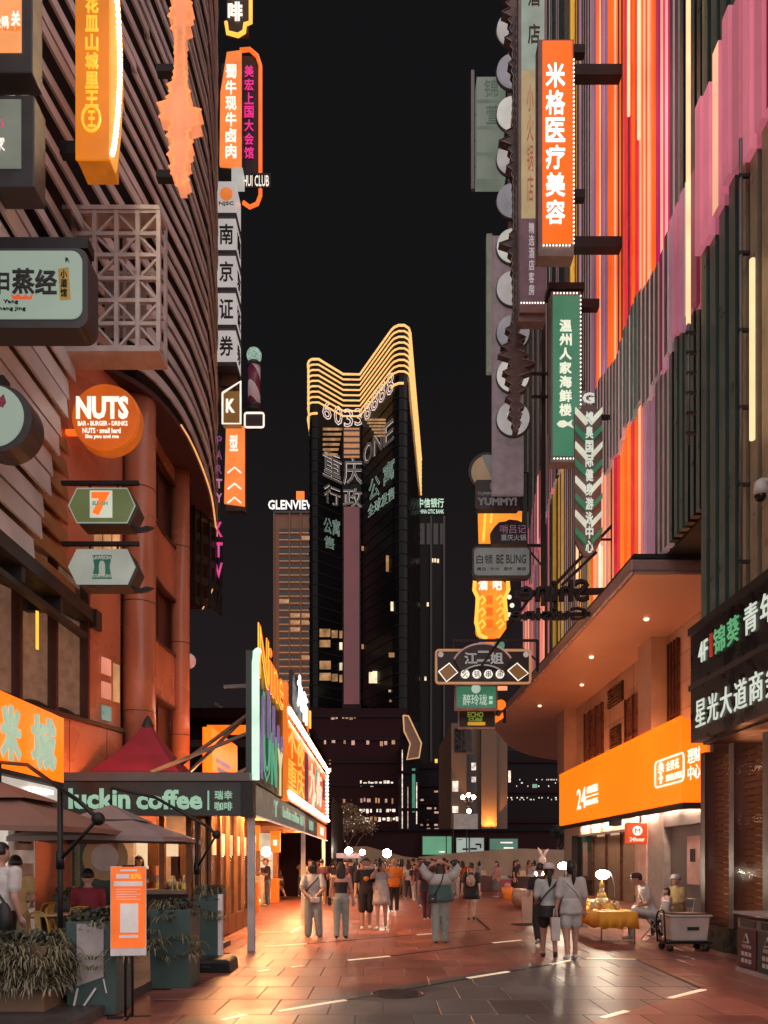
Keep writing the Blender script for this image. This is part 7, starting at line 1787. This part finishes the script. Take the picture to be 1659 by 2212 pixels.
def person(label, x, y, yaw, p, top, bot, shoe='white', hair='short', hairmat=None, fine=True, face=True, z=.018, group=None, extra=None, mesh=None, cap=None, cat='person'):
    o = thing('person', label, cat, (x, y, z), yaw, group)
    p = dict(p); p.setdefault('arms', (ARMS['down'], ARMS['down'])); p.setdefault('legs', LEGS['stand'])
    me = body_mesh(p, fine); b = obj('body', me, None, o)
    zmin = min(v.co.z for v in me.vertices); b.location.z = -zmin if not p.get('seated') else 0
    o2 = b
    for k_, mt in enumerate((M_skin, CL[top], CL[bot], SH[shoe])): me.materials[k_] = mt
    h = obj('hair', hair_mesh(p, hair), hairmat or M_hair, o)
    h.location.z = b.location.z
    if cap: cap_parts(o, p, cap)
    if face: face_parts(o, p)
    for ch in o.children:
        if ch.name.startswith(('cap', 'eyes', 'mouth')): ch.location.z = b.location.z
    if extra: extra(o, p)
    return o
def skirt(z0, z1, r0, r1, mat, name='skirt', flat=.72, yo=0.0):
    def f(o, p):
        H = p['_H']; m = MB(); R_ = []; n = 28
        for k in range(6):
            t = k/5; r = r1 + (r0 - r1)*t; R_.append([(r*H*math.cos(2*PI*j/n)*(1 + .05*math.sin(j*3)*(1-t)), yo + r*H*flat*math.sin(2*PI*j/n)*(1 + .05*math.cos(j*5)*(1-t)), (z1 + (z0 - z1)*t)*H) for j in range(n)])
        m.loft(R_); m.build(name, CL[mat], o)
    return f
def strap(o, p, mat, side=1):
    H = p['_H']; m = MB(); pts = [(side*.09*H, .0, .825*H), (side*.05*H, .062*H, .76*H), (-side*.03*H, .072*H, .68*H), (-side*.085*H, .06*H, .60*H), (-side*.105*H, .03*H, .545*H)]
    m.tube(smooth_path(pts, 3), .008*H, 6); m.build('bag_strap', mat, o)
M_bagw = pm('pale bag', (.5,.48,.46), .45); M_bagk = pm('black bag', (.012,.012,.014), .5)
def shoulder_bag(mat, x, y, z, w, h, d, side=1, bstrap=True):
    def f(o, p):
        H = p['_H']
        if bstrap: strap(o, p, M_bagk, side)
        bx('bag', mat, o, x - w/2, x + w/2, y - d/2, y + d/2, z, z + h, bevel=.02); bx('bag_clasp', M_steel, o, x - .02, x + .02, y + d/2, y + d/2 + .008, z + h*.45, z + h*.55)
    return f
def hand_bag(mat, x, y, zt, w, h, d):
    def f(o, p):
        m = MB(); m.loft([[(x-w*.45,y-d/2,zt-h),(x+w*.45,y-d/2,zt-h),(x+w*.45,y+d/2,zt-h),(x-w*.45,y+d/2,zt-h)], [(x-w/2,y-d/2,zt),(x+w/2,y-d/2,zt),(x+w/2,y+d/2,zt),(x-w/2,y+d/2,zt)]], smooth=False); m.build('carrier_bag', mat, o)
        m = MB(); m.tube([(x-w*.25,y,zt),(x-w*.15,y,zt+.14),(x+w*.15,y,zt+.14),(x+w*.25,y,zt)], .008, 5); m.build('bag_handle', mat, o)
    return f
def both(*fs):
    def f(o, p):
        for q in fs: q(o, p)
    return f
def phone(x, y, z):
    def f(o, p): bx('phone', M_black, o, x - .037, x + .037, y - .006, y + .006, z - .075, z + .075); 
    return f
BACK = PI
def place(xp, yp): d = GD(yp); return SX(xp, d), d
A = lambda l, r=None: (ARMS[l], ARMS[r or l])
# ---- named foreground figures (arms are given image-left first when facing the camera)
x, y = place(676, 2026)
person('woman in grey tee and sage wide trousers seen from behind, pale bag at her hip', x, y, BACK, dict(H=1.60, arms=A('back'), legs=LEGS['apart'], wide=1.35, sleeve=.75, loose=1.25, hem=.60), 'grey', 'teal', 'white', 'bob', face=False, extra=both(shoulder_bag(M_bagw, -.06, .17, .74, .2, .12, .06, -1)))
x, y = place(737, 2030)
person('woman with long black hair in strapless black top and sage jeans, back turned', x, y, BACK, dict(H=1.60, arms=A('down'), legs=LEGS['step'], sleeve=0, strapless=1, hem=.60, wide=1.05, girth=.95), 'black', 'teal', 'black', 'long', face=False, extra=phone(.24, 0, .78))
x, y = place(790, 2009)
def mask(o, p):
    H = p['_H']; hd = p['_head']; m = MB(); m.ball(hd + Vector((0, -.03*H, -.062*H)), .03*H, 10, 0, (1.1,.9,.6)); q = m.build('face_mask', M_white, o)
def chest(o, p): 
    m = MB(); m.ball((0, -.108, 1.20), .07, 10, 0, (1,.35,.8)); m.build('shirt_print', pm('amber print', (.6,.25,.04), .5), o)
person('man in black tee and dark shorts walking towards the camera', x, y, math.radians(8), dict(H=1.70, arms=(ARMS['down'], ARMS['carry']), legs=LEGS['step'], bottom='knee', sleeve=.7, loose=1.15, hem=.47, shoulder=.115, girth=1.05), 'black', 'black', 'white', 'short', extra=both(chest, mask, hand_bag(CL['tan'], .25, -.14, .92, .16, .34, .08)))
x, y = place(824, 2010)
person('woman in short grey dress holding a phone up to take a picture', x, y, math.radians(-6), dict(H=1.62, arms=A('photo'), legs=LEGS['step'], bottom='none', sleeve=.4, loose=1.2, hem=.40), 'gdress', 'gdress', 'white', 'mid', extra=both(skirt(.74, .36, .088, .135, 'gdress', 'dress'), phone(0, -.30, 1.55)))
x, y = place(851, 1972)
person('man in bright orange shirt and black trousers walking away', x, y, BACK, dict(H=1.68, arms=A('phone'), legs=LEGS['step'], sleeve=1.0, loose=1.3, hem=.47, girth=1.12, shoulder=.118), 'orange', 'black', 'white', 'short', pm('blond hair', (.4,.24,.1), .5), face=False, extra=skirt(.64, .475, .104, .116, 'orange', 'shirt_tail'))
x, y = place(951, 2040)
def jacket(o, p):
    H = p['_H']; m = MB(); R_ = []; n = 26
    for z, rx, ry in ((.50,.150,.098),(.53,.158,.102),(.60,.150,.098),(.68,.140,.092),(.75,.134,.086)): R_.append([(rx*H*math.cos(2*PI*j/n)*(1+.03*math.sin(j*4)), ry*H*math.sin(2*PI*j/n)*(1+.03*math.cos(j*3)), z*H) for j in range(n)])
    m.loft(R_); m.build('jacket_body', CL['dteal'], o)
    for sx in (-1, 1):
        m = MB(); m.tube([(sx*.10*H, .01*H, .78*H), (sx*.165*H, .0, .82*H), (sx*.205*H, -.005*H, .895*H), (sx*.175*H, .01*H, .94*H)], [.062*H,.060*H,.052*H,.040*H], 12); m.build('jacket_sleeve', CL['grey'] , o)
        m = MB(); m.tube([(sx*.172*H, .01*H, .942*H), (sx*.15*H, .02*H, .962*H)], [.042*H, .034*H], 10); m.build('cuff', CL['navy'], o)
    m = MB(); R_ = []
    for z, rx, ry in ((.70,.139,.094),(.755,.146,.094),(.80,.125,.078),(.835,.07,.05)): R_.append([(rx*H*math.cos(2*PI*j/n), ry*H*math.sin(2*PI*j/n) + .004, z*H) for j in range(n)])
    m.loft(R_); m.build('jacket_yoke', CL['grey'], o)
    shoulder_bag(M_bagk, .16, .12, .80, .17, .17, .08, 1, False)(o, p)
    m = MB(); m.tube(smooth_path([(-.03*H,.085*H,.83*H),(-.01*H,.10*H,.75*H),(.035*H,.106*H,.66*H),(.075*H,.105*H,.58*H)], 3), .008*H, 6); m.build('bag_strap', M_bagk, o)
person('woman in teal and grey jacket with hands on her head, sage trousers', x, y, BACK, dict(H=1.64, arms=A('head'), legs=LEGS['step'], wide=1.25, sleeve=0, hem=.56), 'grey', 'teal', 'black', 'long', M_hairb, face=False, extra=jacket)
x, y = place(908, 1962)
person('woman in dark tee and jeans striding away left of the teal jacket', x, y, BACK + .25, dict(H=1.62, arms=A('walkb', 'walkf'), legs=LEGS['walk'], sleeve=.5), 'plum', 'jeans', 'white', 'tail', M_hairb, face=False)
x, y = place(922, 1990)
person('person in dark trousers stepping, mostly hidden behind the teal jacket', x, y, BACK - .3, dict(H=1.60, arms=A('down'), legs=LEGS['walk2'], sleeve=.5), 'black', 'plum', 'white', 'short', face=False)
x, y = place(1018, 1990)
def backpack(o, p):
    m = MB(); m.ball((0, .17, 1.08), 1, 14, 0, (.125,.075,.17)); m.build('backpack', pm('patterned backpack', (.38,.25,.2), .6, var=.6, scale=22), o)
    for sx in (-1, 1): m = MB(); m.tube([(sx*.08,.12,1.24),(sx*.095,.1,1.36),(sx*.09,-.02,1.40)], .014, 6); m.build('pack_strap', M_bagw, o)
person('woman in black smock with a patterned backpack walking away', x, y, BACK - .2, dict(H=1.58, arms=A('walkb', 'walkb'), legs=LEGS['walk2'], bottom='shorts', sleeve=.8, loose=1.18, hem=.4), 'black', 'white', 'black', 'short', face=False, extra=both(skirt(.72, .37, .1, .145, 'black', 'smock'), backpack))
x, y = place(1186, 2072)
person('woman in white cap and grey tee with black shorts carrying a bag', x, y, BACK - .12, dict(H=1.60, arms=A('down', 'carry'), legs=LEGS['walk2'], bottom='shorts', sleeve=.8, loose=1.15, hem=.50), 'grey', 'black', 'black', 'tail', face=False, cap=pm('white cap', (.55,.5,.48), .7), extra=both(lambda o, p: strap(o, p, M_bagk, -1), skirt(.55, .42, .1, .118, 'black', 'shorts_hem')))
x, y = place(1234, 2076)
person('woman in pale grey tee and shorts with a paper carrier bag', x, y, BACK + .12, dict(H=1.63, arms=(ARMS['down'], ARMS['down']), legs=LEGS['step'], bottom='shorts', sleeve=.85, loose=1.18, hem=.46, girth=1.05), 'grey', 'grey', 'white', 'tail', face=False, extra=both(skirt(.62, .46, .1, .124, 'grey', 'tee_hem'), lambda o, p: strap(o, p, M_bagw, 1), hand_bag(M_bagw, .27, 0, .70, .15, .38, .07)))
x, y = place(1166, 2042)
person('person in black with a long pale bag, ahead of the white-capped woman', x, y, BACK, dict(H=1.60, arms=A('walkf', 'down'), legs=LEGS['walk'], sleeve=.6), 'black', 'black', 'white', 'short', face=False, extra=both(hand_bag(pm('long pale bag', (.55,.36,.26), .6), .25, .02, .92, .2, .5, .1)))
x, y = place(695, 1955)
person('man in dark printed tee and khaki trousers between the two women', x, y, BACK - .15, dict(H=1.68, arms=A('carry'), legs=LEGS['step'], sleeve=.6, loose=1.2, shoulder=.113), 'plum', 'tan', 'white', 'short', face=False)
x, y = place(578, 1958)
person('man in black tee and jeans reading his phone at the shop counter', x, y, math.radians(-70), dict(H=1.72, arms=A('read'), legs=LEGS['stand'], sleeve=.6, nod=1, shoulder=.115), 'black', 'jeans', 'white', 'short', extra=phone(0, -.33, 1.22))
x, y = place(607, 1944)
person('woman in navy dress leaning over the lit display case', x, y, math.radians(-80), dict(H=1.62, arms=A('read'), legs=LEGS['walk2'], bottom='none', sleeve=.5, lean=.3), 'navy', 'navy', 'black', 'mid', extra=skirt(.58, .36, .09, .12, 'navy', 'skirt'))
x, y = place(1073, 1940)
person('woman with long hair in a pleated grey skirt by the pink stall', x, y, math.radians(-60), dict(H=1.60, arms=A('carry'), legs=LEGS['stand'], bottom='none', sleeve=.6), 'pink', 'skirt', 'white', 'long', extra=skirt(.60, .16, .085, .13, 'skirt'))
x, y = place(1112, 1940)
person('woman in a long black dress standing behind the orange bucket', x, y, math.radians(70), dict(H=1.62, arms=A('down'), legs=LEGS['stand'], bottom='none', sleeve=.5), 'black', 'black', 'black', 'mid', extra=skirt(.62, .08, .085, .12, 'black', 'dress'))
# ---- seated people
SIT = dict(legs=LEGS['sit'], seated=1, arms=A('lap'))
person('seated man in crimson shirt with a fade haircut at the cafe table', SX(190, 11.75), 11.75, BACK + .35, dict(SIT, H=1.72, hipz=.33*1.72, sleeve=.7, loose=1.05, shoulder=.106, girth=1.0), 'red', 'jeans', 'white', 'short', face=False, z=.12)
def cup(o, p): bx('phone', M_black, o, -.035, .035, -.36, -.35, .78, .92)
person('seated man in navy cap and white shirt looking down at his phone', 5.45, 15.6, math.radians(-90), dict(SIT, H=1.70, hipz=.335*1.70, legs=LEGS['sitx'], sleeve=.6, lean=.35, nod=1.4, hx=0, loose=1.2), 'white', 'white', 'white', 'short', cap=pm('navy cap', (.05,.02,.035), .7), extra=cup)
person('seated woman in white cap and cream shirt against the grey door', 6.35, 16.55, math.radians(-60), dict(SIT, H=1.58, hipz=.355*1.58, sleeve=.6, lean=.12), 'yellow', 'tan', 'black', 'short', cap=pm('white cap', (.55,.5,.48), .7))
person('seated child with dark hair beside the white-capped woman', 6.0, 16.3, math.radians(-80), dict(SIT, H=1.2, hipz=.40*1.2, sleeve=.6), 'pink', 'black', 'white', 'bob')
st = thing('low_stool', 'low stool under the seated child', 'stool', (6.05, 16.3, .018)); bx('seat', M_wood, st, -.15, .15, -.15, .15, .34, .38)
for sx, sy in ((-1,-1),(1,-1),(1,1),(-1,1)): bx('leg', M_wood, st, sx*.12-.015, sx*.12+.015, sy*.12-.015, sy*.12+.015, 0, .34)
# ---- left edge people
person('man in white shirt with a black sling bag cut by the left edge', SX(0, 8.9), 8.9, BACK - .25, dict(H=1.74, arms=A('bagb', 'carry'), legs=LEGS['stand'], sleeve=.6, loose=1.15, hem=.48, shoulder=.118, girth=1.12), 'white', 'black', 'white', 'short', face=False, z=.12, extra=both(lambda o, p: strap(o, p, M_bagk, 1), lambda o, p: MB().ball((-.20, .17, .86), 1, 12, 0, (.1,.07,.2)).build('sling_bag', M_bagk, o)))
person('person in pale yellow tee behind the man in white at the left edge', SX(33, 10.0), 10.0, BACK + .5, dict(H=1.60, arms=A('carry'), legs=LEGS['stand'], sleeve=.55, loose=1.2), 'yellow', 'tan', 'white', 'short', face=False, z=.12)
person('barista in dark tee behind the kiosk counter', SX(300, 15.9), 15.9, 0, dict(H=1.60, arms=A('read'), legs=LEGS['stand'], sleeve=.6), 'plum', 'black', 'black', 'mid', fine=False, z=.152)
# ---- crowd in the plaza: shared bodies, own clothes
variants = []
for p, hr in [(dict(H=1.68, arms=A('down'), legs=LEGS['stand'], sleeve=.6, shoulder=.112), 'short'), (dict(H=1.60, arms=A('walkf', 'walkb'), legs=LEGS['walk'], sleeve=.6), 'mid'), (dict(H=1.62, arms=A('phone', 'down'), legs=LEGS['step'], sleeve=.5), 'long'), (dict(H=1.72, arms=A('walkb', 'walkf'), legs=LEGS['walk2'], bottom='knee', sleeve=.6, shoulder=.115, loose=1.2), 'short'),
             (dict(H=1.58, arms=A('carry'), legs=LEGS['step'], bottom='shorts', sleeve=.6), 'tail'), (dict(H=1.66, arms=A('photo'), legs=LEGS['apart'], sleeve=.6), 'short'), (dict(H=1.60, arms=A('back'), legs=LEGS['stand'], wide=1.3, sleeve=.7), 'bob')]:
    me = body_mesh(p, False); zm = min(v.co.z for v in me.vertices); variants.append((me, hair_mesh(p, hr), -zm))
rng = random.Random(21)
TOPS = ['black', 'black', 'plum', 'white', 'white', 'grey', 'white', 'brown', 'rust', 'pink', 'navy', 'yellow', 'orange', 'pink', 'grey']; BOTS = ['black', 'jeans', 'tan', 'navy', 'black', 'grey', 'brown']
WORDS = {'black': 'black', 'plum': 'plum', 'white': 'white', 'grey': 'grey', 'brown': 'brown', 'rust': 'rust red', 'pink': 'pink', 'navy': 'navy', 'dteal': 'deep teal', 'yellow': 'pale yellow', 'orange': 'orange', 'jeans': 'blue jean', 'tan': 'khaki'}
crowd = []
cands = [(rng.uniform(628, 1000), rng.uniform(1896, 1946)) for _ in range(150)] + [(rng.uniform(1000, 1190), rng.uniform(1903, 1922)) for _ in range(12)] + [(715, 1938), (640, 1935), (770, 1945), (795, 1940), (760, 1930), (880, 1940), (940, 1935), (965, 1928), (862, 1930), (820, 1935)]
for xp, yp in cands:
    x, y = place(xp, yp)
    if any((x-a)**2 + (y-b)**2 < .24 for a, b, *_ in crowd): continue
    if 41 < y < 42.5 and 628 < xp < 700: continue
    crowd.append((x, y, xp, yp))
crowd.sort(key=lambda t: t[1])
def side(xp):
    return 'left of the wedge planter' if xp < 735 else ('under the ring lights' if xp < 850 else ('in the middle of the plaza' if xp < 940 else ('before the long planter wall' if xp < 1010 else 'near the right stalls')))
used = set()
for i, (x, y, xp, yp) in enumerate(crowd):
    v = i % len(variants); me, hm, dz_ = variants[v]
    yaw = rng.choice((0, PI, PI, PI, .6, -.6, PI + .5, PI - .5, 1.4, -1.4)) + rng.uniform(-.3, .3); facing = 'facing us' if math.cos(yaw) > .3 else ('turned away' if math.cos(yaw) < -.3 else 'seen side-on')
    for _t in range(40):
        tp_, bt = rng.choice(TOPS), rng.choice(BOTS)
        if (tp_, bt, facing, side(xp)) not in used: break
    used.add((tp_, bt, facing, side(xp)))
    o = thing('person', '%s top and %s bottoms, %s, crowd %s' % (WORDS[tp_], WORDS[bt], facing, side(xp)), 'person', (x, y, .002), yaw, 'crowd on the plaza ' + side(xp))
    b = obj('body', me, None, o, (0, 0, dz_)); h = obj('hair', hm, [M_hair], o, (0, 0, dz_))
    for k, mt in enumerate((M_skin, CL[tp_], CL[bt], SH['white' if i % 3 else 'black'])): b.material_slots[k].link = 'OBJECT'; b.material_slots[k].material = mt
    q = rng.uniform(.95, 1.05); o.scale = (q, q, q)
bpy.data.scenes.remove(TS)
